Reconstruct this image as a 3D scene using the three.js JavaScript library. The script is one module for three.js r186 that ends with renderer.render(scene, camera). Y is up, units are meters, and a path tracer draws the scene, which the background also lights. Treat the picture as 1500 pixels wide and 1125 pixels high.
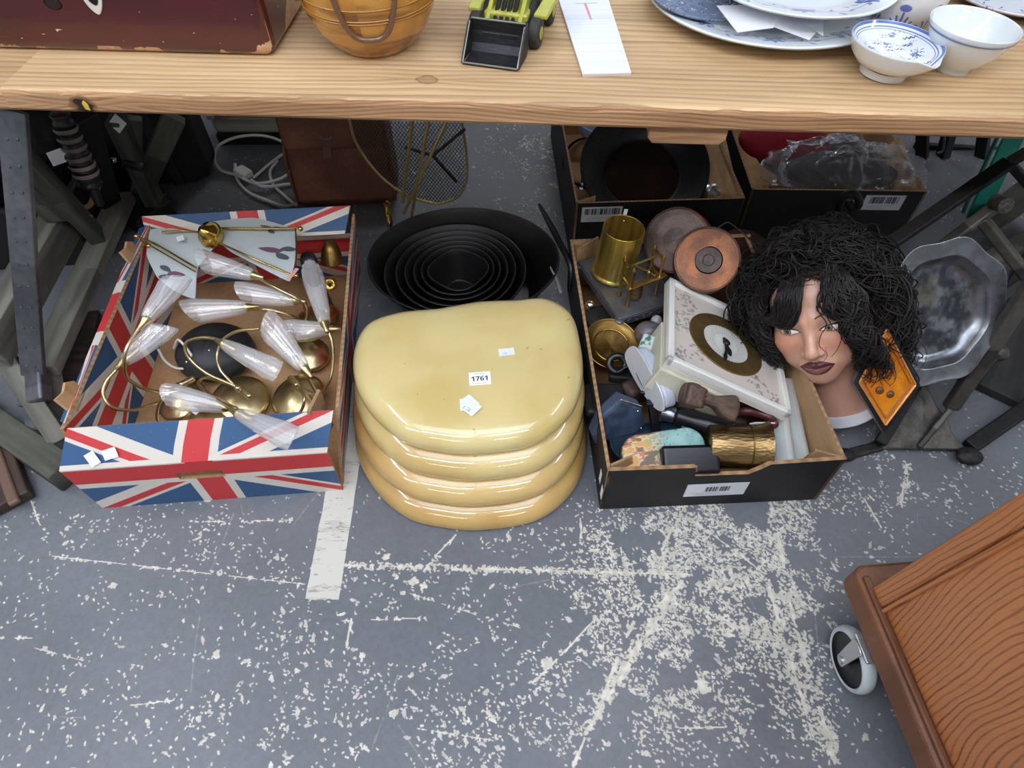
import * as THREE from 'three';
import { RoundedBoxGeometry } from 'three/addons/geometries/RoundedBoxGeometry.js';
import { mergeGeometries, mergeVertices, toCreasedNormals } from 'three/addons/utils/BufferGeometryUtils.js';
import { RectAreaLightUniformsLib } from 'three/addons/lights/RectAreaLightUniformsLib.js';

// ---------------------------------------------------------------- camera, light, exposure
const scene = new THREE.Scene();
const camera = new THREE.PerspectiveCamera(61.266, 4 / 3, 0.02, 40);
camera.position.set(0, 1.1, 0);
camera.rotation.x = THREE.MathUtils.degToRad(-52);
scene.add(camera);
const renderer = new THREE.WebGLRenderer();
renderer.toneMapping = THREE.LinearToneMapping;
renderer.toneMappingExposure = 3.75;
renderer.shadowMap.enabled = true;
RectAreaLightUniformsLib.init();
const CEILING = 3.1;
const TUBE_LEVEL = 6.2, TUBE_COLOUR = 0xf6f8ff, TUBE_GLOW = 6, TUBE_WIDTH = 0.12;
// ceiling strip fittings: [x, z, length, turn]
const TUBES = [
  [-2.6, 1.0, 1.5, 0], [-0.85, 1.0, 1.5, 0], [0.9, 1.0, 1.5, 0], [2.7, 1.0, 1.5, 0],
  [-2.3, -0.6, 1.5, Math.PI / 2], [0.4, -4.2, 1.5, 0], [-1.3, 3.2, 1.5, 0], [1.3, 3.2, 1.5, 0], [2.8, -1.2, 1.5, Math.PI / 2],
];

// a roof light of frosted glass above the aisle: [x, z, width, depth], sky colour and level
const ROOF_LIGHT = [0.0, 0.05, 3.2, 0.9], ROOF_COLOUR = 0xdce8ff, ROOF_LEVEL = 0.85;

// ---------------------------------------------------------------- helpers
const R = THREE.MathUtils.degToRad;
const V = (a, b, c) => a.isVector3 ? a.clone() : Array.isArray(a) ? new THREE.Vector3(a[0], a[1], a[2]) : new THREE.Vector3(a, b, c);
function rng(seed) { let a = seed >>> 0; return () => { a = (a + 0x6D2B79F5) >>> 0; let t = Math.imul(a ^ (a >>> 15), 1 | a); t = (t + Math.imul(t ^ (t >>> 7), 61 | t)) ^ t; return ((t ^ (t >>> 14)) >>> 0) / 4294967296; }; }
const clamp = (x, a = 0, b = 1) => Math.min(b, Math.max(a, x));
const lerp = (a, b, t) => a + (b - a) * t;
const smooth = (a, b, x) => { const t = clamp((x - a) / (b - a)); return t * t * (3 - 2 * t); };
function hash2(x, y, s) { let h = Math.imul(x | 0, 374761393) + Math.imul(y | 0, 668265263) + Math.imul(s | 0, 1442695041); h = Math.imul(h ^ (h >>> 13), 1274126177); return ((h ^ (h >>> 16)) >>> 0) / 4294967296; }
function noise(x, y, s = 0) {
  const xi = Math.floor(x), yi = Math.floor(y), xf = x - xi, yf = y - yi;
  const u = xf * xf * (3 - 2 * xf), v = yf * yf * (3 - 2 * yf);
  const a = hash2(xi, yi, s), b = hash2(xi + 1, yi, s), c = hash2(xi, yi + 1, s), d = hash2(xi + 1, yi + 1, s);
  return a + (b - a) * u + (c - a) * v + (a - b - c + d) * u * v;
}
function fbm(x, y, s = 0, o = 4) { let f = 0, a = 0.5, t = 0; for (let i = 0; i < o; i++) { f += a * noise(x, y, s + i * 17); t += a; x *= 2.03; y *= 2.03; a *= 0.5; } return f / t; }

// textures
function texture(w, h, fn, srgb = true) {
  const d = new Uint8Array(w * h * 4);
  for (let y = 0; y < h; y++) for (let x = 0; x < w; x++) {
    const c = fn((x + 0.5) / w, (y + 0.5) / h, x, y), i = (y * w + x) * 4;
    d[i] = clamp(c[0], 0, 255); d[i + 1] = clamp(c[1], 0, 255); d[i + 2] = clamp(c[2], 0, 255); d[i + 3] = 255;
  }
  const t = new THREE.DataTexture(d, w, h);
  t.wrapS = t.wrapT = THREE.RepeatWrapping; t.magFilter = THREE.LinearFilter; t.minFilter = THREE.LinearMipmapLinearFilter; t.generateMipmaps = true;
  if (srgb) t.colorSpace = THREE.SRGBColorSpace;
  t.needsUpdate = true;
  return t;
}
function canvasTexture(w, h, draw) {
  const c = document.createElement('canvas'); c.width = w; c.height = h;
  draw(c.getContext('2d'), w, h);
  const t = new THREE.CanvasTexture(c); t.colorSpace = THREE.SRGBColorSpace;
  return t;
}
const mix3 = (a, b, t) => [lerp(a[0], b[0], t), lerp(a[1], b[1], t), lerp(a[2], b[2], t)];
// a mottled colour of its own for a surface: tone a to tone b, with fine speckle
function mottle(a, b, scale, seed, fine = 8, w = 256) {
  return texture(w, w, (u, v) => { const n = fbm(u * scale, v * scale, seed, 5); const f = (noise(u * w * 0.5, v * w * 0.5, seed + 5) - 0.5) * fine; const c = mix3(a, b, smooth(0.25, 0.75, n)); return [c[0] + f, c[1] + f, c[2] + f]; });
}
const roughSpots = (lo, hi, scale, seed) => texture(128, 128, (u, v) => { const g = lerp(lo, hi, fbm(u * scale, v * scale, seed, 4)) * 255; return [g, g, g]; }, false);
function mat(color, rough = 0.6, metal = 0, more = {}) { return new THREE.MeshStandardMaterial({ color, roughness: rough, metalness: metal, ...more }); }
function phys(color, rough = 0.4, metal = 0, more = {}) { return new THREE.MeshPhysicalMaterial({ color, roughness: rough, metalness: metal, ...more }); }

// objects
const taken = {};
function numbered(n, pool = taken) { pool[n] = (pool[n] ?? -1) + 1; return pool[n] ? `${n}_${String(pool[n]).padStart(3, '0')}` : n; }
function thing(name, label, category, group) {
  const g = new THREE.Group(); g.name = numbered(name); scene.add(g);
  g.userData = { label, category }; if (group) g.userData.group = group;
  return g;
}
function part(parent, name, geometry, material, label) {
  const m = new THREE.Mesh(geometry, material);
  parent.userData.pool ??= {};
  m.name = numbered(name, parent.userData.pool); m.castShadow = m.receiveShadow = true;
  if (label) m.userData.label = label;
  parent.add(m); return m;
}
function solo(name, label, category, geometry, material, group) {
  const m = new THREE.Mesh(geometry, material); m.name = numbered(name); m.castShadow = m.receiveShadow = true;
  m.userData = { label, category }; if (group) m.userData.group = group;
  scene.add(m); return m;
}
function struct(name, geometry, material, parent = scene) {
  const m = new THREE.Mesh(geometry, material); m.name = name; m.castShadow = m.receiveShadow = true;
  m.userData.kind = 'structure'; parent.add(m); return m;
}
// moves the origin of a thing built in place to the middle of its foot
function settle(g) {
  g.updateMatrixWorld(true);
  const b = new THREE.Box3().setFromObject(g), o = new THREE.Vector3((b.min.x + b.max.x) / 2, b.min.y, (b.min.z + b.max.z) / 2);
  if (g.isMesh) { g.geometry = g.geometry.clone().translate(-o.x, -o.y, -o.z); g.position.add(o); return g; }
  g.position.add(o); for (const c of g.children) c.position.sub(o);
  return g;
}
// a frame from an origin and two directions (x along, y roughly up)
function frame(o, x, y) {
  const X = V(x).normalize(), Z = new THREE.Vector3().crossVectors(X, V(y)).normalize(), Y = new THREE.Vector3().crossVectors(Z, X);
  return new THREE.Matrix4().makeBasis(X, Y, Z).setPosition(V(o));
}
function pose(obj, m) { m.decompose(obj.position, obj.quaternion, obj.scale); return obj; }

// geometry
const merge = (list) => mergeGeometries(list.map((g) => { const n = g.index ? g.toNonIndexed() : g; for (const k of Object.keys(n.attributes)) if (!['position', 'normal', 'uv'].includes(k)) n.deleteAttribute(k); n.clearGroups(); return n; }));
const rbox = (w, h, d, r = 0.003, s = 2) => new RoundedBoxGeometry(w, h, d, s, Math.min(r, w / 2.01, h / 2.01, d / 2.01));
function bar(a, b, w, t, r = 0.002, up = [0, 1, 0]) {
  const A = V(a), B = V(b), L = A.distanceTo(B), mid = A.clone().lerp(B, 0.5);
  const g = rbox(L, t, w, r);
  const dir = B.clone().sub(A); let u = V(up); if (Math.abs(dir.clone().normalize().dot(u.clone().normalize())) > 0.98) u = V(0, 0, 1);
  const p = g.attributes.position, uv = g.attributes.uv;
  for (let i = 0; i < p.count; i++) uv.setXY(i, p.getX(i), p.getZ(i) + p.getY(i) + a[0]);
  return g.applyMatrix4(frame(mid, dir, u));
}
function tube(pts, r, rad = 8, seg, closed = false, tension = 0.5) {
  const c = new THREE.CatmullRomCurve3(pts.map((p) => V(p)), closed, 'centripetal', tension);
  const n = seg ?? Math.max(8, pts.length * 7);
  const g = new THREE.TubeGeometry(c, n, typeof r === 'number' ? r : 1, rad, closed);
  if (typeof r !== 'number') {
    const p = g.attributes.position, q = new THREE.Vector3(), m = new THREE.Vector3();
    for (let i = 0; i <= n; i++) { c.getPointAt(i / n, m); const k = r(i / n); for (let j = 0; j <= rad; j++) { const o = i * (rad + 1) + j; q.fromBufferAttribute(p, o).sub(m).multiplyScalar(k).add(m); p.setXYZ(o, q.x, q.y, q.z); } }
    g.computeVertexNormals();
  }
  if (closed) return g;
  const caps = [0, n].map((i) => { const s = new THREE.SphereGeometry(typeof r === 'number' ? r : Math.max(1e-4, r(i / n)), rad, 5); const q = c.getPointAt(i / n); return s.translate(q.x, q.y, q.z); });
  return merge([g, ...caps]);
}
const lathe = (pts, seg = 48) => new THREE.LatheGeometry(pts.map((p) => new THREE.Vector2(Math.max(p[0], 1e-5), p[1])), seg);
function shape(pts, curved = false) {
  const s = new THREE.Shape();
  if (curved) { const c = new THREE.CatmullRomCurve3(pts.map((p) => V(p[0], p[1], 0)), true, 'centripetal'); c.getPoints(pts.length * 6).slice(0, -1).forEach((p, i) => i ? s.lineTo(p.x, p.y) : s.moveTo(p.x, p.y)); } else pts.forEach((p, i) => i ? s.lineTo(p[0], p[1]) : s.moveTo(p[0], p[1]));
  s.closePath(); return s;
}
// flat outline of some thickness, lying in x-y, its middle at z = 0
function slab(pts, depth, bevel = 0.001, curved = false, holes = []) {
  const s = pts instanceof THREE.Shape ? pts : shape(pts, curved); for (const h of holes) s.holes.push(h);
  const b = Math.min(bevel, depth * 0.45);
  return new THREE.ExtrudeGeometry(s, { depth: depth - 2 * b, bevelEnabled: b > 0, bevelSize: b, bevelThickness: b, bevelOffset: -b, bevelSegments: 2, curveSegments: 16 }).translate(0, 0, -(depth - 2 * b) / 2);
}
// a sheet with thickness t between four corners (a b below, d c above, seen from its outer side), groups: outer, inner, edges
function sheet(a, b, c, d, t = 0.004, n = 1, uvr = [0, 0, 1, 1], bow = 0) {
  const A = V(a), B = V(b), C = V(c), D = V(d), pos = [], uv = [], idx = [];
  const N = new THREE.Vector3().crossVectors(B.clone().sub(A), D.clone().sub(A)).normalize();
  const P = (u, v) => A.clone().lerp(B, u).lerp(D.clone().lerp(C, u), v).addScaledVector(N, bow * 4 * u * (1 - u) * (0.3 + 0.7 * v));
  const g = new THREE.BufferGeometry();
  const quad = (p, q) => { const o = pos.length / 3; for (const k of p) pos.push(k.x, k.y, k.z); for (const k of q) uv.push(k[0], k[1]); idx.push(o, o + 1, o + 2, o, o + 2, o + 3); };
  const U = (u) => lerp(uvr[0], uvr[2], u), W = (v) => lerp(uvr[1], uvr[3], v);
  const cells = []; for (let i = 0; i < n; i++) for (let j = 0; j < n; j++) cells.push([i / n, (i + 1) / n, j / n, (j + 1) / n]);
  for (const [u0, u1, v0, v1] of cells) quad([P(u0, v0), P(u1, v0), P(u1, v1), P(u0, v1)], [[U(u0), W(v0)], [U(u1), W(v0)], [U(u1), W(v1)], [U(u0), W(v1)]]);
  const n1 = idx.length;
  const Q = (u, v) => P(u, v).addScaledVector(N, -t);
  for (const [u0, u1, v0, v1] of cells) quad([Q(u1, v0), Q(u0, v0), Q(u0, v1), Q(u1, v1)], [[U(u1), W(v0)], [U(u0), W(v0)], [U(u0), W(v1)], [U(u1), W(v1)]]);
  const n2 = idx.length;
  for (let i = 0; i < n; i++) {
    const s = i / n, e = (i + 1) / n, z = [[s, 0], [e, 0], [e, 0.1], [s, 0.1]];
    quad([Q(s, 0), Q(e, 0), P(e, 0), P(s, 0)], z); quad([P(s, 1), P(e, 1), Q(e, 1), Q(s, 1)], z);
    quad([P(0, s), P(0, e), Q(0, e), Q(0, s)], z); quad([Q(1, s), Q(1, e), P(1, e), P(1, s)], z);
  }
  g.setAttribute('position', new THREE.Float32BufferAttribute(pos, 3)); g.setAttribute('uv', new THREE.Float32BufferAttribute(uv, 2)); g.setIndex(idx);
  g.addGroup(0, n1, 0); g.addGroup(n1, n2 - n1, 1); g.addGroup(n2, idx.length - n2, 2);
  g.computeVertexNormals(); return g;
}
// uv of a geometry taken from its own x-y, x-z ... extent, in metres times k
function planarUV(g, ax = 'x', ay = 'y', k = 1, ox = 0, oy = 0) {
  const p = g.attributes.position, get = { x: (i) => p.getX(i), y: (i) => p.getY(i), z: (i) => p.getZ(i) };
  const uv = new Float32Array(p.count * 2); for (let i = 0; i < p.count; i++) { uv[2 * i] = (get[ax](i) - ox) * k; uv[2 * i + 1] = (get[ay](i) - oy) * k; }
  g.setAttribute('uv', new THREE.BufferAttribute(uv, 2)); return g;
}
function boxUV(g, k = 1) {
  if (g.index) g = g.toNonIndexed();
  const p = g.attributes.position, n = g.attributes.normal, uv = new Float32Array(p.count * 2);
  for (let i = 0; i < p.count; i++) {
    const x = Math.abs(n.getX(i)), y = Math.abs(n.getY(i)), z = Math.abs(n.getZ(i));
    const [a, b] = y >= x && y >= z ? [p.getX(i), p.getZ(i)] : x >= z ? [p.getZ(i), p.getY(i)] : [p.getX(i), p.getY(i)];
    uv[2 * i] = a * k + 0.45; uv[2 * i + 1] = b * k + 0.45;
  }
  g.setAttribute('uv', new THREE.BufferAttribute(uv, 2)); return g;
}
function dent(g, fn) { const p = g.attributes.position, q = new THREE.Vector3(); for (let i = 0; i < p.count; i++) { q.fromBufferAttribute(p, i); fn(q); p.setXYZ(i, q.x, q.y, q.z); } g.computeVertexNormals(); return g; }

// ---------------------------------------------------------------- materials in common
const kraftMap = mottle([166, 128, 88], [188, 150, 108], 5, 3, 14);
const kraft = mat(0xffffff, 0.9, 0, { map: kraftMap });
const kraftPale = mat(0xffffff, 0.9, 0, { map: mottle([196, 164, 122], [178, 144, 104], 5, 4, 12) });
const corrugated = mat(0xffffff, 0.95, 0, { map: texture(256, 32, (u, v) => { const s = 0.5 + 0.5 * Math.sin(u * 2 * Math.PI * 40 + Math.sin(v * 6) * 1.5); const c = mix3([128, 98, 68], [178, 146, 108], s * 0.6 + 0.5 * noise(u * 30, v * 3, 6)); return c; }) });
const blackCard = mat(0xffffff, 0.62, 0, { map: mottle([20, 19, 20], [32, 31, 32], 6, 9, 7) });
const brassPolished = mat(0xffffff, 0.16, 1, { map: mottle([214, 184, 98], [190, 156, 78], 6, 21, 10) });
const brassSatin = mat(0xffffff, 0.33, 1, { map: mottle([196, 170, 104], [160, 132, 74], 5, 22, 12) });
const brassPale = mat(0xffffff, 0.3, 1, { map: mottle([222, 208, 164], [190, 170, 118], 5, 23, 8) });
const brassOld = mat(0xffffff, 0.42, 1, { map: mottle([150, 122, 66], [104, 80, 42], 6, 24, 18) });
const brassRod = mat(0xffffff, 0.3, 0.65, { map: mottle([222, 200, 138], [192, 164, 96], 5, 28, 8) });
const steelDull = mat(0xffffff, 0.5, 0.85, { map: mottle([120, 122, 124], [92, 94, 97], 7, 25, 18) });
const ironDark = mat(0xffffff, 0.55, 0.6, { map: mottle([62, 60, 56], [38, 38, 38], 8, 26, 16) });
const chrome = mat(0xd8dadd, 0.12, 1);
const blackPlastic = mat(0x101113, 0.32);
const blackMatte = mat(0x0d0d0e, 0.7);
const whitePlastic = mat(0xdcdcd6, 0.4);
const paper = mat(0xe9ebee, 0.75);
const clearGlass = phys(0xffffff, 0.03, 0, { transmission: 1, thickness: 0.004, ior: 1.5 });

// ---------------------------------------------------------------- the hall
// worn grey floor paint: one metre of floor is one unit of uv, the map covers x -1.024..1.024 and z -2.048..0
const FW = 2048, FS = 2.048;
const chipField = (() => {
  const f = new Float32Array(FW * FW), r = rng(77);
  const put = (x, z, v) => { const i = Math.round((x + 1.024) * 1000), j = Math.round(-z * 1000); if (i >= 0 && j >= 0 && i < FW && j < FW) f[j * FW + i] = Math.max(f[j * FW + i], v); };
  // a short ragged flake where the paint has gone
  const flake = (x, z, len, wid, ang, v = 1) => {
    const c = Math.cos(ang), s = Math.sin(ang), st = Math.max(2, Math.ceil(len * 1500)), ph = r() * 50;
    for (let i = 0; i <= st; i++) {
      const t = i / st - 0.5, w = wid * (1 - 4 * t * t) * (0.35 + 1.3 * noise(t * len * 400 + ph, ph, 5)), bend = (noise(t * 3 + ph, 2, 8) - 0.5) * wid * 1.6, k = Math.ceil(w * 1500);
      for (let j = -k; j <= k; j++) { const o = bend + j / 1500; put(x + c * t * len - s * o, z + s * t * len + c * o, v); }
    }
  };
  const scratch = (a, b, wid, gap, v = 1) => {
    const L = Math.hypot(b[0] - a[0], b[2] - a[2]), n = Math.ceil(L * 1600), ph = r() * 90;
    for (let i = 0; i <= n; i++) { const t = i / n; if (noise(t * L * 55 + ph, 1, 3) < gap) continue; const w = wid * (0.4 + 1.2 * noise(t * L * 140 + ph, 4, 6)), k = Math.round(w * 1000); const wob = (noise(t * L * 18 + ph, 7, 9) - 0.5) * 0.004; for (let j = -k; j <= k; j++) put(lerp(a[0], b[0], t) + j / 1000 + wob, lerp(a[2], b[2], t) + j / 2600, v); }
  };
  // where boots and trolleys have worn it: [x, z, rx, rz, number of flakes]
  const spots = [
    [...[0.366,0,-0.4137], .13, .13, 640], [...[0.2258,0,-0.4258], .12, .1, 420], [...[0.4577,0,-0.4506], .09, .15, 420], [...[0.2701,0,-0.2595], .17, .09, 520], [...[0.4328,0,-0.5565], .14, .06, 330],
    [...[0.1422,0,-0.2799], .12, .12, 220], [...[-0.0606,0,-0.4632], .22, .06, 110], [...[0.0103,0,-0.1825], .2, .07, 170], [...[0.4647,0,-0.2595], .06, .2, 230], [...[0.2599,0,-0.5021], .1, .05, 260],
    [...[-0.557,0,-0.5021], .3, .1, 130], [...[-0.6901,0,-0.3668], .3, .18, 150], [...[-0.2786,0,-0.3115], .3, .18, 210], [...[-0.3092,0,-0.1825], .35, .09, 160], [...[-0.6149,0,-0.1734], .25, .1, 130], [...[0.7657,0,-0.6291], .2, .08, 200], [...[0.5941,0,-0.5426], .12, .1, 130],
    [...[0.6907,0,-0.7236], .07, .07, 120], [...[0.1384,0,-1.6437], .14, .2, 330], [...[0.0617,0,-1.7667], .12, .1, 170], [...[-0.7954,0,-1.5143], .3, .2, 90], [...[-0.9276,0,-0.8641], .14, .22, 150], [...[-0.8722,0,-0.5426], .2, .1, 110], [0, -1, 1.0, 1.0, 900], [0, -.3, .9, .3, 500],
  ];
  for (const [x, , z, rx, rz, n] of spots.map((s) => s.length === 5 ? [s[0], 0, s[1], s[2], s[3], s[4]] : [s[0], s[1], s[2], s[3], s[4], s[5]])) for (let i = 0; i < n * (n > 240 ? 3.6 : 2.1); i++) {
    const g = () => (r() + r() + r() - 1.5) * 1.1, px = x + g() * rx, pz = z + g() * rz, big = r();
    if (fbm(px * 26, pz * 26, 41, 3) < 0.36 + r() * 0.2) continue;
    flake(px, pz, big > 0.95 ? 0.006 + r() * 0.01 : 0.0018 + r() * 0.0048, big > 0.95 ? 0.0012 + r() * 0.0016 : 0.0003 + r() * 0.0007, r() < 0.55 ? 0.7 + (r() - 0.5) * 1.3 : r() * 6.3, 0.75 + r() * 0.25);
  }
  // long scuffs where things were dragged
  const S = [
    [[-0.8213,0,-0.4695], [-0.361,0,-0.4185], .0012, .2], [[-0.9236,0,-0.5994], [-0.8359,0,-0.4889], .0012, .2], [[-0.3015,0,-0.4531], [0.3106,0,-0.4356], .0022, .42], [[0.4872,0,-0.5706], [0.4716,0,-0.3668], .003, .5], [[0.4716,0,-0.3668], [0.4755,0,-0.1467], .0026, .4],
    [[0.4427,0,-0.4137], [0.4535,0,-0.1825], .0022, .5], [[0.2971,0,-0.4258], [0.114,0,-0.1918], .002, .5], [[0.2774,0,-0.4137], [0.1621,0,-0.2595], .0024, .5], [[0.2214,0,-0.39], [0.0904,0,-0.1423], .0018, .5], [[0.1282,0,-0.5706], [0.1204,0,-0.4506], .0016, .4], [[-0.2697,0,-0.4018], [-0.2701,0,-0.2595], .0015, .5],
    [[-0.0758,0,-0.5426], [-0.2185,0,-0.3668], .0008, .5], [[0.218,0,-0.1936], [0.3221,0,-0.1955], .0012, .2], [[-0.1759,0,-0.4018], [0.0114,0,-0.3443], .001, .55], [[-0.592,0,-0.5357], [-0.3913,0,-0.5398], .0012, .5], [[-0.78,0,-0.3115], [-0.6942,0,-0.2924], .0012, .3], [[-0.5929,0,-0.2259], [-0.5316,0,-0.2327], .0008, .2], [[-0.8436,0,-0.3277], [-0.793,0,-0.3277], .001, .2],
    [[-0.1453,0,-0.1936], [-0.0308,0,-0.1779], .0012, .45], [[-0.1261,0,-0.3611], [-0.2857,0,-0.3555], .0008, .5], [[0.3287,0,-0.5426], [0.5176,0,-0.3668], .0016, .5], [[0.3335,0,-0.3668], [0.4762,0,-0.3008], .002, .5], [[0.1495,0,-0.3668], [0.0324,0,-0.2595], .0012, .5], [[0.3206,0,-0.5706], [0.2377,0,-0.4258], .002, .5], [[0.6517,0,-0.6442], [0.6808,0,-0.5021], .0014, .5], [[0.7771,0,-0.6596], [0.7309,0,-0.5706], .002, .4],
  ];
  for (const [a, b, w, g] of S) { scratch(a, b, w, g); const n = Math.hypot(b[0] - a[0], b[2] - a[2]) * (w > 0.0018 ? 520 : 90); for (let i = 0; i < n; i++) { const t = r(), d = (r() - 0.5) * (w * 9); flake(lerp(a[0], b[0], t) + d, lerp(a[2], b[2], t) + (r() - 0.5) * w * 5, 0.003 + r() * 0.006, 0.0006 + r() * 0.0013, r() * 6.3, 0.9); } }
  for (let i = 0; i < 70; i++) { const x = (r() - 0.5) * 2, z = -r() * 2, a = r() * 6.3, L = 0.04 + r() * 0.2; scratch([x, 0, z], [x + Math.cos(a) * L, 0, z + Math.sin(a) * L], 0.0004, 0.35, 0.3); }
  for (const [p, s] of [[[-0.6915,0,-0.4161], .007], [[-0.4784,0,-0.3008], .008], [[-0.1685,0,-0.4234], .009], [[-0.2237,0,-0.4683], .008], [[-0.4192,0,-0.467], .006], [[-0.184,0,-0.2143], .008], [[-0.2433,0,-0.2987], .006], [[0.3017,0,-0.2544], .012], [[0.055,0,-0.2903], .011], [[0.4807,0,-0.1871], .012], [[-0.1537,0,-0.4161], .008]]) for (let i = 0; i < 9; i++) flake(p[0] + (r() - 0.5) * s, p[2] + (r() - 0.5) * s, s * (0.6 + r() * 0.8), s * 0.25, r() * 6.3, 0.95);
  return f;
})();
const floorMap = texture(FW, FW, (u, v, x, y) => {
  const c = chipField[y * FW + x], n = fbm(x / 240, y / 240, 12, 3), m = noise(x / 7, y / 7, 14), k = noise(x / 1.7, y / 1.7, 15);
  const tone = 108 + (n - 0.5) * 24 + (m - 0.5) * 7 + (k - 0.5) * 7;
  const paint = [tone - 2, tone + 2, tone + 7], bare = [206 + (m - 0.5) * 34, 202 + (m - 0.5) * 34, 187 + (m - 0.5) * 34];
  return mix3(paint, bare, clamp(c));
});
const floorRough = texture(512, 512, (u, v) => { const g = 255 * (0.4 + 0.16 * fbm(u * 14, v * 14, 33, 4)); return [g, g, g]; }, false);
const floorMat = mat(0xffffff, 1, 0, { map: floorMap, roughnessMap: floorRough });
{
  const g = new THREE.BoxGeometry(8, 0.1, 10).translate(0, -0.05, 0);
  const p = g.attributes.position, uv = g.attributes.uv; for (let i = 0; i < p.count; i++) uv.setXY(i, (p.getX(i) + 1.024) / FS, -p.getZ(i) / FS);
  struct('floor', g, floorMat);
  const wallMat = mat(0xffffff, 0.85, 0, { map: mottle([205, 206, 204], [190, 192, 192], 4, 51, 6) });
  const ceilMat = mat(0xffffff, 0.9, 0, { map: mottle([226, 227, 226], [214, 216, 216], 4, 52, 5) });
  struct('ceiling', new THREE.BoxGeometry(8.4, 0.1, 10.4).translate(0, CEILING + 0.05, 0), ceilMat);
  struct('wall_back', new THREE.BoxGeometry(8.4, CEILING, 0.2).translate(0, CEILING / 2, -5.1), wallMat);
  struct('wall_front', new THREE.BoxGeometry(8.4, CEILING, 0.2).translate(0, CEILING / 2, 5.1), wallMat);
  struct('wall_left', new THREE.BoxGeometry(0.2, CEILING, 10).translate(-4.1, CEILING / 2, 0), wallMat);
  struct('wall_right', new THREE.BoxGeometry(0.2, CEILING, 10).translate(4.1, CEILING / 2, 0), wallMat);
}
// fluorescent battens on the ceiling
{
  const glow = mat(0xffffff, 0.5, 0, { emissive: TUBE_COLOUR, emissiveIntensity: TUBE_GLOW }), body = mat(0xe8e9ea, 0.5);
  TUBES.forEach(([x, z, L, a], i) => {
    const t = thing('ceiling_light', 'white ceiling batten with a fluorescent tube, lighting the hall', 'light', 'ceiling battens');
    part(t, 'housing', rbox(L, 0.05, TUBE_WIDTH + 0.03, 0.006), body).position.y = -0.025;
    part(t, 'diffuser', rbox(L * 0.98, 0.03, TUBE_WIDTH, 0.008), glow).position.y = -0.064;
    t.position.set(x, CEILING, z); t.rotation.y = a;
    const l = new THREE.RectAreaLight(TUBE_COLOUR, TUBE_LEVEL, L * 0.97, TUBE_WIDTH); l.position.set(x, CEILING - 0.085, z); l.rotation.set(-Math.PI / 2, 0, a); scene.add(l);
  });
}
{
  const [x, z, w, d] = ROOF_LIGHT, t = thing('roof_light', 'long frosted roof light in the ceiling above the aisle', 'light');
  part(t, 'pane', rbox(w, 0.02, d, 0.004), mat(0xffffff, 0.6, 0, { emissive: ROOF_COLOUR, emissiveIntensity: ROOF_LEVEL * 0.6 }));
  for (const s of [-1, 1]) { part(t, 'frame_bar', rbox(w + 0.1, 0.05, 0.05, 0.006).translate(0, 0, s * (d / 2 + 0.025)), mat(0xe2e3e3, 0.5)); part(t, 'frame_bar', rbox(0.05, 0.05, d, 0.006).translate(s * (w / 2 + 0.025), 0, 0), mat(0xe2e3e3, 0.5)); }
  t.position.set(x, CEILING - 0.026, z);
  const l = new THREE.RectAreaLight(ROOF_COLOUR, ROOF_LEVEL, w, d); l.position.set(x, CEILING - 0.045, z); l.rotation.set(-Math.PI / 2, 0, 0); scene.add(l);
}
// white tape stuck along the floor
{
  const tapeMap = texture(128, 512, (u, v) => { const d = fbm(u * 7, v * 30, 61, 4), s = noise(u * 46, v * 190, 62); const k = s * d > 0.5 ? 0.6 : d > 0.66 ? 0.16 : 0; return mix3([200, 198, 188], [120, 118, 114], k); });
  const a = [-0.3535,0.0006,-0.3933], b = [-0.296,0.0006,-0.3909], c = [-0.3017,0.0006,-0.8636], d = [-0.3561,0.0006,-0.8636], pts = [];
  const r = rng(4); for (let i = 0; i <= 10; i++) { const t = i / 10; pts.push([lerp(a[0], b[0], t), -lerp(a[2], b[2], t) + (r() - 0.5) * 0.004]); }
  for (let i = 0; i <= 24; i++) { const t = i / 24; pts.push([lerp(b[0], c[0], t) + (r() - 0.5) * 0.0014, -lerp(b[2], c[2], t)]); }
  for (let i = 0; i <= 24; i++) { const t = i / 24; pts.push([lerp(d[0], a[0], t) + (r() - 0.5) * 0.0014, -lerp(d[2], a[2], t)]); }
  const g = planarUV(slab(pts, 0.0008, 0), 'x', 'y', 4).rotateX(-Math.PI / 2).translate(0, 0.0005, 0);
  solo('floor_tape', 'strip of worn white tape stuck to the grey floor', 'tape', g, mat(0xffffff, 0.7, 0, { map: tapeMap }));
}

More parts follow.
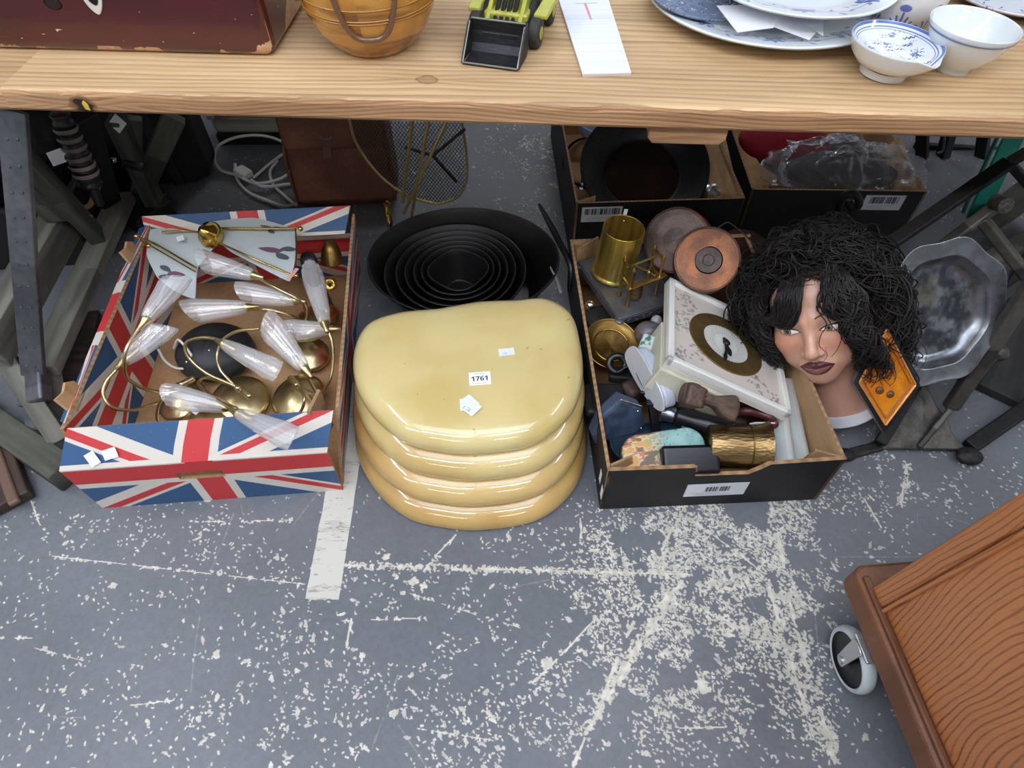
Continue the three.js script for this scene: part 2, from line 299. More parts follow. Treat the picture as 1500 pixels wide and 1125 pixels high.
// ---------------------------------------------------------------- the table top
function softwood(w, h, lu, lv, seed, light, dark, knots, freq = 62) {
  return texture(w, h, (a, b) => {
    const u = a * lu, v = b * lv; let wv = v + 0.05 * (fbm(u * 1.5, v * 5, seed, 3) - 0.5) + 0.01 * (fbm(u * 6, v * 16, seed + 2, 2) - 0.5), kn = 0, ring = 0;
    for (const [ku, kv, kr, deep] of knots) {
      const dx = (u - ku) / 2.4, dy = v - kv, d = Math.hypot(dx, dy);
      wv += Math.sign(dy || 1) * kr * 0.8 * Math.exp(-(d * d) / (kr * kr * 5));
      const dk = Math.hypot((u - ku) * 0.8, dy) + (noise(u * 130, v * 130, seed + 9) - 0.5) * kr * 0.5;
      kn = Math.max(kn, smooth(kr, kr * 0.6, dk) * deep); ring = Math.max(ring, smooth(kr * 0.35, 0, Math.abs(dk - kr)) * 0.8);
    }
    const ph = wv * freq + 2.2 * (fbm(u * 0.8, wv * 9, seed + 4, 3) - 0.5), f = ph - Math.floor(ph);
    const line = smooth(0.25, 0.92, f) * (1 - smooth(0.94, 1, f)), str = 0.35 + 0.65 * noise(u * 2, Math.floor(ph) * 3.1, seed + 6);
    const fib = (noise(u * 22, v * 1400, seed + 7) - 0.5) * 20 + (fbm(u * 2.5, v * 16, seed + 8, 4) - 0.5) * 62;
    let c = mix3(light, dark, line * str * 0.62);
    c = mix3(c, kn > 1 ? [44, 31, 22] : [92, 62, 38], clamp(kn * 0.85 + ring * 0.6));
    return [c[0] + fib, c[1] + fib, c[2] + fib * 0.9];
  });
}
const TABLE = { x: 0, z: -0.881, turn: -0.0536, top: 0.62, thick: 0.034 };
{
  const t = thing('trestle_table', 'long bare pine table top with a ragged front edge, laid on two trestles', 'table');
  // the face is sanded pale, the edge keeps its old brown skin
  const topMap = softwood(2048, 1024, 1.7, 0.42, 5, [206, 174, 130], [142, 108, 74], [[0.62, 0.06, 0.011, 0.25]]);
  const edgeMap = softwood(2048, 128, 1.7, 0.05, 15, [190, 148, 106], [116, 80, 54], [[0.115, 0.022, 0.014, 1.2]], 170);
  for (const m of [topMap, edgeMap]) m.wrapS = m.wrapT = THREE.RepeatWrapping;
  const top = mat(0xffffff, 0.62, 0, { map: topMap }), edge = mat(0xffffff, 0.75, 0, { map: edgeMap });
  const plank = (z0, z1, seed) => {
    const L = 3.2, n = 420, pos = [], uv = [], idx = [], groups = [[], []];
    const prof = (s) => { const x = (s - 0.5) * L, nz = (noise(x * 60, 1, seed) - 0.5) * 0.004 + (noise(x * 13, 2, seed) - 0.5) * 0.005, ny = (noise(x * 40, 3, seed) - 0.5) * 0.006 + (noise(x * 9, 4, seed) - 0.5) * 0.008;
      const T = TABLE.thick; return [[z0, -T], [z0, 0], [z1 - 0.006 + nz * 0.6, 0], [z1 - 0.003 + nz, -0.003], [z1 + nz * 0.4, -0.009 + ny * 0.5], [z1 + nz * 0.2, -T + 0.005], [z1 - 0.004, -T], [z0, -T]]; };
    for (let i = 0; i <= n; i++) { const p = prof(i / n); p.forEach(([z, y], j) => { pos.push((i / n - 0.5) * L, y, z); uv.push(((i / n - 0.5) * L + 0.75) / 1.7, j < 3 ? (z1 - z) / 0.42 : j === 3 ? (z1 - z) / 0.42 : -y / 0.05); }); }
    // the edge strip starts at the ragged arris
    const m = 8; for (let i = 0; i < n; i++) for (let j = 0; j < m - 1; j++) { const a = i * m + j, b = a + m; (j >= 3 && j < 6 ? groups[1] : groups[0]).push(a, b, a + 1, b, b + 1, a + 1); }
    idx.push(...groups[0], ...groups[1]);
    const g = new THREE.BufferGeometry(); g.setAttribute('position', new THREE.Float32BufferAttribute(pos, 3)); g.setAttribute('uv', new THREE.Float32BufferAttribute(uv, 2)); g.setIndex(idx);
    g.addGroup(0, groups[0].length, 0); g.addGroup(groups[0].length, groups[1].length, 1);
    const h = g.toNonIndexed(); h.computeVertexNormals(); h.clearGroups(); h.addGroup(0, groups[0].length, 0); h.addGroup(groups[0].length, groups[1].length, 1); return h;
  };
  part(t, 'plank', plank(-0.4, 0, 3), [top, edge]);
  part(t, 'plank', plank(-0.79, -0.402, 31), [top, edge]);
  // end of a batten screwed under the planks
  const bt = slab(shape([[-0.053, -0.03], [0.046, -0.03], [0.055, -0.022], [0.055, 0], [-0.06, 0], [-0.06, -0.022]]), 0.62, 0.003).translate(0, -TABLE.thick, -0.322);
  part(t, 'batten', boxUV(bt, 3), mat(0xffffff, 0.8, 0, { map: softwood(512, 256, 0.6, 0.15, 25, [178, 138, 100], [128, 92, 62], [], 120) })).position.x = 0.262;
  part(t, 'yellow_chip', slab([[-0.003, -0.006], [0.003, -0.008], [0.0035, 0.001], [-0.001, 0.007], [-0.004, 0.003]], 0.003, 0.0006).translate(-0.63, -0.021, 0.001), mat(0xd9b53c, 0.6), 'yellow chip stuck in the knot');
  t.position.set(TABLE.x, TABLE.top, TABLE.z); t.rotation.y = TABLE.turn;
}

// ---------------------------------------------------------------- open carton with a flag print, full of wall lights
const flagMap = canvasTexture(1200, 600, (c, w, h) => {
  c.fillStyle = '#31567f'; c.fillRect(0, 0, w, h);
  const line = (x0, y0, x1, y1, wd, col) => { c.strokeStyle = col; c.lineWidth = wd; c.beginPath(); c.moveTo(x0, y0); c.lineTo(x1, y1); c.stroke(); };
  const W = '#d3cdc1', D = '#c43638';
  line(-40, -20, w + 40, h + 20, 118, W); line(w + 40, -20, -40, h + 20, 118, W);
  const half = (x, y, dx, dy) => { const n = Math.hypot(w, h), ox = dx * 20 * h / n, oy = dy * 20 * w / n; line(w / 2 + ox, h / 2 + oy, x + ox, y + oy, 40, D); };
  half(0, 0, -1, 1); half(w, h, 1, -1); half(w, 0, -1, -1); half(0, h, 1, 1);
  c.fillStyle = W; c.fillRect(w / 2 - 100, 0, 200, h); c.fillRect(0, h / 2 - 100, w, 200);
  c.fillStyle = D; c.fillRect(w / 2 - 60, 0, 120, h); c.fillRect(0, h / 2 - 60, w, 120);
  const r = rng(8); for (let i = 0; i < 260; i++) { c.fillStyle = `rgba(226,220,206,${0.15 + r() * 0.4})`; c.fillRect(r() * w, r() * h, 1 + r() * 7, 1 + r() * 2); }
});
const flagCard = mat(0xffffff, 0.5, 0, { map: flagMap });
const FLAG = { c: [-0.567, 0, -0.885], turn: 0.085, w: 0.44, d: 0.605, h: 0.19 };
{
  const t = thing('cardboard_box', 'open cardboard box printed with a blue, red and white flag, full of brass wall lights', 'box');
  const { w, d, h } = FLAG, X = w / 2, Z = d / 2, T = 0.006, cr = 0.137;
  part(t, 'base_panel', boxUV(rbox(w - 0.004, 0.006, d - 0.004, 0.001).translate(0, 0.003, 0), 2), kraft, 'plain brown card bottom');
  // front: an upright lower half, folding back along a crease to the rim; cut by a hand hole
  const faces = (p, x0, x1, z, s) => [[x0, 0, z], [x1, 0, z], [x1, p, z], [x0, p, z]];
  const holeW = 0.04, hy = 0.092, hx = -0.012;
  const front = part(t, 'front_panel', sheet([-X - 0.006, 0, Z], [hx - holeW, 0, Z], [hx - holeW, cr, Z], [-X - 0.012, cr, Z], T, 1, [0, 0, 0.39, 0.62]), [flagCard, kraft, corrugated]);
  part(front, 'panel_piece', sheet([hx + holeW, 0, Z], [X, 0, Z], [X, cr, Z], [hx + holeW, cr, Z], T, 1, [0.56, 0, 1, 0.62]), [flagCard, kraft, corrugated]);
  part(front, 'panel_piece', sheet([hx - holeW, 0, Z], [hx + holeW, 0, Z], [hx + holeW, hy - 0.011, Z], [hx - holeW, hy - 0.011, Z], T, 1, [0.39, 0, 0.56, 0.365]), [flagCard, kraft, corrugated]);
  part(front, 'panel_piece', sheet([hx - holeW, hy + 0.011, Z], [hx + holeW, hy + 0.011, Z], [hx + holeW, cr, Z], [hx - holeW, cr, Z], T, 1, [0.39, 0.465, 0.56, 0.62]), [flagCard, kraft, corrugated]);
  part(t, 'folded_rim', sheet([-X - 0.012, cr, Z + 0.0005], [X, cr, Z + 0.0005], [X + 0.018, h, Z - 0.05], [-X + 0.012, h, Z - 0.05], T, 1, [0, 0.62, 1, 1]), [flagCard, kraft, corrugated]);
  part(t, 'folded_rim', sheet([-X + 0.008, 0.166, -Z + 0.05], [X - 0.004, 0.166, -Z + 0.05], [X + 0.012, h + 0.014, -Z], [-X - 0.002, h + 0.014, -Z], T, 1, [0, 0.62, 1, 1]), [flagCard, kraft, corrugated]);
  part(t, 'back_panel', sheet([-X, 0.0, -Z + 0.006], [X, 0.0, -Z + 0.006], [X, h + 0.008, -Z + 0.006], [-X, h + 0.008, -Z + 0.006], T, 1, [0, 0, 1, 1]), [flagCard, flagCard, corrugated]);
  part(t, 'side_panel', sheet([-X + T, 0, Z - 0.012], [-X + T, 0, -Z + 0.012], [-X + 0.012, h - 0.004, -Z + 0.02], [-X + 0.004, h - 0.004, Z - 0.052], T, 1, [0, 0, 1, 1]), [flagCard, flagCard, corrugated]);
  part(t, 'side_panel', sheet([X - T, 0, -Z + 0.012], [X - T, 0, Z - 0.012], [X + 0.02, h - 0.004, Z - 0.052], [X + 0.014, h - 0.002, -Z + 0.01], T, 1, [0, 0, 1, 1]), [flagCard, flagCard, corrugated]);
  part(t, 'folded_rim', sheet([-X - 0.014, h - 0.012, Z - 0.075], [-X + 0.006, h + 0.001, Z - 0.06], [-X + 0.014, h + 0.002, -Z + 0.015], [-X - 0.012, h - 0.006, -Z + 0.015], T, 1, [0.62, 0, 1, 1]), [flagCard, flagCard, corrugated]);
  // torn hand-hole flaps standing above the left side, and the doubled card at the right front corner
  const torn = (n, s) => slab(shape([[-0.022, 0], [0.024, 0.002], [0.03, 0.03], [0.016, 0.044], [-0.004, 0.04], [-0.026, 0.048], [-0.03, 0.02]].map(([a, b]) => [a * s, b * s])), 0.006, 0.001).rotateY(Math.PI / 2);
  part(t, 'torn_flap', torn(1, 0.95).rotateZ(0.35).translate(-X + 0.004, h - 0.02, Z - 0.12), kraft, 'torn bare brown card');
  part(t, 'torn_flap', torn(2, 0.9).rotateZ(0.3).translate(-X + 0.006, h - 0.015, -Z + 0.11), kraft, 'torn bare brown card');
  part(t, 'corner_flap', sheet([X - 0.03, 0.09, Z - 0.03], [X - 0.006, 0.09, Z - 0.09], [X - 0.006, h + 0.008, Z - 0.09], [X - 0.02, h + 0.006, Z - 0.045], T, 1), [corrugated, corrugated, corrugated]);
  const st = (x, y, a) => part(t, 'price_sticker', rbox(0.024, 0.018, 0.0006, 0.0002, 1).rotateZ(a).rotateX(-0.76).translate(x, y, Z - (y - cr) * 0.95 + 0.006), paper, 'small white sticker');
  st(-0.172, 0.153, -1.1); st(-0.142, 0.158, 0.25);
  t.position.set(...FLAG.c); t.rotation.y = FLAG.turn;
}

// a fluted glass tulip: narrow end at a, slanting mouth towards b
const shadeGlass = phys(0xffffff, 0.07, 0, { transmission: 0.84, thickness: 0, ior: 1.75 });
function tulip(a, b, wide = 0.019, roll = 0) {
  const A = V(a), B = V(b), L = A.distanceTo(B), n = 54, m = 18, pos = [], uv = [], idx = [];
  const ring = (t, th, inset) => {
    const flute = 1 + (inset ? 0.012 : 0.06) * Math.sin(th * 14), r = (lerp(0.0095, wide * 1.08, Math.pow(t, 0.62)) * (1 - 0.12 * smooth(0.8, 1, t))) * flute - inset;
    const cut = 1 - 0.24 * (0.5 - 0.5 * Math.cos(th)) * smooth(0.3, 1, t);
    return [t * L * cut, r * Math.cos(th), r * Math.sin(th) * 0.92];
  };
  for (const inset of [0, 0.0017]) for (let i = 0; i <= m; i++) for (let j = 0; j <= n; j++) { const p = ring(i / m, j / n * Math.PI * 2, inset); pos.push(...p); uv.push(i / m, j / n); }
  const o = (m + 1) * (n + 1), q = (i, j, k) => k * o + i * (n + 1) + j;
  for (let i = 0; i < m; i++) for (let j = 0; j < n; j++) { idx.push(q(i, j, 0), q(i, j + 1, 0), q(i + 1, j, 0), q(i + 1, j, 0), q(i, j + 1, 0), q(i + 1, j + 1, 0)); idx.push(q(i, j, 1), q(i + 1, j, 1), q(i, j + 1, 1), q(i + 1, j, 1), q(i + 1, j + 1, 1), q(i, j + 1, 1)); }
  for (let j = 0; j < n; j++) { idx.push(q(m, j, 0), q(m, j + 1, 0), q(m, j, 1), q(m, j, 1), q(m, j + 1, 0), q(m, j + 1, 1)); idx.push(q(0, j, 1), q(0, j + 1, 1), q(0, j, 0), q(0, j, 0), q(0, j + 1, 1), q(0, j + 1, 0)); }
  const g = new THREE.BufferGeometry(); g.setAttribute('position', new THREE.Float32BufferAttribute(pos, 3)); g.setAttribute('uv', new THREE.Float32BufferAttribute(uv, 2)); g.setIndex(idx); g.computeVertexNormals();
  return g.rotateX(roll).applyMatrix4(frame(A, B.clone().sub(A), [0, 1, 0]));
}
// a lamp holder just behind a tulip's narrow end, with the pale candle bulb's cap showing inside
function holder(a, b) { const d = V(b).sub(V(a)).normalize(); return lathe([[0, -0.022], [0.004, -0.022], [0.0055, -0.012], [0.009, -0.002], [0.0095, 0.003], [0.007, 0.006], [0.006, 0.03], [0, 0.03]], 20).applyMatrix4(frame(a, V(0, 1, 0).cross(d).normalize(), d).multiply(new THREE.Matrix4())); }
function sconce(label, plate, arms, shades) {
  const t = thing('wall_light', label, 'wall light', 'brass wall lights in the flag box');
  if (plate) {
    const [p, r, tx, tz] = plate, dome = lathe([[0, 0.024], [r * 0.2, 0.0235], [r * 0.45, 0.021], [r * 0.7, 0.0155], [r * 0.88, 0.009], [r * 0.94, 0.0085], [r, 0.003], [r, 0], [r * 0.97, 0], [r * 0.9, 0.006], [r * 0.4, 0.019], [0, 0.021]], 56);
    part(t, 'backplate', dome.rotateX(tx).rotateZ(tz).translate(...p), brassPale, 'round domed brass backplate');
  }
  for (const a of arms) {
    if (a.stub) part(t, 'stem', bar(a.stub[0], a.stub[1], 0.013, 0.013, 0.006), brassPale);
    part(t, 'arm', tube(a.path, 0.0031, 10), brassPale);
  }
  for (const [a, b, w, roll] of shades) {
    const s = part(t, 'glass_shade', tulip(a, b, w ?? 0.0215, roll ?? 0), shadeGlass, 'fluted clear glass tulip shade');
    part(s, 'lamp_holder', holder(a, b), brassPale);
  }
  return settle(t);
}
// lying in the box, nearest the front and left first
sconce('brass wall light whose two glass shades lie over the left side of the flag box', [[-0.6798,0.022,-0.7966], 0.05, 0.06, 0.1],
  [{ path: [[-0.6994,0.06,-0.7685],[-0.6927,0.1,-0.7292],[-0.6936,0.14,-0.6893],[-0.7097,0.17,-0.6752],[-0.719,0.19,-0.6874],[-0.7168,0.2,-0.707],[-0.7047,0.205,-0.7325],[-0.6932,0.21,-0.7473]] }, { path: [[-0.6499,0.07,-0.8109],[-0.6768,0.08,-0.7789],[-0.6942,0.12,-0.7516],[-0.7027,0.16,-0.74],[-0.6922,0.2,-0.7318],[-0.6772,0.24,-0.7455],[-0.667,0.25,-0.7834],[-0.656,0.255,-0.807]], stub: [[-0.6434,0.07,-0.8214], [-0.6668,0.075,-0.7965]] }],
  [[[-0.6932,0.21,-0.7473], [-0.626,0.235,-0.8209], .022, 2.6], [[-0.656,0.255,-0.807], [-0.6194,0.27,-0.9124], .022, 2.4]]);
sconce('brass wall light in the middle of the flag box, its shade over the front rim', [[-0.5603,0.024,-0.7951], 0.06, 0.1, -0.06],
  [{ path: [[-0.5394,0.1,-0.7754],[-0.5916,0.13,-0.787],[-0.6193,0.16,-0.8046],[-0.6177,0.18,-0.8164],[-0.592,0.19,-0.8212],[-0.5601,0.195,-0.815],[-0.533,0.2,-0.7969]], stub: [[-0.5412,0.085,-0.7836], [-0.5072,0.09,-0.7562]] }, { path: [[-0.539,0.09,-0.7814],[-0.5738,0.1,-0.7889],[-0.5937,0.12,-0.7816],[-0.596,0.13,-0.762],[-0.5666,0.15,-0.727],[-0.5107,0.18,-0.6768],[-0.47,0.2,-0.6434]] }],
  [[[-0.533,0.2,-0.7969], [-0.403,0.2,-0.7209], .0225, 0.5], [[-0.4643,0.2,-0.6391], [-0.3374,0.225,-0.5651], .023, 0.4]]);
sconce('brass wall light at the right of the flag box, one shade standing tall', [[-0.4405,0.026,-0.8042], 0.056, 0.05, 0.12],
  [{ path: [[-0.4356,0.08,-0.8082],[-0.408,0.08,-0.7789],[-0.376,0.09,-0.7646],[-0.3516,0.12,-0.7698],[-0.3416,0.15,-0.796],[-0.342,0.18,-0.8215],[-0.3533,0.2,-0.8452]], stub: [[-0.4524,0.07,-0.8232], [-0.4273,0.075,-0.7948]] }, { path: [[-0.4222,0.08,-0.796],[-0.4067,0.08,-0.7587],[-0.4168,0.06,-0.7434],[-0.439,0.05,-0.734],[-0.4582,0.05,-0.7357]] }, { path: [[-0.4294,0.06,-0.8064],[-0.3906,0.06,-0.7618],[-0.3578,0.08,-0.7243],[-0.3559,0.12,-0.721],[-0.3712,0.16,-0.7384],[-0.3783,0.185,-0.7488]] }],
  [[[-0.3553,0.2,-0.8488], [-0.4079,0.21,-0.9945], .0225, 0], [[-0.3786,0.185,-0.7504], [-0.4621,0.225,-0.8391], .0245, 1]]);
sconce('brass wall light at the front left of the flag box, below the middle one', [[-0.6175,0.02,-0.735], 0.05, 0.2, 0.05],
  [{ path: [[-0.6815,0.04,-0.6972],[-0.6927,0.05,-0.7194],[-0.6913,0.07,-0.733],[-0.6716,0.1,-0.752],[-0.6468,0.1,-0.7653]] }, { path: [[-0.5394,0.1,-0.7754],[-0.5709,0.12,-0.8037],[-0.5741,0.14,-0.8217],[-0.5686,0.15,-0.8483],[-0.5369,0.17,-0.8553],[-0.4896,0.18,-0.8532]], stub: [[-0.5394,0.1,-0.7754], [-0.528,0.1,-0.767]] }],
  [[[-0.5132,0.16,-0.6825], [-0.6256,0.17,-0.7025], .0235, 0.2]]);
sconce('brass wall light at the back of the flag box, its two shades pointing left', [[-0.4517,0.03,-1.0176], 0.05, -0.1, 0.3],
  [{ path: [[-0.5251,0.19,-0.9901],[-0.4742,0.19,-0.956],[-0.431,0.17,-0.9414],[-0.4321,0.13,-0.9518]] }, { path: [[-0.5275,0.17,-0.9182],[-0.4842,0.17,-0.9144],[-0.4496,0.15,-0.9186],[-0.4453,0.1,-0.951]] }],
  [[[-0.5231,0.2,-0.9832], [-0.6499,0.205,-1.025], .023, 0.6], [[-0.5226,0.185,-0.9072], [-0.6372,0.2,-0.8794], .0235, 0.3]]);
sconce('brass wall light behind the tall shade in the flag box, mostly under the others', [[-0.4414,0.03,-0.9159], 0.045, 0.1, -0.2],
  [{ path: [[-0.4506,0.14,-0.9717],[-0.436,0.13,-0.9717],[-0.4333,0.11,-0.9613],[-0.4539,0.08,-0.9539]] }, { path: [[-0.3772,0.12,-0.9013],[-0.407,0.1,-0.9005],[-0.4596,0.08,-0.9108]] }],
  [[[-0.4426,0.16,-0.9515], [-0.5643,0.17,-0.965], .0235, 0.3], [[-0.3691,0.13,-0.8996], [-0.4654,0.13,-0.8958], .022, 0.2]]);

// ceiling shade of frosted glass leaves held in thin brass rods
{
  const t = thing('frosted_lampshade', 'frosted glass ceiling shade of curved panels with a leaf print and a brass boss', 'lampshade');
  const frost = (leaves) => phys(0xffffff, 0.55, 0, { transmission: 0.25, thickness: 0, map: canvasTexture(256, 256, (c, w, h) => {
    c.fillStyle = '#ccd6d6'; c.fillRect(0, 0, w, h);
    for (const [x, y, s, a] of leaves) { c.save(); c.translate(x, y); c.rotate(a); c.scale(s, s); c.fillStyle = '#7c5a68'; c.beginPath(); c.moveTo(-34, 0); c.quadraticCurveTo(-5, -22, 18, -2); c.quadraticCurveTo(0, 20, -34, 0); c.fill(); c.fillStyle = '#5d5f6c'; c.beginPath(); c.moveTo(8, -4); c.quadraticCurveTo(14, -34, 40, -20); c.quadraticCurveTo(44, -4, 8, -4); c.fill(); c.beginPath(); c.moveTo(6, 4); c.quadraticCurveTo(10, 34, 36, 26); c.quadraticCurveTo(44, 8, 6, 4); c.fill(); c.restore(); }
  }) });
  const pane = (pts, o, dx, dy, leaves, bow) => {
    const m = frame(o, V(dx).sub(V(o)), V(dy).sub(V(o))), inv = m.clone().invert();
    const l = pts.map((p) => V(p).applyMatrix4(inv)), s = new THREE.Shape(); const cv = new THREE.CatmullRomCurve3(l.map((p) => V(p.x, p.y, 0)), true, 'catmullrom', 0.18).getPoints(60); cv.forEach((p, i) => i ? s.lineTo(p.x, p.y) : s.moveTo(p.x, p.y));
    const g = slab(s, 0.0035, 0.001), bb = new THREE.Box2().setFromPoints(cv.map((p) => new THREE.Vector2(p.x, p.y))), w = bb.max.x - bb.min.x, h = bb.max.y - bb.min.y, p = g.attributes.position, uv = g.attributes.uv;
    for (let i = 0; i < p.count; i++) { const x = (p.getX(i) - bb.min.x) / w, y = (p.getY(i) - bb.min.y) / h; uv.setXY(i, x, y); p.setZ(i, p.getZ(i) + bow * (x - x * x + y - y * y)); }
    g.computeVertexNormals();
    return part(t, 'glass_panel', g.applyMatrix4(m), frost(leaves), 'frosted white glass with printed leaves');
  };
  pane([[-0.6615,0.21,-1.129],[-0.6285,0.22,-1.1394],[-0.5593,0.215,-1.1506],[-0.4646,0.21,-1.1153],[-0.4462,0.2,-1.0202],[-0.4478,0.19,-0.9679],[-0.4944,0.195,-0.9907],[-0.5812,0.205,-1.042],[-0.6211,0.21,-1.0794]], [-0.5812,0.205,-1.042], [-0.4462,0.2,-1.0202], [-0.6174,0.21,-1.129], [[190, 140, 1.15, 0.05], [150, 40, 0.7, 0.3], [120, 225, 0.6, 0]], 0.012);
  pane([[-0.7785,0.2,-1.1232],[-0.7265,0.205,-1.1193],[-0.6668,0.205,-1.1011],[-0.6158,0.21,-1.0706],[-0.6446,0.2,-1.0057],[-0.6353,0.18,-0.9351],[-0.6791,0.17,-0.9571],[-0.7293,0.18,-0.9948],[-0.7675,0.19,-1.0529]], [-0.7293,0.18,-0.9948], [-0.6353,0.18,-0.9351], [-0.7785,0.2,-1.1232], [[160, 200, 1.1, 2.6], [206, 70, 1, 0.4]], 0.012);
  const boss = lathe([[0, 0.03], [0.006, 0.028], [0.008, 0.022], [0.014, 0.016], [0.017, 0.006], [0.015, -0.004], [0.006, -0.01], [0, -0.01]], 32).scale(1.45, 1.3, 1.7);
  part(t, 'boss', boss.applyMatrix4(frame([-0.625,0.222,-1.078], [1, 0.1, 0.2], [0.1, 0.8, 0.5])), brassPolished, 'polished brass boss');
  const rod = (p, r = 0.0022) => part(t, 'rod', tube(p, r, 8), brassPolished, 'polished brass rod');
  rod([[-0.7866,0.215,-1.0822],[-0.7526,0.215,-1.0668],[-0.6402,0.21,-0.9945]]); rod([[-0.7804,0.212,-1.077],[-0.7471,0.212,-1.0552],[-0.6415,0.205,-0.9879]], .0016); rod([[-0.6005,0.228,-1.049],[-0.5278,0.218,-1.0143],[-0.4392,0.2,-0.9792]]); rod([[-0.6167,0.224,-1.1022],[-0.5338,0.222,-1.1025],[-0.4467,0.224,-1.1022]]); rod([[-0.7367,0.22,-1.0938],[-0.6949,0.22,-1.0983],[-0.6468,0.22,-1.0916]]); rod([[-0.4568,0.224,-1.1022],[-0.4433,0.206,-1.0134],[-0.4493,0.196,-0.9695]], .0016);
  for (const p of [[-0.7902,0.216,-1.0854],[-0.6417,0.226,-1.0819],[-0.4368,0.2,-0.9812],[-0.4473,0.222,-1.1025],[-0.7537,0.216,-1.0547]]) part(t, 'rod_end', new THREE.SphereGeometry(0.0055, 14, 10).translate(...p), brassPolished);
  part(t, 'sticker', rbox(0.014, 0.0006, 0.018, 0.0002, 1).rotateY(0.5).translate(...[-0.6922,0.221,-1.0726]), paper, 'small white sticker');
  part(t, 'pink_tag', rbox(0.008, 0.0012, 0.034, 0.0005, 1).rotateY(-0.35).translate(...[-0.4381,0.214,-0.9719]), mat(0xd99a90, 0.7), 'pink paper tag');
  settle(t);
}
// dark shell in the middle of the box, a metal lamp base behind the tall shade, a white wire
{
  const t = thing('lamp_shell', 'dark grey domed lamp shell in the middle of the flag box, beneath the shades', 'lamp part');
  const g = lathe([[0, 0.05], [0.025, 0.048], [0.05, 0.038], [0.062, 0.02], [0.064, 0], [0.06, 0], [0.05, 0.03], [0, 0.045]], 40).scale(1.3, 1.1, 1.15);
  part(t, 'shell', g, mat(0xffffff, 0.5, 0.3, { map: mottle([58, 62, 64], [36, 38, 40], 4, 71, 14) }));
  for (const [x, z] of [[0.01, 0.03], [-0.035, 0.052], [0.03, 0.055]]) part(t, 'screw', new THREE.SphereGeometry(0.003, 10, 8).translate(x, 0.054 - (x * x + z * z) * 4, z), chrome);
  t.position.set(...[-0.6398,0.03,-0.9159]);
  const u = thing('bronze_fitting', 'dark bronze lamp fitting standing in the back right corner of the flag box', 'lamp part');
  part(u, 'body', bar([-0.4709,0.08,-1.1328], [-0.397,0.06,-0.989], 0.035, 0.03, 0.006), brassOld); part(u, 'cap', lathe([[0, 0.02], [0.016, 0.018], [0.02, 0], [0, 0]], 24).translate(...[-0.465,0.1,-1.1359]), steelDull);
  settle(u);
  const k = thing('bulb_holder', 'shiny brass bulb holder against the right side of the flag box', 'lamp part');
  part(k, 'cup', lathe([[0, 0.05], [0.012, 0.05], [0.02, 0.03], [0.026, 0.0], [0.022, -0.002], [0, 0.04]], 28).rotateX(-0.4).translate(...[-0.4031,0.12,-1.1109]), brassOld);
  part(k, 'collar', lathe([[0.011, 0], [0.013, 0.003], [0.013, 0.016], [0.01, 0.018], [0, 0.018], [0, 0]], 24).rotateX(0.9).translate(...[-0.3849,0.14,-1.0211]), brassPolished, 'bright brass collar'); settle(k);
  const b2 = thing('bulb_holder', 'small brass bulb holder low in the flag box, under the tall shade', 'lamp part');
  part(b2, 'cup', lathe([[0, 0.03], [0.01, 0.03], [0.018, 0.012], [0.02, 0], [0, 0]], 24).rotateX(0.5).translate(...[-0.3958,0.08,-0.9905]), brassSatin); settle(b2);
  solo('wire', 'white wire looping beside the dark shell in the flag box', 'wire', tube([[-0.758,0.05,-0.9141],[-0.7306,0.05,-0.8798],[-0.6974,0.05,-0.8612],[-0.6621,0.06,-0.8658],[-0.6884,0.1,-0.8967],[-0.7118,0.07,-0.9005]], 0.0028, 8), whitePlastic);
  solo('paper_scrap', 'small white paper scrap on the brass plate at the front left of the flag box', 'paper', rbox(0.03, 0.0008, 0.012, 0.0003, 1).rotateY(-0.6).translate(...[-0.6324,0.055,-0.752]), paper);
}

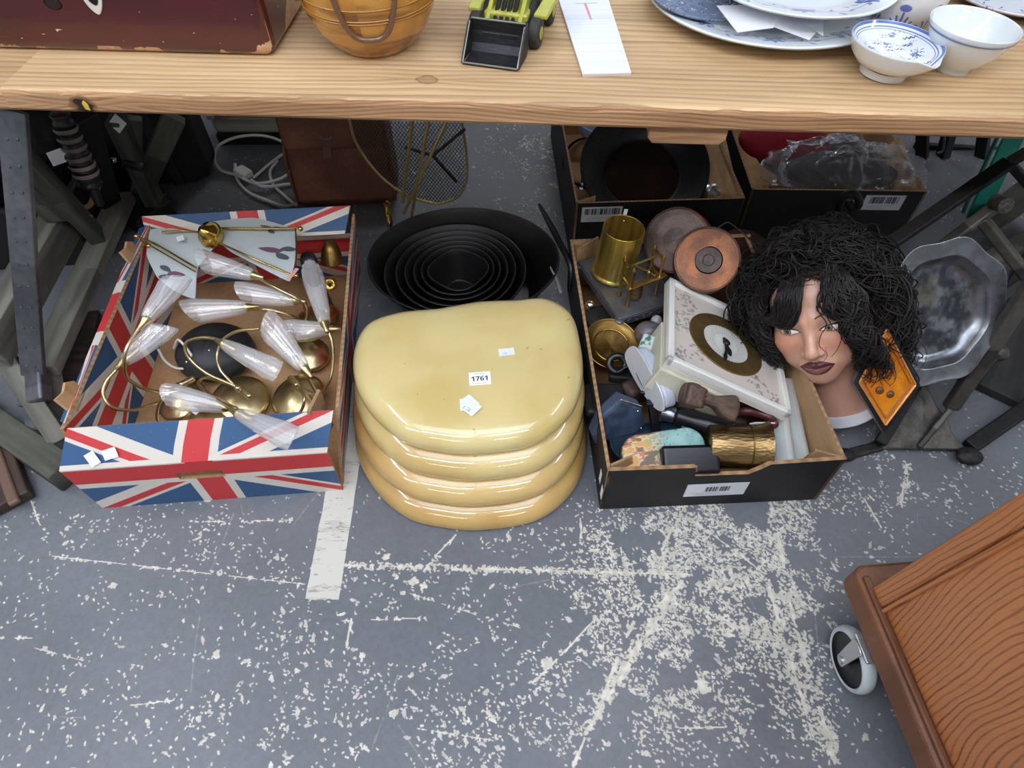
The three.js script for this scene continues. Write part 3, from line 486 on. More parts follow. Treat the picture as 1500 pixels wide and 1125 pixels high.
// ---------------------------------------------------------------- stack of yellow seats and the nest of black pots
{
  const out = [[-0.0683,0.19,-0.5918],[-0.1256,0.19,-0.5972],[-0.182,0.19,-0.6123],[-0.2425,0.19,-0.6607],[-0.2879,0.19,-0.7336],[-0.3037,0.19,-0.8126],[-0.2886,0.19,-0.8781],[-0.2353,0.19,-0.9097],[-0.149,0.19,-0.9249],[-0.0683,0.19,-0.9443],[0.0137,0.19,-0.9482],[0.0768,0.19,-0.9501],[0.1185,0.19,-0.9135],[0.1334,0.19,-0.8334],[0.1313,0.19,-0.7463],[0.1046,0.19,-0.6695],[0.0415,0.19,-0.6123]];
  const cx = out.reduce((s, p) => s + p[0], 0) / out.length, cz = out.reduce((s, p) => s + p[2], 0) / out.length;
  const N = 144, curve = new THREE.CatmullRomCurve3(out.map((p) => V(p[0] - cx, 0, p[2] - cz)), true, 'centripetal').getSpacedPoints(N).slice(0, N);
  // rings from the middle of the top out over the rounded edge to the open underside: [inset in metres from the edge, height]
  const rings = [[-1, 0.05], [0.15, 0.0497], [0.11, 0.049], [0.075, 0.0477], [0.05, 0.0458], [0.034, 0.0432], [0.022, 0.0395], [0.013, 0.0345], [0.0065, 0.0285], [0.0025, 0.022], [0.0005, 0.015], [0, 0.008], [0.0015, 0.003], [0.005, 0.0004], [0.009, 0.001], [0.012, 0.006], [0.02, 0.03], [-1, 0.04]];
  const pos = [], uv = [], idx = [];
  for (const [ins, y] of rings) for (const p of curve) { const L = Math.hypot(p.x, p.z), s = ins < 0 ? 0 : Math.max(0.04, (L - ins) / L); pos.push(p.x * s, y - (ins < 0 || ins > 0.012 ? 0 : 0), p.z * s); uv.push(p.x * s * 2 + 0.5, p.z * s * 2 + 0.5); }
  for (let i = 0; i < rings.length - 1; i++) for (let j = 0; j < N; j++) { const a = i * N + j, b = i * N + (j + 1) % N; idx.push(a, a + N, b, b, a + N, b + N); }
  let g = new THREE.BufferGeometry(); g.setAttribute('position', new THREE.Float32BufferAttribute(pos, 3)); g.setAttribute('uv', new THREE.Float32BufferAttribute(uv, 2)); g.setIndex(idx); g.computeVertexNormals();
  { const n = g.attributes.normal; let up = 0; for (let i = N; i < 2 * N; i++) up += n.getY(i); if (up < 0) { for (let i = 0; i < idx.length; i += 3) { const k = idx[i]; idx[i] = idx[i + 1]; idx[i + 1] = k; } g.setIndex(idx); g.computeVertexNormals(); } for (let j = 0; j < N; j++) n.setXYZ(j, 0, 1, 0); }
  const r = rng(3), specks = [...Array(26)].map(() => [r(), r(), 0.002 + r() * 0.005, r() * 3]);
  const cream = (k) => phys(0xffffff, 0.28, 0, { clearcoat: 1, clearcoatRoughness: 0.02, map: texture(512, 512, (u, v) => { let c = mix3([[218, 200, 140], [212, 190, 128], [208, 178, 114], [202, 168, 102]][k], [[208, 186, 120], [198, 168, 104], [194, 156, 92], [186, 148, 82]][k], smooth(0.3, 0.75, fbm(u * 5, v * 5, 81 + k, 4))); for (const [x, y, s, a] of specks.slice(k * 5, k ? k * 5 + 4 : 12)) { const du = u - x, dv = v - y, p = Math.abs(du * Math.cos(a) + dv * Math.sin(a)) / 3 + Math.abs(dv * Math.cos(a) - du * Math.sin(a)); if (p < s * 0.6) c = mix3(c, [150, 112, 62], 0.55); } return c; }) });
  const names = ['topmost cream yellow D-shaped moulded seat, with the numbered label on it', 'second cream yellow D-shaped seat from the top of the stack', 'third cream yellow D-shaped seat from the top of the stack', 'lowest cream yellow D-shaped seat, on the floor under the other three'];
  const STEP = 0.047;
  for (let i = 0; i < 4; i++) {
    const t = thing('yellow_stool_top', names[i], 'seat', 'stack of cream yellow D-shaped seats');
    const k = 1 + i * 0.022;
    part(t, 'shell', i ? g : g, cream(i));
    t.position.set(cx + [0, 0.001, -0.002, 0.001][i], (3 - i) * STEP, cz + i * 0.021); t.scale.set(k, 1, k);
    if (i === 0) {
      const lab = (name, x, z, w, d, a, m, label, y = 0.0502) => part(t, name, rbox(w, 0.0006, d, 0.00025, 1).rotateY(a).translate(x - cx, y, z - cz), m, label);
      const L1 = [-0.0575,0.19,-0.7226], L2 = [-0.0101,0.19,-0.7856], L3 = [-0.0795,0.19,-0.6651], L4 = [-0.0684,0.19,-0.6563], L5 = [-0.0737,0.19,-0.6695];
      const num = lab('lot_label', L1[0], L1[2], 0.039, 0.030, 0.1, mat(0xf4f5f4, 0.6), 'white label printed 1761');
      const face = new THREE.PlaneGeometry(0.037, 0.0285).rotateX(-Math.PI / 2).rotateY(0.1).translate(L1[0] - cx, 0.0507, L1[2] - cz);
      part(num, 'print', face, mat(0xffffff, 0.6, 0, { map: canvasTexture(256, 196, (c, w, h) => { c.fillStyle = '#f6f7f6'; c.fillRect(0, 0, w, h); c.fillStyle = '#14171c'; c.font = 'bold 100px sans-serif'; c.textAlign = 'center'; c.textBaseline = 'middle'; c.fillText('1761', w / 2, h / 2 + 2, w - 26); c.fillStyle = '#9aa0a8'; c.fillRect(60, 20, 136, 7); c.fillRect(50, 172, 156, 6); }) }));
      const scrawl = (s) => mat(0xffffff, 0.7, 0, { map: canvasTexture(96, 72, (c, w, h) => { c.fillStyle = '#e3e9f2'; c.fillRect(0, 0, w, h); const q = rng(s); c.fillStyle = '#8f96a4'; for (let i = 0; i < 7; i++) c.fillRect(18 + q() * 24, 40 + q() * 18, 3 + q() * 12, 4); }) });
      lab('price_sticker', L2[0], L2[2], 0.029, 0.017, 0.14, scrawl(1), 'white sticker, slightly askew');
      lab('price_sticker', L3[0], L3[2], 0.022, 0.026, 0.1, scrawl(2), 'overlapping white sticker', 0.0498); lab('price_sticker', L5[0], L5[2], 0.022, 0.028, 0.75, scrawl(3), 'overlapping white sticker', 0.0503); lab('price_sticker', L4[0], L4[2], 0.022, 0.027, -0.7, scrawl(4), 'overlapping white sticker', 0.0508);
    }
  }
}
{
  const potMat = mat(0xffffff, 0.42, 0, { map: mottle([20, 20, 21], [13, 13, 14], 6, 91, 6) });
  const words = ['widest black plastic pot, an oval holding all the smaller black pots', 'second widest black pot, nested in the oval one', 'third widest of the nested black pots', 'fourth widest of the nested black pots', 'fifth widest of the nested black pots, third from the smallest', 'second smallest of the nested black pots', 'smallest black pot, squarish and empty in the middle of the nest'];
  const C = [-0.1255,0.12,-1.1064], radii = [0.216, 0.159, 0.135, 0.116, 0.098, 0.082, 0.066];
  radii.forEach((r, i) => {
    const t = thing('plant_pot', words[i], 'pot', 'nest of black pots behind the yellow seats'), H = i ? 0.108 - i * 0.001 : 0.12, b = r * (i ? 0.66 : 0.72), y0 = 0.004 + i * 0.0035, T = 0.003;
    const g = lathe([[0, y0], [b * 0.96, y0], [b, y0 + 0.004], [lerp(b, r, 0.9), H - 0.012], [r - 0.002, H - 0.004], [r + 0.0016, H - 0.0015], [r + 0.001, H + 0.001], [r - 0.003, H + 0.0008], [lerp(b, r, 0.9) - T, H - 0.012], [b - T, y0 + 0.008], [b - T - 0.004, y0 + T], [0, y0 + T]], 96);
    if (i === 6) dent(g, (q) => { const a = Math.atan2(q.z, q.x), k = 1 + 0.05 * Math.cos(4 * a + 0.6); q.x *= k; q.z *= k; });
    part(t, 'shell', g, potMat);
    if (i === 6) part(t, 'stamp', rbox(0.014, 0.0006, 0.009, 0.0002, 1).translate(0.008, y0 + T + 0.0005, 0.012), mat(0x3a3d40, 0.6), 'faint grey stamp on the bottom');
    t.position.set(C[0] + (i ? (i - 3) * 0.0012 : 0.016), 0, C[2] + (i ? 0.003 * (3 - i) * 0.4 : -0.022)); if (!i) t.scale.set(1, 1, 0.84);
  });
  // black handle strip leaning against the nest at its right
  const s = thing('plastic_strip', 'black plastic strip with a pale end, standing between the pots and the black box', 'strip');
  part(s, 'strip', tube([[0.0668,0.12,-1.3218],[0.1066,0.13,-1.1764],[0.1323,0.11,-1.1063],[0.1303,0.07,-1.0754]], (t) => 0.004 + 0.004 * Math.sin(t * 3.1), 8).scale(1, 1, 1), blackPlastic); part(s, 'pale_end', tube([[0.0845,0.13,-1.0862],[0.0996,0.11,-1.0617],[0.1066,0.1,-1.0376]], (t) => 0.0015 + 0.004 * t, 8), mat(0x6d6e6e, 0.4), 'grey end'); settle(s);
}

// ---------------------------------------------------------------- open black carton of bric-a-brac
const barcode = (seed, w = 256, h = 72, code = [0.3, 0.72, 0.22, 0.62]) => canvasTexture(w, h, (c) => {
  c.fillStyle = '#e2e5ea'; c.fillRect(0, 0, w, h); const r = rng(seed);
  const [x0, x1, y0, y1] = code; let x = x0 * w; while (x < x1 * w) { const b = 1 + r() * 4; c.fillStyle = r() < 0.62 ? '#3b3d43' : '#c9ccd2'; c.fillRect(x, y0 * h, b, (y1 - y0) * h); x += b; }
  c.fillStyle = '#a6abb4'; for (let i = 0; i < 4; i++) c.fillRect(w * (0.08 + 0.1 * r()), h * (0.7 + 0.07 * i), w * (0.3 + 0.4 * r()), 2); c.fillRect(w * 0.35, h * 0.08, w * 0.3, 2);
});
const BOX = { c: [0.354, 0, -0.872], turn: 0.05, w: 0.41, d: 0.6, h: 0.145 };
{
  const t = thing('cardboard_box', 'open black cardboard box heaped with a clock, brassware and oddments beside the mannequin head', 'box');
  const { w, d, h } = BOX, X = w / 2, Z = d / 2, T = 0.006, m = [blackCard, kraftPale, corrugated];
  part(t, 'base_panel', boxUV(rbox(w - 0.004, 0.006, d - 0.004, 0.001).translate(0, 0.003, 0), 2), kraft, 'bare brown card bottom');
  // the front dips in the middle
  const top = [[-X, h - 0.004], [-0.055, h - 0.006], [-0.05, h - 0.034], [0.045, h - 0.036], [0.065, h - 0.018], [0.075, h - 0.006], [X, h]];
  const pts = [[-X, 0], [X, 0], ...top.slice().reverse()], g = slab(pts, T, 0).translate(0, 0, Z - T / 2); planarUV(g, 'x', 'y', 3);
  part(t, 'front_panel', g, blackCard);
  const lip = (a, b) => bar([a[0], a[1], Z - T / 2], [b[0], b[1], Z - T / 2], T + 0.0012, 0.002, 0.0005);
  part(t, 'cut_edge', merge(top.slice(0, -1).map((p, i) => lip(p, top[i + 1]))), corrugated, 'bare corrugated edge of the card');
  part(t, 'inner_lining', planarUV(slab(pts.map(([a, b]) => [a * 0.985, Math.max(0.005, b - 0.002)]), 0.0015, 0).translate(0, 0, Z - T - 0.001), 'x', 'y', 3), kraftPale, 'brown inner face of the front');
  part(t, 'back_panel', sheet([X, 0, -Z], [-X, 0, -Z], [-X, h, -Z], [X, h, -Z], T), m);
  part(t, 'side_panel', sheet([-X, 0, -Z], [-X, 0, Z], [-X - 0.002, h - 0.004, Z], [-X - 0.003, h, -Z], T, 4), m);
  part(t, 'side_panel', sheet([X, 0, Z], [X, 0, -Z], [X - 0.008, h, -Z], [X, h, Z], T, 4, [0, 0, 1, 1], 0.0), m);
  for (const s of [-1, 1]) { part(t, 'corner_flap', sheet([s * (X - 0.006), h - 0.05, Z - 0.008], [s * (X - 0.055), h - 0.055, Z - 0.03], [s * (X - 0.045), h - 0.004, Z - 0.026], [s * (X - 0.006), h - 0.001, Z - 0.008], 0.004), [kraftPale, kraftPale, corrugated], 'folded brown corner flap'); }
  part(t, 'corner_flap', sheet([-X + 0.008, h - 0.07, -Z + 0.05], [-X + 0.06, h - 0.07, -Z + 0.01], [-X + 0.06, h + 0.012, -Z + 0.01], [-X + 0.008, h + 0.012, -Z + 0.05], 0.004), [kraftPale, kraftPale, corrugated], 'folded brown corner flap');
  const lab = part(t, 'address_label', rbox(0.112, 0.044, 0.0008, 0.0003, 1).translate(0.0, 0.058, Z + 0.0006), mat(0xd9dde4, 0.5), 'white printed label');
  part(lab, 'print', new THREE.PlaneGeometry(0.108, 0.042).translate(0.0, 0.058, Z + 0.0013), mat(0xffffff, 0.5, 0, { map: barcode(5) }));
  for (const z of [0.02, 0.045]) part(t, 'sticker', rbox(0.0008, 0.034, 0.012, 0.0003, 1).translate(-X - 0.0024, 0.07 - (z - 0.02) * 0.5, Z - 0.05 + z), paper, 'small white sticker');
  t.position.set(...BOX.c); t.rotation.y = BOX.turn;
}

// square clock lying askew on its cream case
{
  const t = thing('clock', 'square wall clock with a white frame, brass numeral ring and faded floral face', 'clock');
  const S = 0.257, fr = white => mat(white, 0.45);
  const faceMap = canvasTexture(512, 512, (c, w) => {
    c.fillStyle = '#cfc8bc'; c.fillRect(0, 0, w, w); const r = rng(11);
    for (let i = 0; i < 900; i++) { c.fillStyle = `rgba(150,138,132,${r() * 0.1})`; c.fillRect(r() * w, r() * w, 2, 2 + r() * 5); }
    const spray = (x, y, a) => { c.save(); c.translate(x, y); c.rotate(a); for (let i = 0; i < 34; i++) { const px = (r() - 0.5) * 150, py = (r() - 0.5) * 74; c.fillStyle = ['rgba(128,118,132,.6)', 'rgba(112,116,104,.55)', 'rgba(160,140,138,.6)'][i % 3]; c.beginPath(); c.ellipse(px, py, 5 + r() * 9, 2.5 + r() * 4, r() * 6.3, 0, 6.3); c.fill(); } c.restore(); };
    spray(88, 100, 0.9); spray(424, 100, -0.9); spray(100, 410, -0.7); spray(408, 420, 0.6); spray(60, 250, 1.5);
    c.strokeStyle = '#a98f72'; c.lineWidth = 6; c.strokeRect(14, 14, w - 28, w - 28);
  });
  const plate = slab(shape([[0, 0], [S, 0], [S, S], [0, S]]), 0.012, 0.001).translate(0, 0, -0.006);
  part(t, 'back_board', plate, fr(0xd9d5c9));
  const face = part(t, 'face', planarUV(slab(shape([[0.012, 0.012], [S - 0.012, 0.012], [S - 0.012, S - 0.012], [0.012, S - 0.012]]), 0.003, 0).translate(0, 0, 0.0016), 'x', 'y', 1 / S), mat(0xffffff, 0.5, 0, { map: faceMap }), 'faded cream face with small flower sprays');
  const rail = (a, b) => bar(a, b, 0.013, 0.018, 0.003, [0, 0, 1]);
  for (const [a, b] of [[[0, 0.0065, 0.002], [S, 0.0065, 0.002]], [[0, S - 0.0065, 0.002], [S, S - 0.0065, 0.002]], [[0.0065, 0, 0.002], [0.0065, S, 0.002]], [[S - 0.0065, 0, 0.002], [S - 0.0065, S, 0.002]]]) part(t, 'frame_rail', rail(a, b), fr(0xe4e3dc), 'white frame moulding');
  const ringShape = new THREE.Shape().absarc(0, 0, 0.08, 0, Math.PI * 2), hole = new THREE.Path().absarc(0, 0, 0.05, 0, Math.PI * 2, true); ringShape.holes.push(hole);
  const C = [S / 2, S / 2];
  const ringGeo = new THREE.ExtrudeGeometry(ringShape, { depth: 0.0022, bevelEnabled: true, bevelSize: 0.0006, bevelThickness: 0.0006, curveSegments: 72 }).translate(C[0], C[1], 0.003);
  const ring = part(t, 'numeral_ring', ringGeo, mat(0xffffff, 0.42, 0.75, { map: mottle([150, 126, 76], [118, 96, 56], 5, 102, 10) }), 'dull brass numeral ring');
  const roman = ['XII', 'I', 'II', 'III', 'IIII', 'V', 'VI', 'VII', 'VIII', 'IX', 'X', 'XI'], ink = mat(0x3a3022, 0.6);
  roman.forEach((n, i) => { const a = Math.PI / 2 - i * Math.PI / 6, gs = []; let off = -(n.length - 1) / 2; for (const ch of n) { const o = off * 0.0042; off++; const st = (dx0, dx1) => gs.push(bar([0.055, o + dx0, 0], [0.075, o + dx1, 0], 0.0011, 0.0006, 0.0002, [0, 0, 1])); if (ch === 'I') st(0, 0); else if (ch === 'V') { st(0, 0.0017); st(0, -0.0017); } else { st(-0.0017, 0.0017); st(0.0017, -0.0017); } } part(ring, 'numeral', merge(gs).rotateZ(a).translate(C[0], C[1], 0.006), ink); });
  part(t, 'dial_centre', new THREE.CylinderGeometry(0.05, 0.05, 0.001, 64).rotateX(Math.PI / 2).translate(C[0], C[1], 0.0035), mat(0xd2d4cc, 0.5), 'pale grey centre');
  const rays = []; for (let i = 0; i < 48; i++) { const a = i * Math.PI / 24; rays.push(bar([Math.cos(a) * 0.026, Math.sin(a) * 0.026, 0], [Math.cos(a) * 0.049, Math.sin(a) * 0.049, 0], 0.0006, 0.0004, 0.0001, [0, 0, 1])); }
  part(t, 'minute_ray', merge(rays).translate(C[0], C[1], 0.0042), mat(0x9b9c94, 0.6), 'thin grey rays');
  const hand = mat(0x2c2a28, 0.5, 0.4);
  part(t, 'hand', slab([[-0.004, -0.012], [0, -0.016], [0.004, -0.012], [0.0025, 0.006], [0.008, 0.02], [0.001, 0.036], [-0.006, 0.02], [-0.0025, 0.006]], 0.0012, 0.0003, true).rotateZ(Math.PI + 0.25).translate(C[0], C[1], 0.006), hand);
  part(t, 'hand', slab([[-0.003, -0.01], [0.003, -0.01], [0.0022, 0.03], [0.0045, 0.044], [0, 0.06], [-0.0045, 0.044], [-0.0022, 0.03]], 0.0012, 0.0003, true).rotateZ(Math.PI - 0.12).translate(C[0], C[1], 0.0076), hand);
  part(t, 'hub', lathe([[0, 0.006], [0.004, 0.0055], [0.0075, 0.003], [0.0075, 0], [0, 0]], 24).rotateX(Math.PI / 2).translate(C[0], C[1], 0.006), hand);
  part(t, 'case', boxUV(rbox(0.15, 0.14, 0.055, 0.003).translate(0.072, 0.062, -0.04), 4), mat(0xffffff, 0.55, 0, { map: mottle([206, 202, 180], [190, 186, 164], 4, 103, 8) }), 'cream case behind the face');
  pose(t, frame([0.2724, 0.218, -0.739], [0.2332, -0.0906, 0.0575], [0.0478, -0.0382, -0.25]));
}
// old scale plinth with its brass works, and a brass shell case standing on it
{
  const o = [0.2224,0.13,-0.9302], m = frame(o, [0.925, 0, -0.379], [0, 1, 0]);
  const t = thing('mechanism', 'brass clockwork frame of posts and bars fixed on a grey footed metal plinth', 'mechanism');
  const zinc = mat(0xffffff, 0.48, 0.55, { map: mottle([112, 112, 118], [84, 84, 90], 6, 104, 14) });
  t.scale.setScalar(1); const P = (name, g, mm, l) => part(t, name, g, mm, l);
  P('plate', boxUV(rbox(0.21, 0.006, 0.19, 0.002).translate(0.1, 0.001, -0.09), 4), zinc, 'grey metal plate');
  for (const [a, b] of [[[-0.004, -0.009, 0.004], [0.205, -0.009, 0.004]], [[-0.004, -0.009, 0.004], [-0.004, -0.009, -0.185]], [[0.205, -0.009, 0.004], [0.205, -0.009, -0.185]], [[-0.004, -0.009, -0.185], [0.205, -0.009, -0.185]]]) P('apron', bar(a, b, 0.005, 0.018, 0.0015), zinc, 'cast apron of the plinth');
  for (let i = 0; i < 9; i++) P('scroll', new THREE.TorusGeometry(0.004, 0.0012, 6, 12, 4.6).rotateZ(i * 2.2).translate(0.02 + i * 0.017, -0.009, 0.0072), zinc);
  for (const [x, z] of [[0, 0], [0.2, 0], [0, -0.18], [0.2, -0.18]]) P('foot', lathe([[0, -0.034], [0.007, -0.034], [0.008, -0.03], [0.004, -0.024], [0.006, -0.016], [0.011, -0.008], [0.011, 0], [0, 0]], 20).translate(x, -0.002, z), zinc);
  const post = (x, z, h) => P('post', lathe([[0, 0], [0.0045, 0], [0.0045, 0.004], [0.0028, 0.008], [0.0028, h * 0.5], [0.005, h * 0.52], [0.0028, h * 0.56], [0.0026, h * 0.9], [0.0042, h * 0.92], [0.0042, h], [0.0015, h + 0.005], [0, h + 0.006]], 16).translate(x, 0.004, z), brassSatin);
  post(0.028, -0.022, 0.1); post(0.028, -0.058, 0.1); post(0.1, -0.03, 0.1); post(0.1, -0.065, 0.1);
  const b = (p, q, w = 0.005, h = 0.004) => P('crossbar', bar(p, q, w, h, 0.001), brassSatin);
  b([0.022, 0.098, -0.04], [0.108, 0.098, -0.048], 0.004); b([0.02, 0.056, -0.022], [0.115, 0.056, -0.03], 0.012, 0.003); b([0.028, 0.056, -0.022], [0.028, 0.056, -0.06]); b([0.1, 0.056, -0.03], [0.1, 0.056, -0.066]); b([0.028, 0.1, -0.022], [0.028, 0.1, -0.06]); b([0.1, 0.1, -0.03], [0.1, 0.1, -0.066]); b([0.045, 0.092, -0.045], [0.09, 0.062, -0.03], 0.005); b([0.03, 0.042, -0.03], [0.075, 0.042, -0.034], 0.004);
  const coil = []; for (let i = 0; i <= 60; i++) { const a = i / 60 * Math.PI * 10; coil.push([0.052 + 0.013 * Math.cos(a), 0.014 + 0.026 * i / 60, -0.036 + 0.013 * Math.sin(a)]); }
  P('coil_spring', tube(coil, 0.0013, 6, 200), brassOld);
  P('pivot', lathe([[0, 0.012], [0.004, 0.01], [0.005, 0], [0, 0]], 14).rotateX(1.2).translate(0.07, 0.076, -0.036), brassPolished);
  pose(t, m);
  const s = thing('shell_case', 'shiny brass cylinder open at the top, standing on the metal plinth', 'brass cylinder');
  const g = lathe([[0, 0], [0.047, 0], [0.049, 0.002], [0.049, 0.006], [0.0455, 0.009], [0.0445, 0.012], [0.043, 0.118], [0.0422, 0.12], [0.0412, 0.118], [0.0425, 0.012], [0.03, 0.005], [0, 0.005]], 64);
  part(s, 'body', g, mat(0xffffff, 0.32, 0.9, { map: texture(256, 256, (u, v) => { const n = fbm(u * 26, v * 5, 105, 4), k = noise(u * 90, v * 220, 106); return mix3([224, 202, 112], [164, 138, 62], smooth(0.35, 0.75, n) * 0.7 + (k > 0.86 ? 0.3 : 0)); }) }));
  part(s, 'rivet', new THREE.SphereGeometry(0.003, 10, 8).translate(0.006, 0.105, -0.041), brassPolished); part(s, 'tab', rbox(0.008, 0.03, 0.001, 0.0004).translate(0.006, 0.118, -0.0435), paper, 'small pale tag');
  s.position.set(...[0.2206,0.135,-1.0651]); s.rotation.z = -0.07;
}
// copper pans at the back of the box
{
  const copper = (a, b, s) => mat(0xffffff, 0.5, 0.55, { map: mottle(a, b, 7, s, 20) });
  const pan = (label, at, n, r, d, face, side, centre) => {
    const t = thing('copper_pan', label, 'pan');
    const g = lathe([[0, 0], [r * 0.96, 0], [r, 0.003], [r, d], [r - 0.002, d + 0.001], [r - 0.003, d - 0.001], [r - 0.003, 0.006], [0, 0.006]], 64);
    part(t, 'body', g, side);
    part(t, 'bottom', lathe([[0, -0.0015], [r * 0.38, -0.0012], [r * 0.4, -0.0005], [r * 0.9, -0.001], [r * 0.96, 0.0005], [0, 0.0005]], 56), face);
    if (centre) { part(t, 'centre_stain', lathe([[0, -0.0024], [r * 0.36, -0.0022], [r * 0.42, -0.0008], [0, -0.0008]], 40).translate(0.003, 0, 0), centre, 'dark round patch'); part(t, 'centre_ring', new THREE.TorusGeometry(r * 0.17, 0.0012, 6, 30).rotateX(Math.PI / 2).translate(0.003, -0.0024, 0), centre); }
    // the pan's bottom faces along n
    t.quaternion.setFromUnitVectors(V(0, -1, 0), V(n).normalize()); t.position.set(...at); return t;
  };
  pan('copper pan with a bright orange underside facing up out of the black box', [0.3914,0.2293,-0.9972], [-0.2, 0.72, 0.62], 0.066, 0.05, copper([160, 104, 70], [112, 76, 58], 107), copper([120, 88, 66], [86, 62, 50], 108), copper([88, 74, 68], [66, 58, 56], 109));
  pan('tarnished grey-brown copper pan lying behind the orange one', [0.3461,0.2073,-1.0827], [-0.42, 0.62, 0.6], 0.07, 0.055, copper([112, 98, 92], [82, 70, 66], 110), copper([124, 76, 56], [84, 52, 42], 111));
  const r = thing('red_tin', 'dark reddish tin behind the orange copper pan, with a wire handle', 'tin'); part(r, 'body', lathe([[0, 0], [0.05, 0], [0.052, 0.003], [0.052, 0.03], [0, 0.03]], 40).translate(...[0.5253,0.11,-1.1526]), copper([74, 34, 28], [50, 24, 22], 112)); part(r, 'wire_handle', tube([[0.4674,0.16,-1.1852],[0.4926,0.16,-1.2023],[0.5041,0.16,-1.19],[0.523,0.16,-1.1565],[0.5411,0.16,-1.1034]], 0.0014, 6), steelDull); settle(r);
}
// oddments, front half of the box
{
  // hammered brass mug on its side
  const mug = thing('brass_mug', 'hammered brass mug lying on its side at the front of the black box', 'mug');
  const g = dent(lathe([[0, 0], [0.036, 0], [0.04, 0.004], [0.0405, 0.04], [0.041, 0.085], [0.045, 0.108], [0.051, 0.122], [0.0495, 0.123], [0.0435, 0.108], [0.039, 0.085], [0.038, 0.01], [0, 0.008]], 72), (q) => { const a = Math.atan2(q.z, q.x), n = 1 + 0.012 * (noise(a * 9 + 40, q.y * 260, 5) - 0.5); q.x *= 0.9 * n; q.z *= 0.9 * n; });
  part(mug, 'body', g, brassOld.clone()).material.setValues({ roughness: 0.36, bumpScale: 0.0006, bumpMap: texture(512, 256, (u, v) => { let m = 9; const X = u * 52, Y = v * 24; for (let i = -1; i < 2; i++) for (let j = -1; j < 2; j++) { const a = Math.floor(X) + i, b = Math.floor(Y) + j; m = Math.min(m, Math.hypot(X - a - hash2((a + 52) % 52, b, 5), Y - b - hash2((a + 52) % 52, b, 6))); } const g = clamp(m * 1.1) * 255; return [g, g, g]; }, false), map: mottle([168, 142, 96], [124, 100, 66], 6, 113, 16) });
  mug.userData.keep = 0; delete mug.userData.keep;
  part(mug, 'band', new THREE.TorusGeometry(0.0378, 0.0014, 8, 60).rotateX(Math.PI / 2).translate(0, 0.085, 0), brassOld);
  pose(mug, frame([0.3508,0.115,-0.6318], [0.1, 1, 0.1], [0.98, 0.0, 0.1])); { const d = V([0.4565,0.122,-0.6216]).sub(V([0.3508,0.115,-0.6318])).normalize(); mug.quaternion.setFromUnitVectors(V(0, 1, 0), d); mug.scale.set(1, 0.86, 1); }
  // picture tin
  const tin = thing('tin_box', 'turquoise tin with a worn orange picture on its lid, in the black box', 'tin');
  const tinMap = texture(512, 256, (u, v) => { let c = mix3([136, 178, 170], [112, 156, 150], smooth(0.3, 0.7, fbm(u * 6, v * 4, 114, 4))); const e = fbm(u * 9, v * 8, 115, 4), q = smooth(0.62, 0.28, u + (e - 0.5) * 0.4); if (q > 0) c = mix3(c, e > 0.56 ? [196, 148, 66] : e > 0.46 ? [188, 176, 140] : e > 0.38 ? [186, 108, 66] : [104, 92, 70], q); if (noise(u * 60, v * 30, 116) > 0.9) c = [72, 92, 88]; return c; });
  const oval = (w, h) => { const s = new THREE.Shape(), r = h * 0.46; s.absarc(-w / 2 + r, -h / 2 + r, r, Math.PI, 1.5 * Math.PI); s.absarc(w / 2 - r, -h / 2 + r, r, 1.5 * Math.PI, 0); s.absarc(w / 2 - r, h / 2 - r, r, 0, Math.PI / 2); s.absarc(-w / 2 + r, h / 2 - r, r, Math.PI / 2, Math.PI); return s; };
  const lidG = slab(oval(0.152, 0.072), 0.016, 0.003); { const p = lidG.attributes.position, uv = lidG.attributes.uv; for (let i = 0; i < p.count; i++) uv.setXY(i, p.getX(i) / 0.152 + 0.5, p.getY(i) / 0.072 + 0.5); }
  part(tin, 'lid', lidG.rotateX(-Math.PI / 2).translate(0, 0.018, 0), mat(0xffffff, 0.35, 0.1, { map: tinMap }));
  part(tin, 'body', slab(oval(0.148, 0.068), 0.03, 0.003).rotateX(-Math.PI / 2).translate(0, -0.002, 0), mat(0x2f4a56, 0.4, 0.2), 'dark blue tin sides');
  pose(tin, frame([0.2698,0.096,-0.625], [0.98, 0.02, -0.16], [0.1, 0.92, 0.34]));
  const tray = thing('tin_box', 'dark blue tin beneath the turquoise one, only its curved rim showing', 'tin'); part(tray, 'body', slab(oval(0.16, 0.074), 0.03, 0.004).rotateX(-Math.PI / 2), mat(0x24384a, 0.35, 0.2)); part(tray, 'rim', tube(oval(0.161, 0.075).getPoints(12).map((p) => [p.x, 0.014, -p.y]), 0.002, 6, 90, true), mat(0x3a5264, 0.3, 0.3)); tray.position.set(...[0.2644,0.065,-0.6654]); tray.rotation.y = 0.18;
  // black spectacle case
  const wal = thing('spectacle_case', 'glossy black case lying flat at the front of the black box, under the notch', 'case'); part(wal, 'lower_half', rbox(0.1, 0.016, 0.05, 0.006, 3).translate(0, 0.008, 0), blackPlastic); part(wal, 'upper_half', rbox(0.102, 0.016, 0.052, 0.007, 3).translate(0, 0.0255, 0), phys(0x0c0c0e, 0.22)); pose(wal, frame([0.3116,0.1,-0.6053], [0.99, -0.03, -0.05], [0, 0.9, 0.42]));
  // navy leather pouch
  const pouch = thing('leather_pouch', 'stiff navy leather pouch standing at the left front of the black box', 'pouch');
  const pm = mat(0xffffff, 0.5, 0, { map: mottle([66, 82, 104], [46, 60, 80], 8, 117, 10) });
  const O = [0.1811,0.07,-0.6775], mm = frame(O, V([0.2572,0.08,-0.6988]).sub(V(O)), [0.0, 0.8, -0.2]), body = slab([[-0.028, 0.004], [0.056, 0], [0.072, 0.02], [0.066, 0.062], [0.03, 0.096], [-0.012, 0.066], [-0.032, 0.03]], 0.03, 0.006);
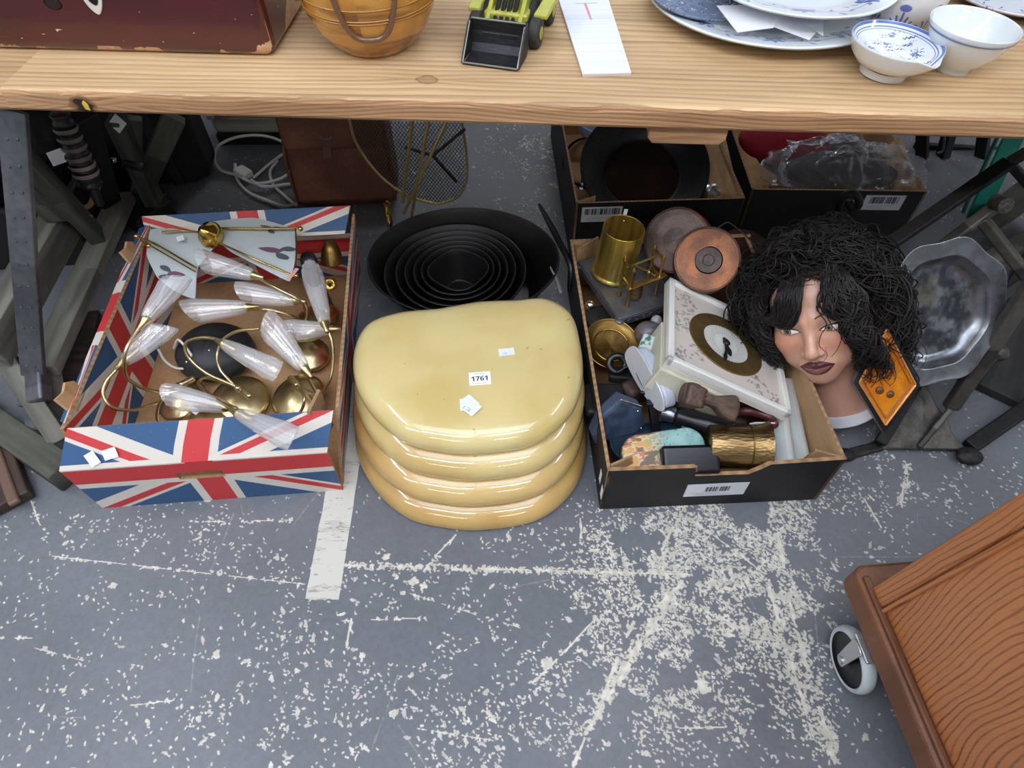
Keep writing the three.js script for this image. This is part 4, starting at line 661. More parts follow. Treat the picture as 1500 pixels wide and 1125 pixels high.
  part(pouch, 'body', planarUV(body, 'x', 'y', 8), pm); part(pouch, 'zip', tube([[0.066, 0.064, 0.012], [0.048, 0.08, 0.014], [0.03, 0.094, 0.012]], 0.002, 6), chrome, 'bright metal zip'); for (const [x, y] of [[0.058, 0.058], [0.062, 0.012]]) part(pouch, 'stud', new THREE.SphereGeometry(0.0022, 10, 8).translate(x, y, 0.0155), chrome);
  pose(pouch, mm);
  // black hair clipper / torch
  const torch = thing('torch', 'black torch with a silver collar and rounded shiny end, lying across the black box', 'torch');
  const ta = V([0.2778,0.115,-0.7057]), tb = V([0.4055,0.12,-0.6535]), TL = ta.distanceTo(tb);
  part(torch, 'barrel', lathe([[0, TL * 0.2], [0.013, TL * 0.2], [0.016, TL * 0.24], [0.0185, TL * 0.5], [0.0195, TL * 0.8], [0.019, TL * 0.92], [0.014, TL * 0.985], [0.006, TL], [0, TL]], 36), phys(0x17191c, 0.3)); part(torch, 'collar', lathe([[0, 0], [0.012, 0], [0.0155, 0.004], [0.0155, TL * 0.18], [0.013, TL * 0.21], [0, TL * 0.21]], 36), mat(0x8d949c, 0.25, 0.9), 'silver collar'); part(torch, 'end_cap', lathe([[0.0196, TL * 0.82], [0.0204, TL * 0.84], [0.0204, TL * 0.9], [0.0195, TL * 0.92], [0.0185, TL * 0.86]], 36), blackPlastic); part(torch, 'switch', rbox(0.008, 0.03, 0.006, 0.002).translate(0, TL * 0.42, 0.018), blackPlastic);
  torch.position.copy(ta); torch.quaternion.setFromUnitVectors(V(0, 1, 0), tb.clone().sub(ta).normalize());
  const clip = thing('metal_clamp', 'black metal clamp with a shiny jaw, standing between the navy pouch and the torch', 'clamp');
  part(clip, 'upright', bar([0.2715,0.08,-0.6709], [0.2593,0.13,-0.7105], 0.016, 0.012, 0.003), blackPlastic); part(clip, 'jaw', bar([0.2471,0.135,-0.71], [0.2808,0.13,-0.7105], 0.014, 0.008, 0.003), phys(0x1b1d20, 0.18)); part(clip, 'lever', tube([[0.2424,0.135,-0.7337],[0.2609,0.135,-0.7289],[0.2757,0.135,-0.7162],[0.2781,0.135,-0.6975]], 0.004, 8), blackPlastic); part(clip, 'screw', lathe([[0, 0.012], [0.004, 0.012], [0.005, 0], [0, 0]], 14).translate(...[0.2749,0.14,-0.7078]), chrome, 'bright screw'); settle(clip);
  // dark oval brush beside the torch
  const br = thing('brush', 'dark wooden brush half hidden below the clock case', 'brush'); part(br, 'back', new THREE.SphereGeometry(1, 32, 16).scale(0.085, 0.014, 0.022).rotateZ(-0.12).rotateY(-0.28).translate(...[0.3628,0.1,-0.7196]), mat(0x332b2a, 0.45)); part(br, 'bristles', rbox(0.12, 0.02, 0.03, 0.006).rotateZ(-0.12).rotateY(-0.28).translate(...[0.3665,0.085,-0.7207]), mat(0x1c1817, 0.9)); settle(br);
  // carved wooden foot lying on the clock case
  const foot = thing('wooden_carving', 'carved brown wooden foot or shoe form resting on the cream clock case', 'carving');
  const wood = mat(0xffffff, 0.6, 0, { map: mottle([98, 76, 60], [70, 54, 44], 9, 118, 12) });
  const fg = slab([[-0.052, -0.016], [-0.03, -0.022], [-0.016, -0.01], [0.006, -0.009], [0.024, -0.02], [0.046, -0.024], [0.05, 0.004], [0.042, 0.02], [0.02, 0.016], [0.002, 0.011], [-0.018, 0.014], [-0.026, 0.022], [-0.05, 0.02]], 0.032, 0.006, true);
  part(foot, 'sole', planarUV(fg, 'x', 'y', 8), wood); part(foot, 'toe_block', rbox(0.032, 0.038, 0.022, 0.006, 3).translate(-0.036, 0, 0.016), wood); for (let i = 0; i < 4; i++) part(foot, 'toe', new THREE.SphereGeometry(0.0055, 12, 8).scale(1.2, 0.8, 1).translate(-0.02, -0.013 + i * 0.009, 0.014), wood);
  pose(foot, frame([0.3472,0.185,-0.6761], [0.93, -0.22, 0.14], [0.1, 0.5, -0.7]));
  // horn and white tubes at the right
  const horn = thing('pipe', 'dark red curved pipe with a round knob end, poking out below the clock', 'pipe'); part(horn, 'stem', tube([[0.412,0.1,-0.7069],[0.4336,0.12,-0.7021],[0.4579,0.12,-0.6974],[0.4755,0.12,-0.6866],[0.4836,0.11,-0.6813]], (t) => 0.0075 + 0.0015 * Math.sin(t * 3), 12), mat(0x4b1f20, 0.4)); part(horn, 'knob', new THREE.SphereGeometry(0.0095, 16, 12).translate(...[0.4823,0.112,-0.6784]), mat(0x5a2626, 0.35)); settle(horn);
  const tubeRoll = (label, a, b, r) => { const t = thing('plastic_tube', label, 'tube', 'white tubes at the right of the black box'), A = V(a), B = V(b), L = A.distanceTo(B); part(t, 'wall', lathe([[r, 0], [r, L], [r - 0.002, L], [r - 0.002, 0], [r, 0]], 36), mat(0xffffff, 0.35, 0, { map: mottle([206, 210, 204], [188, 194, 190], 4, 119, 6) })); part(t, 'inner_roll', lathe([[0, 0.006], [r * 0.86, 0.004], [r * 0.86, L - 0.004], [0, L - 0.006]], 24), mat(0xcfd2ca, 0.8)); t.position.copy(A); t.quaternion.setFromUnitVectors(V(0, 1, 0), B.sub(A).normalize()); };
  tubeRoll('thicker white tube lying along the right side of the black box', [0.4987,0.062,-0.605], [0.5156,0.085,-0.7836], 0.0235); tubeRoll('thinner white tube between the thicker one and the box side', [0.5398,0.055,-0.6178], [0.5461,0.08,-0.8012], 0.0165);
  solo('letter_opener', 'pale pointed blade sticking up beside the white tubes', 'knife', settleGeo(slab([[0, 0], [0.01, 0.002], [0.046, 0.012], [0.012, 0.014], [0, 0.01]], 0.003, 0.0008)), mat(0xc9c8bd, 0.4)).position.set(...[0.4352,0.11,-0.6737]);
  // pale smoothing iron shape
  const iron = thing('travel_iron', 'pale blue-grey travel iron on its edge, left of the clock', 'iron');
  const hull = slab([[-0.062, -0.014], [-0.03, -0.023], [0.02, -0.024], [0.055, -0.012], [0.066, 0.002], [0.05, 0.016], [0, 0.022], [-0.05, 0.018], [-0.064, 0.004]], 0.03, 0.007, true);
  part(iron, 'body', hull, mat(0xb9c0cc, 0.35)); part(iron, 'sole_plate', slab([[-0.064, -0.016], [0, -0.026], [0.058, -0.014], [0.07, 0.002], [0.052, 0.018], [0, 0.025], [-0.062, 0.019]], 0.004, 0.001, true).translate(0, 0, 0.018), mat(0xd8dade, 0.25, 0.3), 'bright sole edge'); part(iron, 'trim_line', tube([[-0.06, 0.012, 0.014], [-0.02, 0.004, 0.0165], [0.03, -0.006, 0.0165], [0.06, -0.006, 0.013]], 0.0014, 6), blackPlastic, 'dark trim line'); part(iron, 'cord', tube([[-0.06, -0.004, 0.01], [-0.02, -0.012, 0.019], [0.03, -0.017, 0.018]], 0.0013, 6), blackPlastic);
  pose(iron, frame([0.2623,0.155,-0.7553], V([0.2864,0.14,-0.7094]).sub(V([0.2398,0.165,-0.814])), [0.3, 0.8, 0.2]));
  const dish = thing('soap_dish', 'pale green lidded dish with a dark green smudge, behind the travel iron', 'dish'); part(dish, 'lid', rbox(0.062, 0.014, 0.06, 0.006, 3), mat(0xffffff, 0.4, 0, { map: texture(128, 128, (u, v) => mix3([190, 204, 198], [74, 112, 96], smooth(0.6, 0.7, fbm(u * 5, v * 5, 121, 3)))) })); part(dish, 'body', rbox(0.058, 0.018, 0.056, 0.005, 3).translate(0, -0.015, 0), mat(0x9fa9a6, 0.4)); pose(dish, frame([0.2732,0.155,-0.8175], [0.9, -0.1, 0.35], [0.1, 0.9, 0.3]));
  // left and back of the box
  const lamp = thing('bracket', 'black ringed bracket with a round hole, between the pouch and the brass tray', 'bracket'); part(lamp, 'ring', new THREE.TorusGeometry(0.016, 0.007, 10, 28).rotateX(-0.9).translate(...[0.2056,0.125,-0.8117]), blackPlastic); part(lamp, 'foot', bar([0.192,0.1,-0.8062], [0.2533,0.1,-0.7992], 0.03, 0.02, 0.005), blackMatte); part(lamp, 'stay', tube([[0.2038,0.13,-0.787],[0.2296,0.14,-0.7958],[0.2575,0.15,-0.7708]], 0.003, 8), blackPlastic); settle(lamp);
  const trayB = thing('brass_tray', 'round brass ashtray with shiny rings, low at the left of the black box', 'ashtray'); part(trayB, 'bowl', lathe([[0, 0.004], [0.035, 0.005], [0.045, 0.012], [0.055, 0.015], [0.058, 0.014], [0.056, 0.011], [0.046, 0.006], [0.034, 0], [0, 0]], 56), brassOld); part(trayB, 'ring', new THREE.TorusGeometry(0.036, 0.0012, 8, 48).rotateX(Math.PI / 2).translate(0, 0.008, 0), brassPolished); part(trayB, 'outer_ring', new THREE.TorusGeometry(0.0565, 0.0014, 8, 56).rotateX(Math.PI / 2).translate(0, 0.0148, 0), brassSatin); pose(trayB, frame([0.2014,0.1,-0.878], [1, -0.12, 0], [0, 1, 0.25]));
  const cb = thing('tin_box', 'plain dark green tin lying under the metal plinth', 'tin'); part(cb, 'body', rbox(0.1, 0.05, 0.09, 0.004), mat(0xffffff, 0.6, 0.2, { map: mottle([74, 76, 66], [54, 56, 50], 6, 122, 10) })); part(cb, 'lid_edge', rbox(0.102, 0.004, 0.092, 0.0015).translate(0, 0.017, 0), ironDark); pose(cb, frame([0.2161,0.04,-0.9913], [0.93, 0, -0.36], [0, 1, 0.1]));
  solo('metal_ball', 'small bright steel ball by the left side of the black box', 'ball', new THREE.SphereGeometry(0.011, 24, 16), chrome).position.set(...[0.1649,0.12,-0.9777]);
  const fig = thing('figurine', 'small brown and blue china figure lying between the dish and the plinth', 'figurine'); part(fig, 'body', dent(new THREE.SphereGeometry(1, 28, 18).scale(0.03, 0.022, 0.024), (q) => { const n = 1 + 0.25 * (fbm(q.x * 60 + 9, q.z * 60 + q.y * 40, 8, 3) - 0.5); q.multiplyScalar(n); }).translate(...[0.2791,0.13,-0.8902]), mat(0xffffff, 0.3, 0, { map: mottle([104, 72, 60], [92, 104, 116], 4, 123, 14) })); part(fig, 'head', new THREE.SphereGeometry(0.012, 18, 12).translate(...[0.2942,0.14,-0.913]), mat(0x9a9c9c, 0.3)); settle(fig);
  const cam2 = thing('camera_case', 'black leather case in the left corner of the black box, behind the navy pouch', 'case'); part(cam2, 'body', rbox(0.075, 0.06, 0.07, 0.014, 3).translate(...[0.1827,0.07,-0.7544]), mat(0x141416, 0.6)); part(cam2, 'flap', rbox(0.078, 0.02, 0.074, 0.009, 3).translate(...[0.1782,0.1,-0.7422]), mat(0x19191b, 0.5)); settle(cam2);
  const bag = thing('purse', 'small brown leather purse with a brass catch, behind the navy pouch', 'purse'); part(bag, 'body', rbox(0.06, 0.05, 0.04, 0.012, 3).rotateY(0.5).translate(...[0.2436,0.09,-0.773]), mat(0x40302a, 0.6)); part(bag, 'catch', new THREE.SphereGeometry(0.006, 14, 10).translate(...[0.2442,0.125,-0.756]), brassPolished); settle(bag);
  const lid2 = thing('tin_box', 'dark brown tin filling the bottom of the black box below the brass mug', 'tin'); part(lid2, 'body', rbox(0.15, 0.03, 0.09, 0.004).translate(...[0.4141,0.028,-0.6892]), mat(0x3a2c24, 0.6)); part(lid2, 'rim', rbox(0.152, 0.004, 0.092, 0.0015).translate(...[0.4075,0.045,-0.6783]), mat(0x54402f, 0.5)); settle(lid2);
}
function settleGeo(g) { return g; }

// ---------------------------------------------------------------- mannequin head with a curly wig
{
  const t = thing('mannequin_head', 'brown-skinned mannequin head in a dark curly wig, leaning beside the black box', 'mannequin head');
  const smin = (a, b, k) => { const h = clamp(0.5 + 0.5 * (b - a) / k); return lerp(b, a, h) - k * h * (1 - h); };
  const ell = (x, y, z, c, r) => { const a = (x - c[0]) / r[0], b = (y - c[1]) / r[1], d = (z - c[2]) / r[2], k = Math.sqrt(a * a + b * b + d * d), a2 = a / r[0], b2 = b / r[1], d2 = d / r[2], k1 = Math.sqrt(a2 * a2 + b2 * b2 + d2 * d2); return k1 < 1e-9 ? -r[0] : k * (k - 1) / k1; };
  const cap = (x, y, z, a, b, r0, r1) => { const bx = b[0] - a[0], by = b[1] - a[1], bz = b[2] - a[2], h = clamp(((x - a[0]) * bx + (y - a[1]) * by + (z - a[2]) * bz) / (bx * bx + by * by + bz * bz)); return Math.hypot(x - a[0] - bx * h, y - a[1] - by * h, z - a[2] - bz * h) - lerp(r0, r1, h); };
  const sdf = (x0, y, z) => {
    const x = Math.abs(x0);
    let d = ell(x, y, z, [0, 0.224, -0.012], [0.074, 0.08, 0.092]);
    d = smin(d, ell(x, y, z, [0, 0.178, 0.028], [0.06, 0.085, 0.058]), 0.03);
    d = smin(d, ell(x, y, z, [0.03, 0.135, 0.03], [0.03, 0.03, 0.036]), 0.03);
    d = smin(d, ell(x, y, z, [0, 0.102, 0.066], [0.021, 0.018, 0.02]), 0.03);
    d = smin(d, ell(x, y, z, [0.04, 0.168, 0.052], [0.024, 0.02, 0.024]), 0.022);
    d = smin(d, cap(x, y, z, [0.006, 0.2125, 0.083], [0.046, 0.2145, 0.062], 0.0075, 0.008), 0.018);
    d = smin(d, ell(x, y, z, [0, 0.128, 0.078], [0.026, 0.02, 0.014]), 0.016);
    d = -smin(-d, ell(x, y, z, [0.031, 0.193, 0.1], [0.02, 0.0135, 0.018]), 0.012);
    d = smin(d, cap(x, y, z, [0, 0.205, 0.081], [0, 0.164, 0.103], 0.007, 0.0095), 0.012);
    d = smin(d, ell(x, y, z, [0, 0.1605, 0.1055], [0.0095, 0.0085, 0.0095]), 0.006);
    d = smin(d, ell(x, y, z, [0.0125, 0.1575, 0.094], [0.0075, 0.0068, 0.009]), 0.006);
    d = smin(d, ell(x, y, z, [0.031, 0.1935, 0.0705], [0.0165, 0.0095, 0.0135]), 0.003);
    d = smin(d, cap(x, y, z, [0.016, 0.2025, 0.0765], [0.046, 0.201, 0.0655], 0.0042, 0.004), 0.004);
    d = smin(d, cap(x, y, z, [0.004, 0.134, 0.0935], [0.024, 0.1285, 0.08], 0.0058, 0.003), 0.004);
    d = smin(d, cap(x, y, z, [0, 0.1235, 0.0915], [0.02, 0.1265, 0.0805], 0.0075, 0.004), 0.004);
    d = -smin(-d, cap(x, y, z, [0, 0.1292, 0.103], [0.024, 0.1285, 0.0885], 0.0026, 0.002), 0.003);
    const neck = cap(x - 0, y, z, [0, 0.13, -0.02], [0, -0.06, -0.022], 0.047, 0.06);
    d = smin(d, neck, 0.022);
    return Math.max(d, -0.03 - y);
  };
  const NA = 260, NP = 230, C = [0, 0.165, 0.005], pos = [], uv = [], idx = [];
  for (let i = 0; i <= NP; i++) {
    const q = i / NP, th = Math.PI * (0.62 * q + 0.38 * q * q * q);
    for (let j = 0; j <= NA; j++) {
      const a = j / NA * Math.PI * 2, dx = Math.sin(th) * Math.cos(a), dy = Math.sin(th) * Math.sin(a), dz = Math.cos(th);
            let s = 0.26; for (let k = 0; k < 60; k++) { const d = sdf(C[0] + dx * s, C[1] + dy * s, C[2] + dz * s); if (d < 0.0001) break; s -= d * 0.75; if (s <= 0.01) break; }
      pos.push(C[0] + dx * s, C[1] + dy * s, C[2] + dz * s); uv.push((C[0] + dx * s + 0.1) / 0.2, (C[1] + dy * s + 0.04) / 0.36);
    }
  }
  for (let i = 0; i < NP; i++) for (let j = 0; j < NA; j++) { const a = i * (NA + 1) + j, b = a + NA + 1; idx.push(a, b, a + 1, b, b + 1, a + 1); }
  let g = new THREE.BufferGeometry(); g.setAttribute('position', new THREE.Float32BufferAttribute(pos, 3)); g.setAttribute('uv', new THREE.Float32BufferAttribute(uv, 2)); g.setIndex(idx); g.computeVertexNormals();
  { const n = g.attributes.normal, m = NA + 1; for (let i = 0; i <= NP; i++) { const a = i * m, b = a + NA, x = n.getX(a) + n.getX(b), y = n.getY(a) + n.getY(b), z = n.getZ(a) + n.getZ(b), L = Math.hypot(x, y, z) || 1; n.setXYZ(a, x / L, y / L, z / L); n.setXYZ(b, x / L, y / L, z / L); } }
  const W = 1024, H = 1843, skin = canvasTexture(W, H, (c) => {
    const X = (x) => (x + 0.1) / 0.2 * W, Y = (y) => H - (y + 0.04) / 0.36 * H, U = W / 0.2;
    c.fillStyle = '#d3a086'; c.fillRect(0, 0, W, H);
    const soft = (x, y, rx, ry, col, al) => { for (let i = 12; i > 0; i--) { c.globalAlpha = al / 12; c.fillStyle = col; c.beginPath(); c.ellipse(X(x), Y(y), rx * U * i / 12, ry * U * i / 12, 0, 0, 6.3); c.fill(); } c.globalAlpha = 1; };
    for (const s of [-1, 1]) {
      soft(s * 0.045, 0.165, 0.028, 0.022, '#bd7460', 0.45);
      soft(s * 0.033, 0.208, 0.022, 0.009, '#e8c8b6', 0.9);
      // painted eye: white, iris, pupil, lash line
      const ex = s * 0.0315, ey = 0.1935, q = 1.22; c.save(); c.translate(X(ex), Y(ey)); c.scale(1.12, q); c.translate(-X(ex), -Y(ey)); c.beginPath();
      c.moveTo(X(ex - s * 0.0155), Y(ey - 0.0012)); c.quadraticCurveTo(X(ex - s * 0.002), Y(ey + 0.0088), X(ex + s * 0.0155), Y(ey + 0.001)); c.quadraticCurveTo(X(ex + s * 0.001), Y(ey - 0.0082), X(ex - s * 0.0155), Y(ey - 0.0012)); c.closePath();
      c.fillStyle = '#f6f4f2'; c.fill(); c.clip();
      c.fillStyle = '#6b5a44'; c.beginPath(); c.arc(X(ex - 0.003), Y(ey + 0.0008), 0.0054 * U, 0, 6.3); c.fill(); c.fillStyle = '#927d60'; c.beginPath(); c.arc(X(ex - 0.003), Y(ey + 0.0008), 0.0041 * U, 0, 6.3); c.fill(); c.fillStyle = '#15110e'; c.beginPath(); c.arc(X(ex - 0.003), Y(ey + 0.0008), 0.0022 * U, 0, 6.3); c.fill(); c.restore();
      c.save(); c.translate(X(ex), Y(ey)); c.scale(1.12, q); c.translate(-X(ex), -Y(ey)); c.strokeStyle = '#2a1a14'; c.lineWidth = 0.0019 * U; c.beginPath(); c.moveTo(X(ex - s * 0.0155), Y(ey - 0.0012)); c.quadraticCurveTo(X(ex - s * 0.002), Y(ey + 0.0088), X(ex + s * 0.018), Y(ey + 0.0022)); c.stroke();
      c.strokeStyle = '#7c4c3c'; c.lineWidth = 0.0009 * U; c.beginPath(); c.moveTo(X(ex - s * 0.0155), Y(ey - 0.0012)); c.quadraticCurveTo(X(ex + s * 0.001), Y(ey - 0.0085), X(ex + s * 0.0155), Y(ey + 0.001)); c.stroke();
      c.restore(); c.strokeStyle = '#5a3a2c'; c.lineWidth = 0.0026 * U; c.beginPath(); c.moveTo(X(s * 0.012), Y(0.2165)); c.quadraticCurveTo(X(s * 0.034), Y(0.2255), X(s * 0.05), Y(0.2145)); c.stroke();
      c.fillStyle = '#54302a'; c.beginPath(); c.ellipse(X(s * 0.0065), Y(0.1525), 0.0032 * U, 0.0014 * U, 0, 0, 6.3); c.fill();
    }
    const lip = (p, col) => { c.fillStyle = col; c.beginPath(); c.moveTo(X(p[0][0]), Y(p[0][1])); for (let i = 1; i < p.length; i += 2) c.quadraticCurveTo(X(p[i][0]), Y(p[i][1]), X(p[i + 1][0]), Y(p[i + 1][1])); c.closePath(); c.fill(); };
    lip([[-0.0275, 0.1285], [-0.014, 0.139], [-0.005, 0.1402], [0, 0.138], [0.005, 0.1402], [0.014, 0.139], [0.0275, 0.1285], [0.014, 0.1125], [0, 0.1135], [-0.014, 0.1125], [-0.0275, 0.1285]], '#5f302f');
    lip([[-0.021, 0.1275], [0, 0.1292], [0.021, 0.1275], [0.01, 0.117], [0, 0.117], [-0.01, 0.117], [-0.021, 0.1275]], '#8a5852');
    c.strokeStyle = '#3a1718'; c.lineWidth = 0.0012 * U; c.beginPath(); c.moveTo(X(-0.026), Y(0.1285)); c.quadraticCurveTo(X(0), Y(0.1302), X(0.026), Y(0.1285)); c.stroke();
  });
  part(t, 'head', g, phys(0xffffff, 0.42, 0, { map: skin, clearcoat: 0.35, clearcoatRoughness: 0.25 }));
  const band = lathe([[0.055, 0], [0.0605, 0.0005], [0.0612, 0.003], [0.0604, 0.0215], [0.0592, 0.023], [0.055, 0.0225]], 72).translate(0, -0.032, -0.0216);
  part(t, 'base_band', band, mat(0xe6e7ea, 0.45), 'white band around the cut of the neck');
  // wig: a dark cap and some hundreds of loose ringlets
  const cap0 = new THREE.SphereGeometry(1, 48, 32).scale(0.086, 0.078, 0.1).translate(0, 0.238, -0.03);
  const hairMat = mat(0xffffff, 0.66, 0, { map: mottle([31, 21, 18], [15, 11, 10], 6, 131, 8) });
  const r = rng(29), strands = [];
  const curl = (guide, rad, turns, thick, seg = 30) => {
    const c = new THREE.CatmullRomCurve3(guide.map((p) => V(p)), false, 'centripetal'), pts = [], fr = c.computeFrenetFrames(seg), ph = r() * 6.3, dir = r() < 0.5 ? 1 : -1;
    for (let i = 0; i <= seg; i++) { const s = i / seg, p = c.getPointAt(s), a = ph + dir * s * turns * 6.283, k = rad * smooth(0, 0.3, s) * (0.7 + 0.5 * s); p.addScaledVector(fr.normals[i], Math.cos(a) * k).addScaledVector(fr.binormals[i], Math.sin(a) * k); pts.push([p.x, p.y, p.z]); }
    const n = seg, tg = new THREE.TubeGeometry(new THREE.CatmullRomCurve3(pts.map((p) => V(p))), n, 1, 4, false), q = new THREE.Vector3(), P = tg.attributes.position;
    for (let i = 0; i <= n; i++) { const m = tg.parameters.path.getPointAt(i / n), k = thick * (1 - 0.75 * Math.pow(i / n, 3)); for (let j = 0; j <= 4; j++) { const o = i * 5 + j; q.fromBufferAttribute(P, o).sub(m).multiplyScalar(k).add(m); P.setXYZ(o, q.x, q.y, q.z); } }
    tg.computeVertexNormals(); strands.push(tg);
  };
  for (let i = 0; i < 1900; i++) {
    const az = r() * Math.PI * 2, el = lerp(-0.35, 1.5, Math.pow(r(), 0.8)); // az 0 = face
    const front = Math.cos(az) > 0.45;
    if (front && el < 0.5) continue;
    const d = [Math.sin(az) * Math.cos(el), Math.sin(el), Math.cos(az) * Math.cos(el)];
    const root = [d[0] * 0.084, 0.238 + d[1] * 0.074, -0.028 + d[2] * 0.096], puff = 1 + r() * 0.4;
    // pushed out sideways, then falling past the cheeks and the nape
    let sx = d[0], sz = d[2]; if (front) { sx += Math.sign(d[0] || r() - 0.5) * (0.7 + r() * 0.5); sz *= 0.4; }
    const L = Math.hypot(sx, sz) || 1; sx /= L; sz /= L;
    if (sz > 0.55 && Math.abs(sx) < 0.75) continue;
    const right = sx > 0, out = (right ? 0.088 : 0.104) + r() * 0.036, drop = right ? 0.05 + r() * 0.18 : 0.05 + r() * 0.13;
    const top = [root[0] + d[0] * 0.014 * puff, root[1] + 0.004 + d[1] * 0.012 * puff, root[2] + d[2] * 0.018], side = [sx * out, 0.222 - r() * 0.04 + d[1] * 0.025, -0.025 + sz * out * 0.95], end = [sx * (out + 0.012 - r() * 0.02), side[1] - drop * 0.6, -0.02 + sz * out], tip = [sx * (out - r() * 0.03), side[1] - drop, -0.012 + sz * (out - 0.01)];
    curl([root, top, side, end, tip], 0.006 + r() * 0.012, 1.5 + r() * 2.6, 0.0006 + r() * 0.0009, 34);
  }
  // crown tufts
  for (let i = 0; i < 320; i++) { const a = r() * 6.3, k = Math.sqrt(r()) * 0.08, x = Math.cos(a) * k, z = -0.02 + Math.sin(a) * k; const y = 0.238 + 0.078 * Math.sqrt(Math.max(0, 1 - (x / 0.09) ** 2 - ((z + 0.03) / 0.1) ** 2)); const o = 0.008 + r() * 0.016, b = r() * 6.3; curl([[x, y - 0.004, z], [x + Math.cos(b) * o * 0.5, y + o * 0.6, z + Math.sin(b) * o * 0.5], [x + Math.cos(b) * o * 1.7, y + o * 0.4, z + Math.sin(b) * o * 1.7], [x + Math.cos(b) * o * 2.6, y - o * 0.5, z + Math.sin(b) * o * 2.6]], 0.005 + r() * 0.007, 0.8 + r() * 1.5, 0.0007 + r() * 0.0008, 26); }
  // fringe: thick curved locks over one brow, loose curls over the other cheek, and down both sides of the face
  for (let i = 0; i < 110; i++) { const s = r(), o = (r() - 0.5) * 0.008; curl([[0.008 - s * 0.04, 0.296 - s * 0.014, 0.045 + o], [0.002 - s * 0.04, 0.262, 0.088 + o + s * 0.002], [-0.006 - s * 0.042, 0.232 + s * 0.006, 0.098 - s * 0.018 + o], [-0.026 - s * 0.034, 0.209 + s * 0.012, 0.092 - s * 0.02 + o], [-0.06 - s * 0.016, 0.207 + s * 0.01, 0.066 + o], [-0.085 - s * 0.02, 0.185 + s * 0.02, 0.034]], 0.003 + r() * 0.002, 1 + r() * 1.6, 0.001 + r() * 0.0011); }
  for (let i = 0; i < 150; i++) { const s = r(); curl([[0.022 + s * 0.04, 0.292 - s * 0.02, 0.04], [0.038 + s * 0.03, 0.262, 0.082 - s * 0.02], [0.05 + s * 0.03, 0.232, 0.088 - s * 0.026], [0.05 + s * 0.03, 0.19, 0.086 - s * 0.025], [0.056 + s * 0.036, 0.14 + r() * 0.02, 0.07], [0.056 + s * 0.045, 0.06 + r() * 0.07, 0.05]], 0.004 + r() * 0.007, 2 + r() * 3.5, 0.0008 + r() * 0.0011, 34); }
  for (let i = 0; i < 120; i++) { const s = r(); curl([[-0.054 - s * 0.02, 0.272, 0.045], [-0.072 - s * 0.024, 0.222, 0.062 - s * 0.01], [-0.068 - s * 0.03, 0.165, 0.06 - s * 0.02], [-0.058 - s * 0.036, 0.1 + r() * 0.04, 0.045]], 0.004 + r() * 0.006, 2 + r() * 3, 0.0008 + r() * 0.0011, 30); }
  for (let i = 0; i < 26; i++) { const s = r(); curl([[0.022 + s * 0.03, 0.29, 0.055], [0.032 + s * 0.02, 0.262, 0.09], [0.02 + s * 0.03, 0.24, 0.1], [0.034 + s * 0.02, 0.222, 0.096], [0.05 + s * 0.02, 0.21, 0.085]], 0.003 + r() * 0.004, 1 + r() * 2, 0.0009 + r() * 0.0009, 26); }
  for (const [g2, k] of [[[[0.03, 0.262, 0.088], [0.022, 0.235, 0.1], [0.03, 0.21, 0.101], [0.018, 0.19, 0.1], [0.014, 0.175, 0.104], [0.022, 0.155, 0.1], [0.013, 0.142, 0.103]], 0.001], [[[0.034, 0.262, 0.086], [0.03, 0.235, 0.097], [0.036, 0.2, 0.092], [0.044, 0.178, 0.086], [0.036, 0.158, 0.09], [0.026, 0.148, 0.095]], 0.001], [[[0.07, 0.24, 0.06], [0.06, 0.215, 0.078], [0.048, 0.2, 0.086], [0.042, 0.19, 0.088]], 0.0008]]) strands.push(tube(g2, (s) => k * (1 - 0.6 * s), 6, 60));
  const wig = part(t, 'wig', cap0, hairMat, 'dark brown curly wig'); const loose = part(wig, 'ringlets', merge(strands), hairMat, 'loose dark ringlets'); loose.userData.kind = 'stuff';
  // set down on its neck, leaning back and to the side
  const u = V(-0.367, 0.829, -0.438).normalize(); let f = V(-0.289, 0.349, 0.887); f.addScaledVector(u, -f.dot(u)).normalize(); const xh = u.clone().cross(f);
  f.multiplyScalar(Math.cos(0.24)).addScaledVector(xh, -Math.sin(0.24)); const xr = u.clone().cross(f);
  const S = 1.1, m = new THREE.Matrix4().makeBasis(xr, u, f), eye = V(0, 0.194, 0.08).multiplyScalar(S).applyMatrix4(m), E = V([0.5332,0.247,-0.7911]);
  t.quaternion.setFromRotationMatrix(m); t.scale.setScalar(S); t.position.copy(E.sub(eye));
}

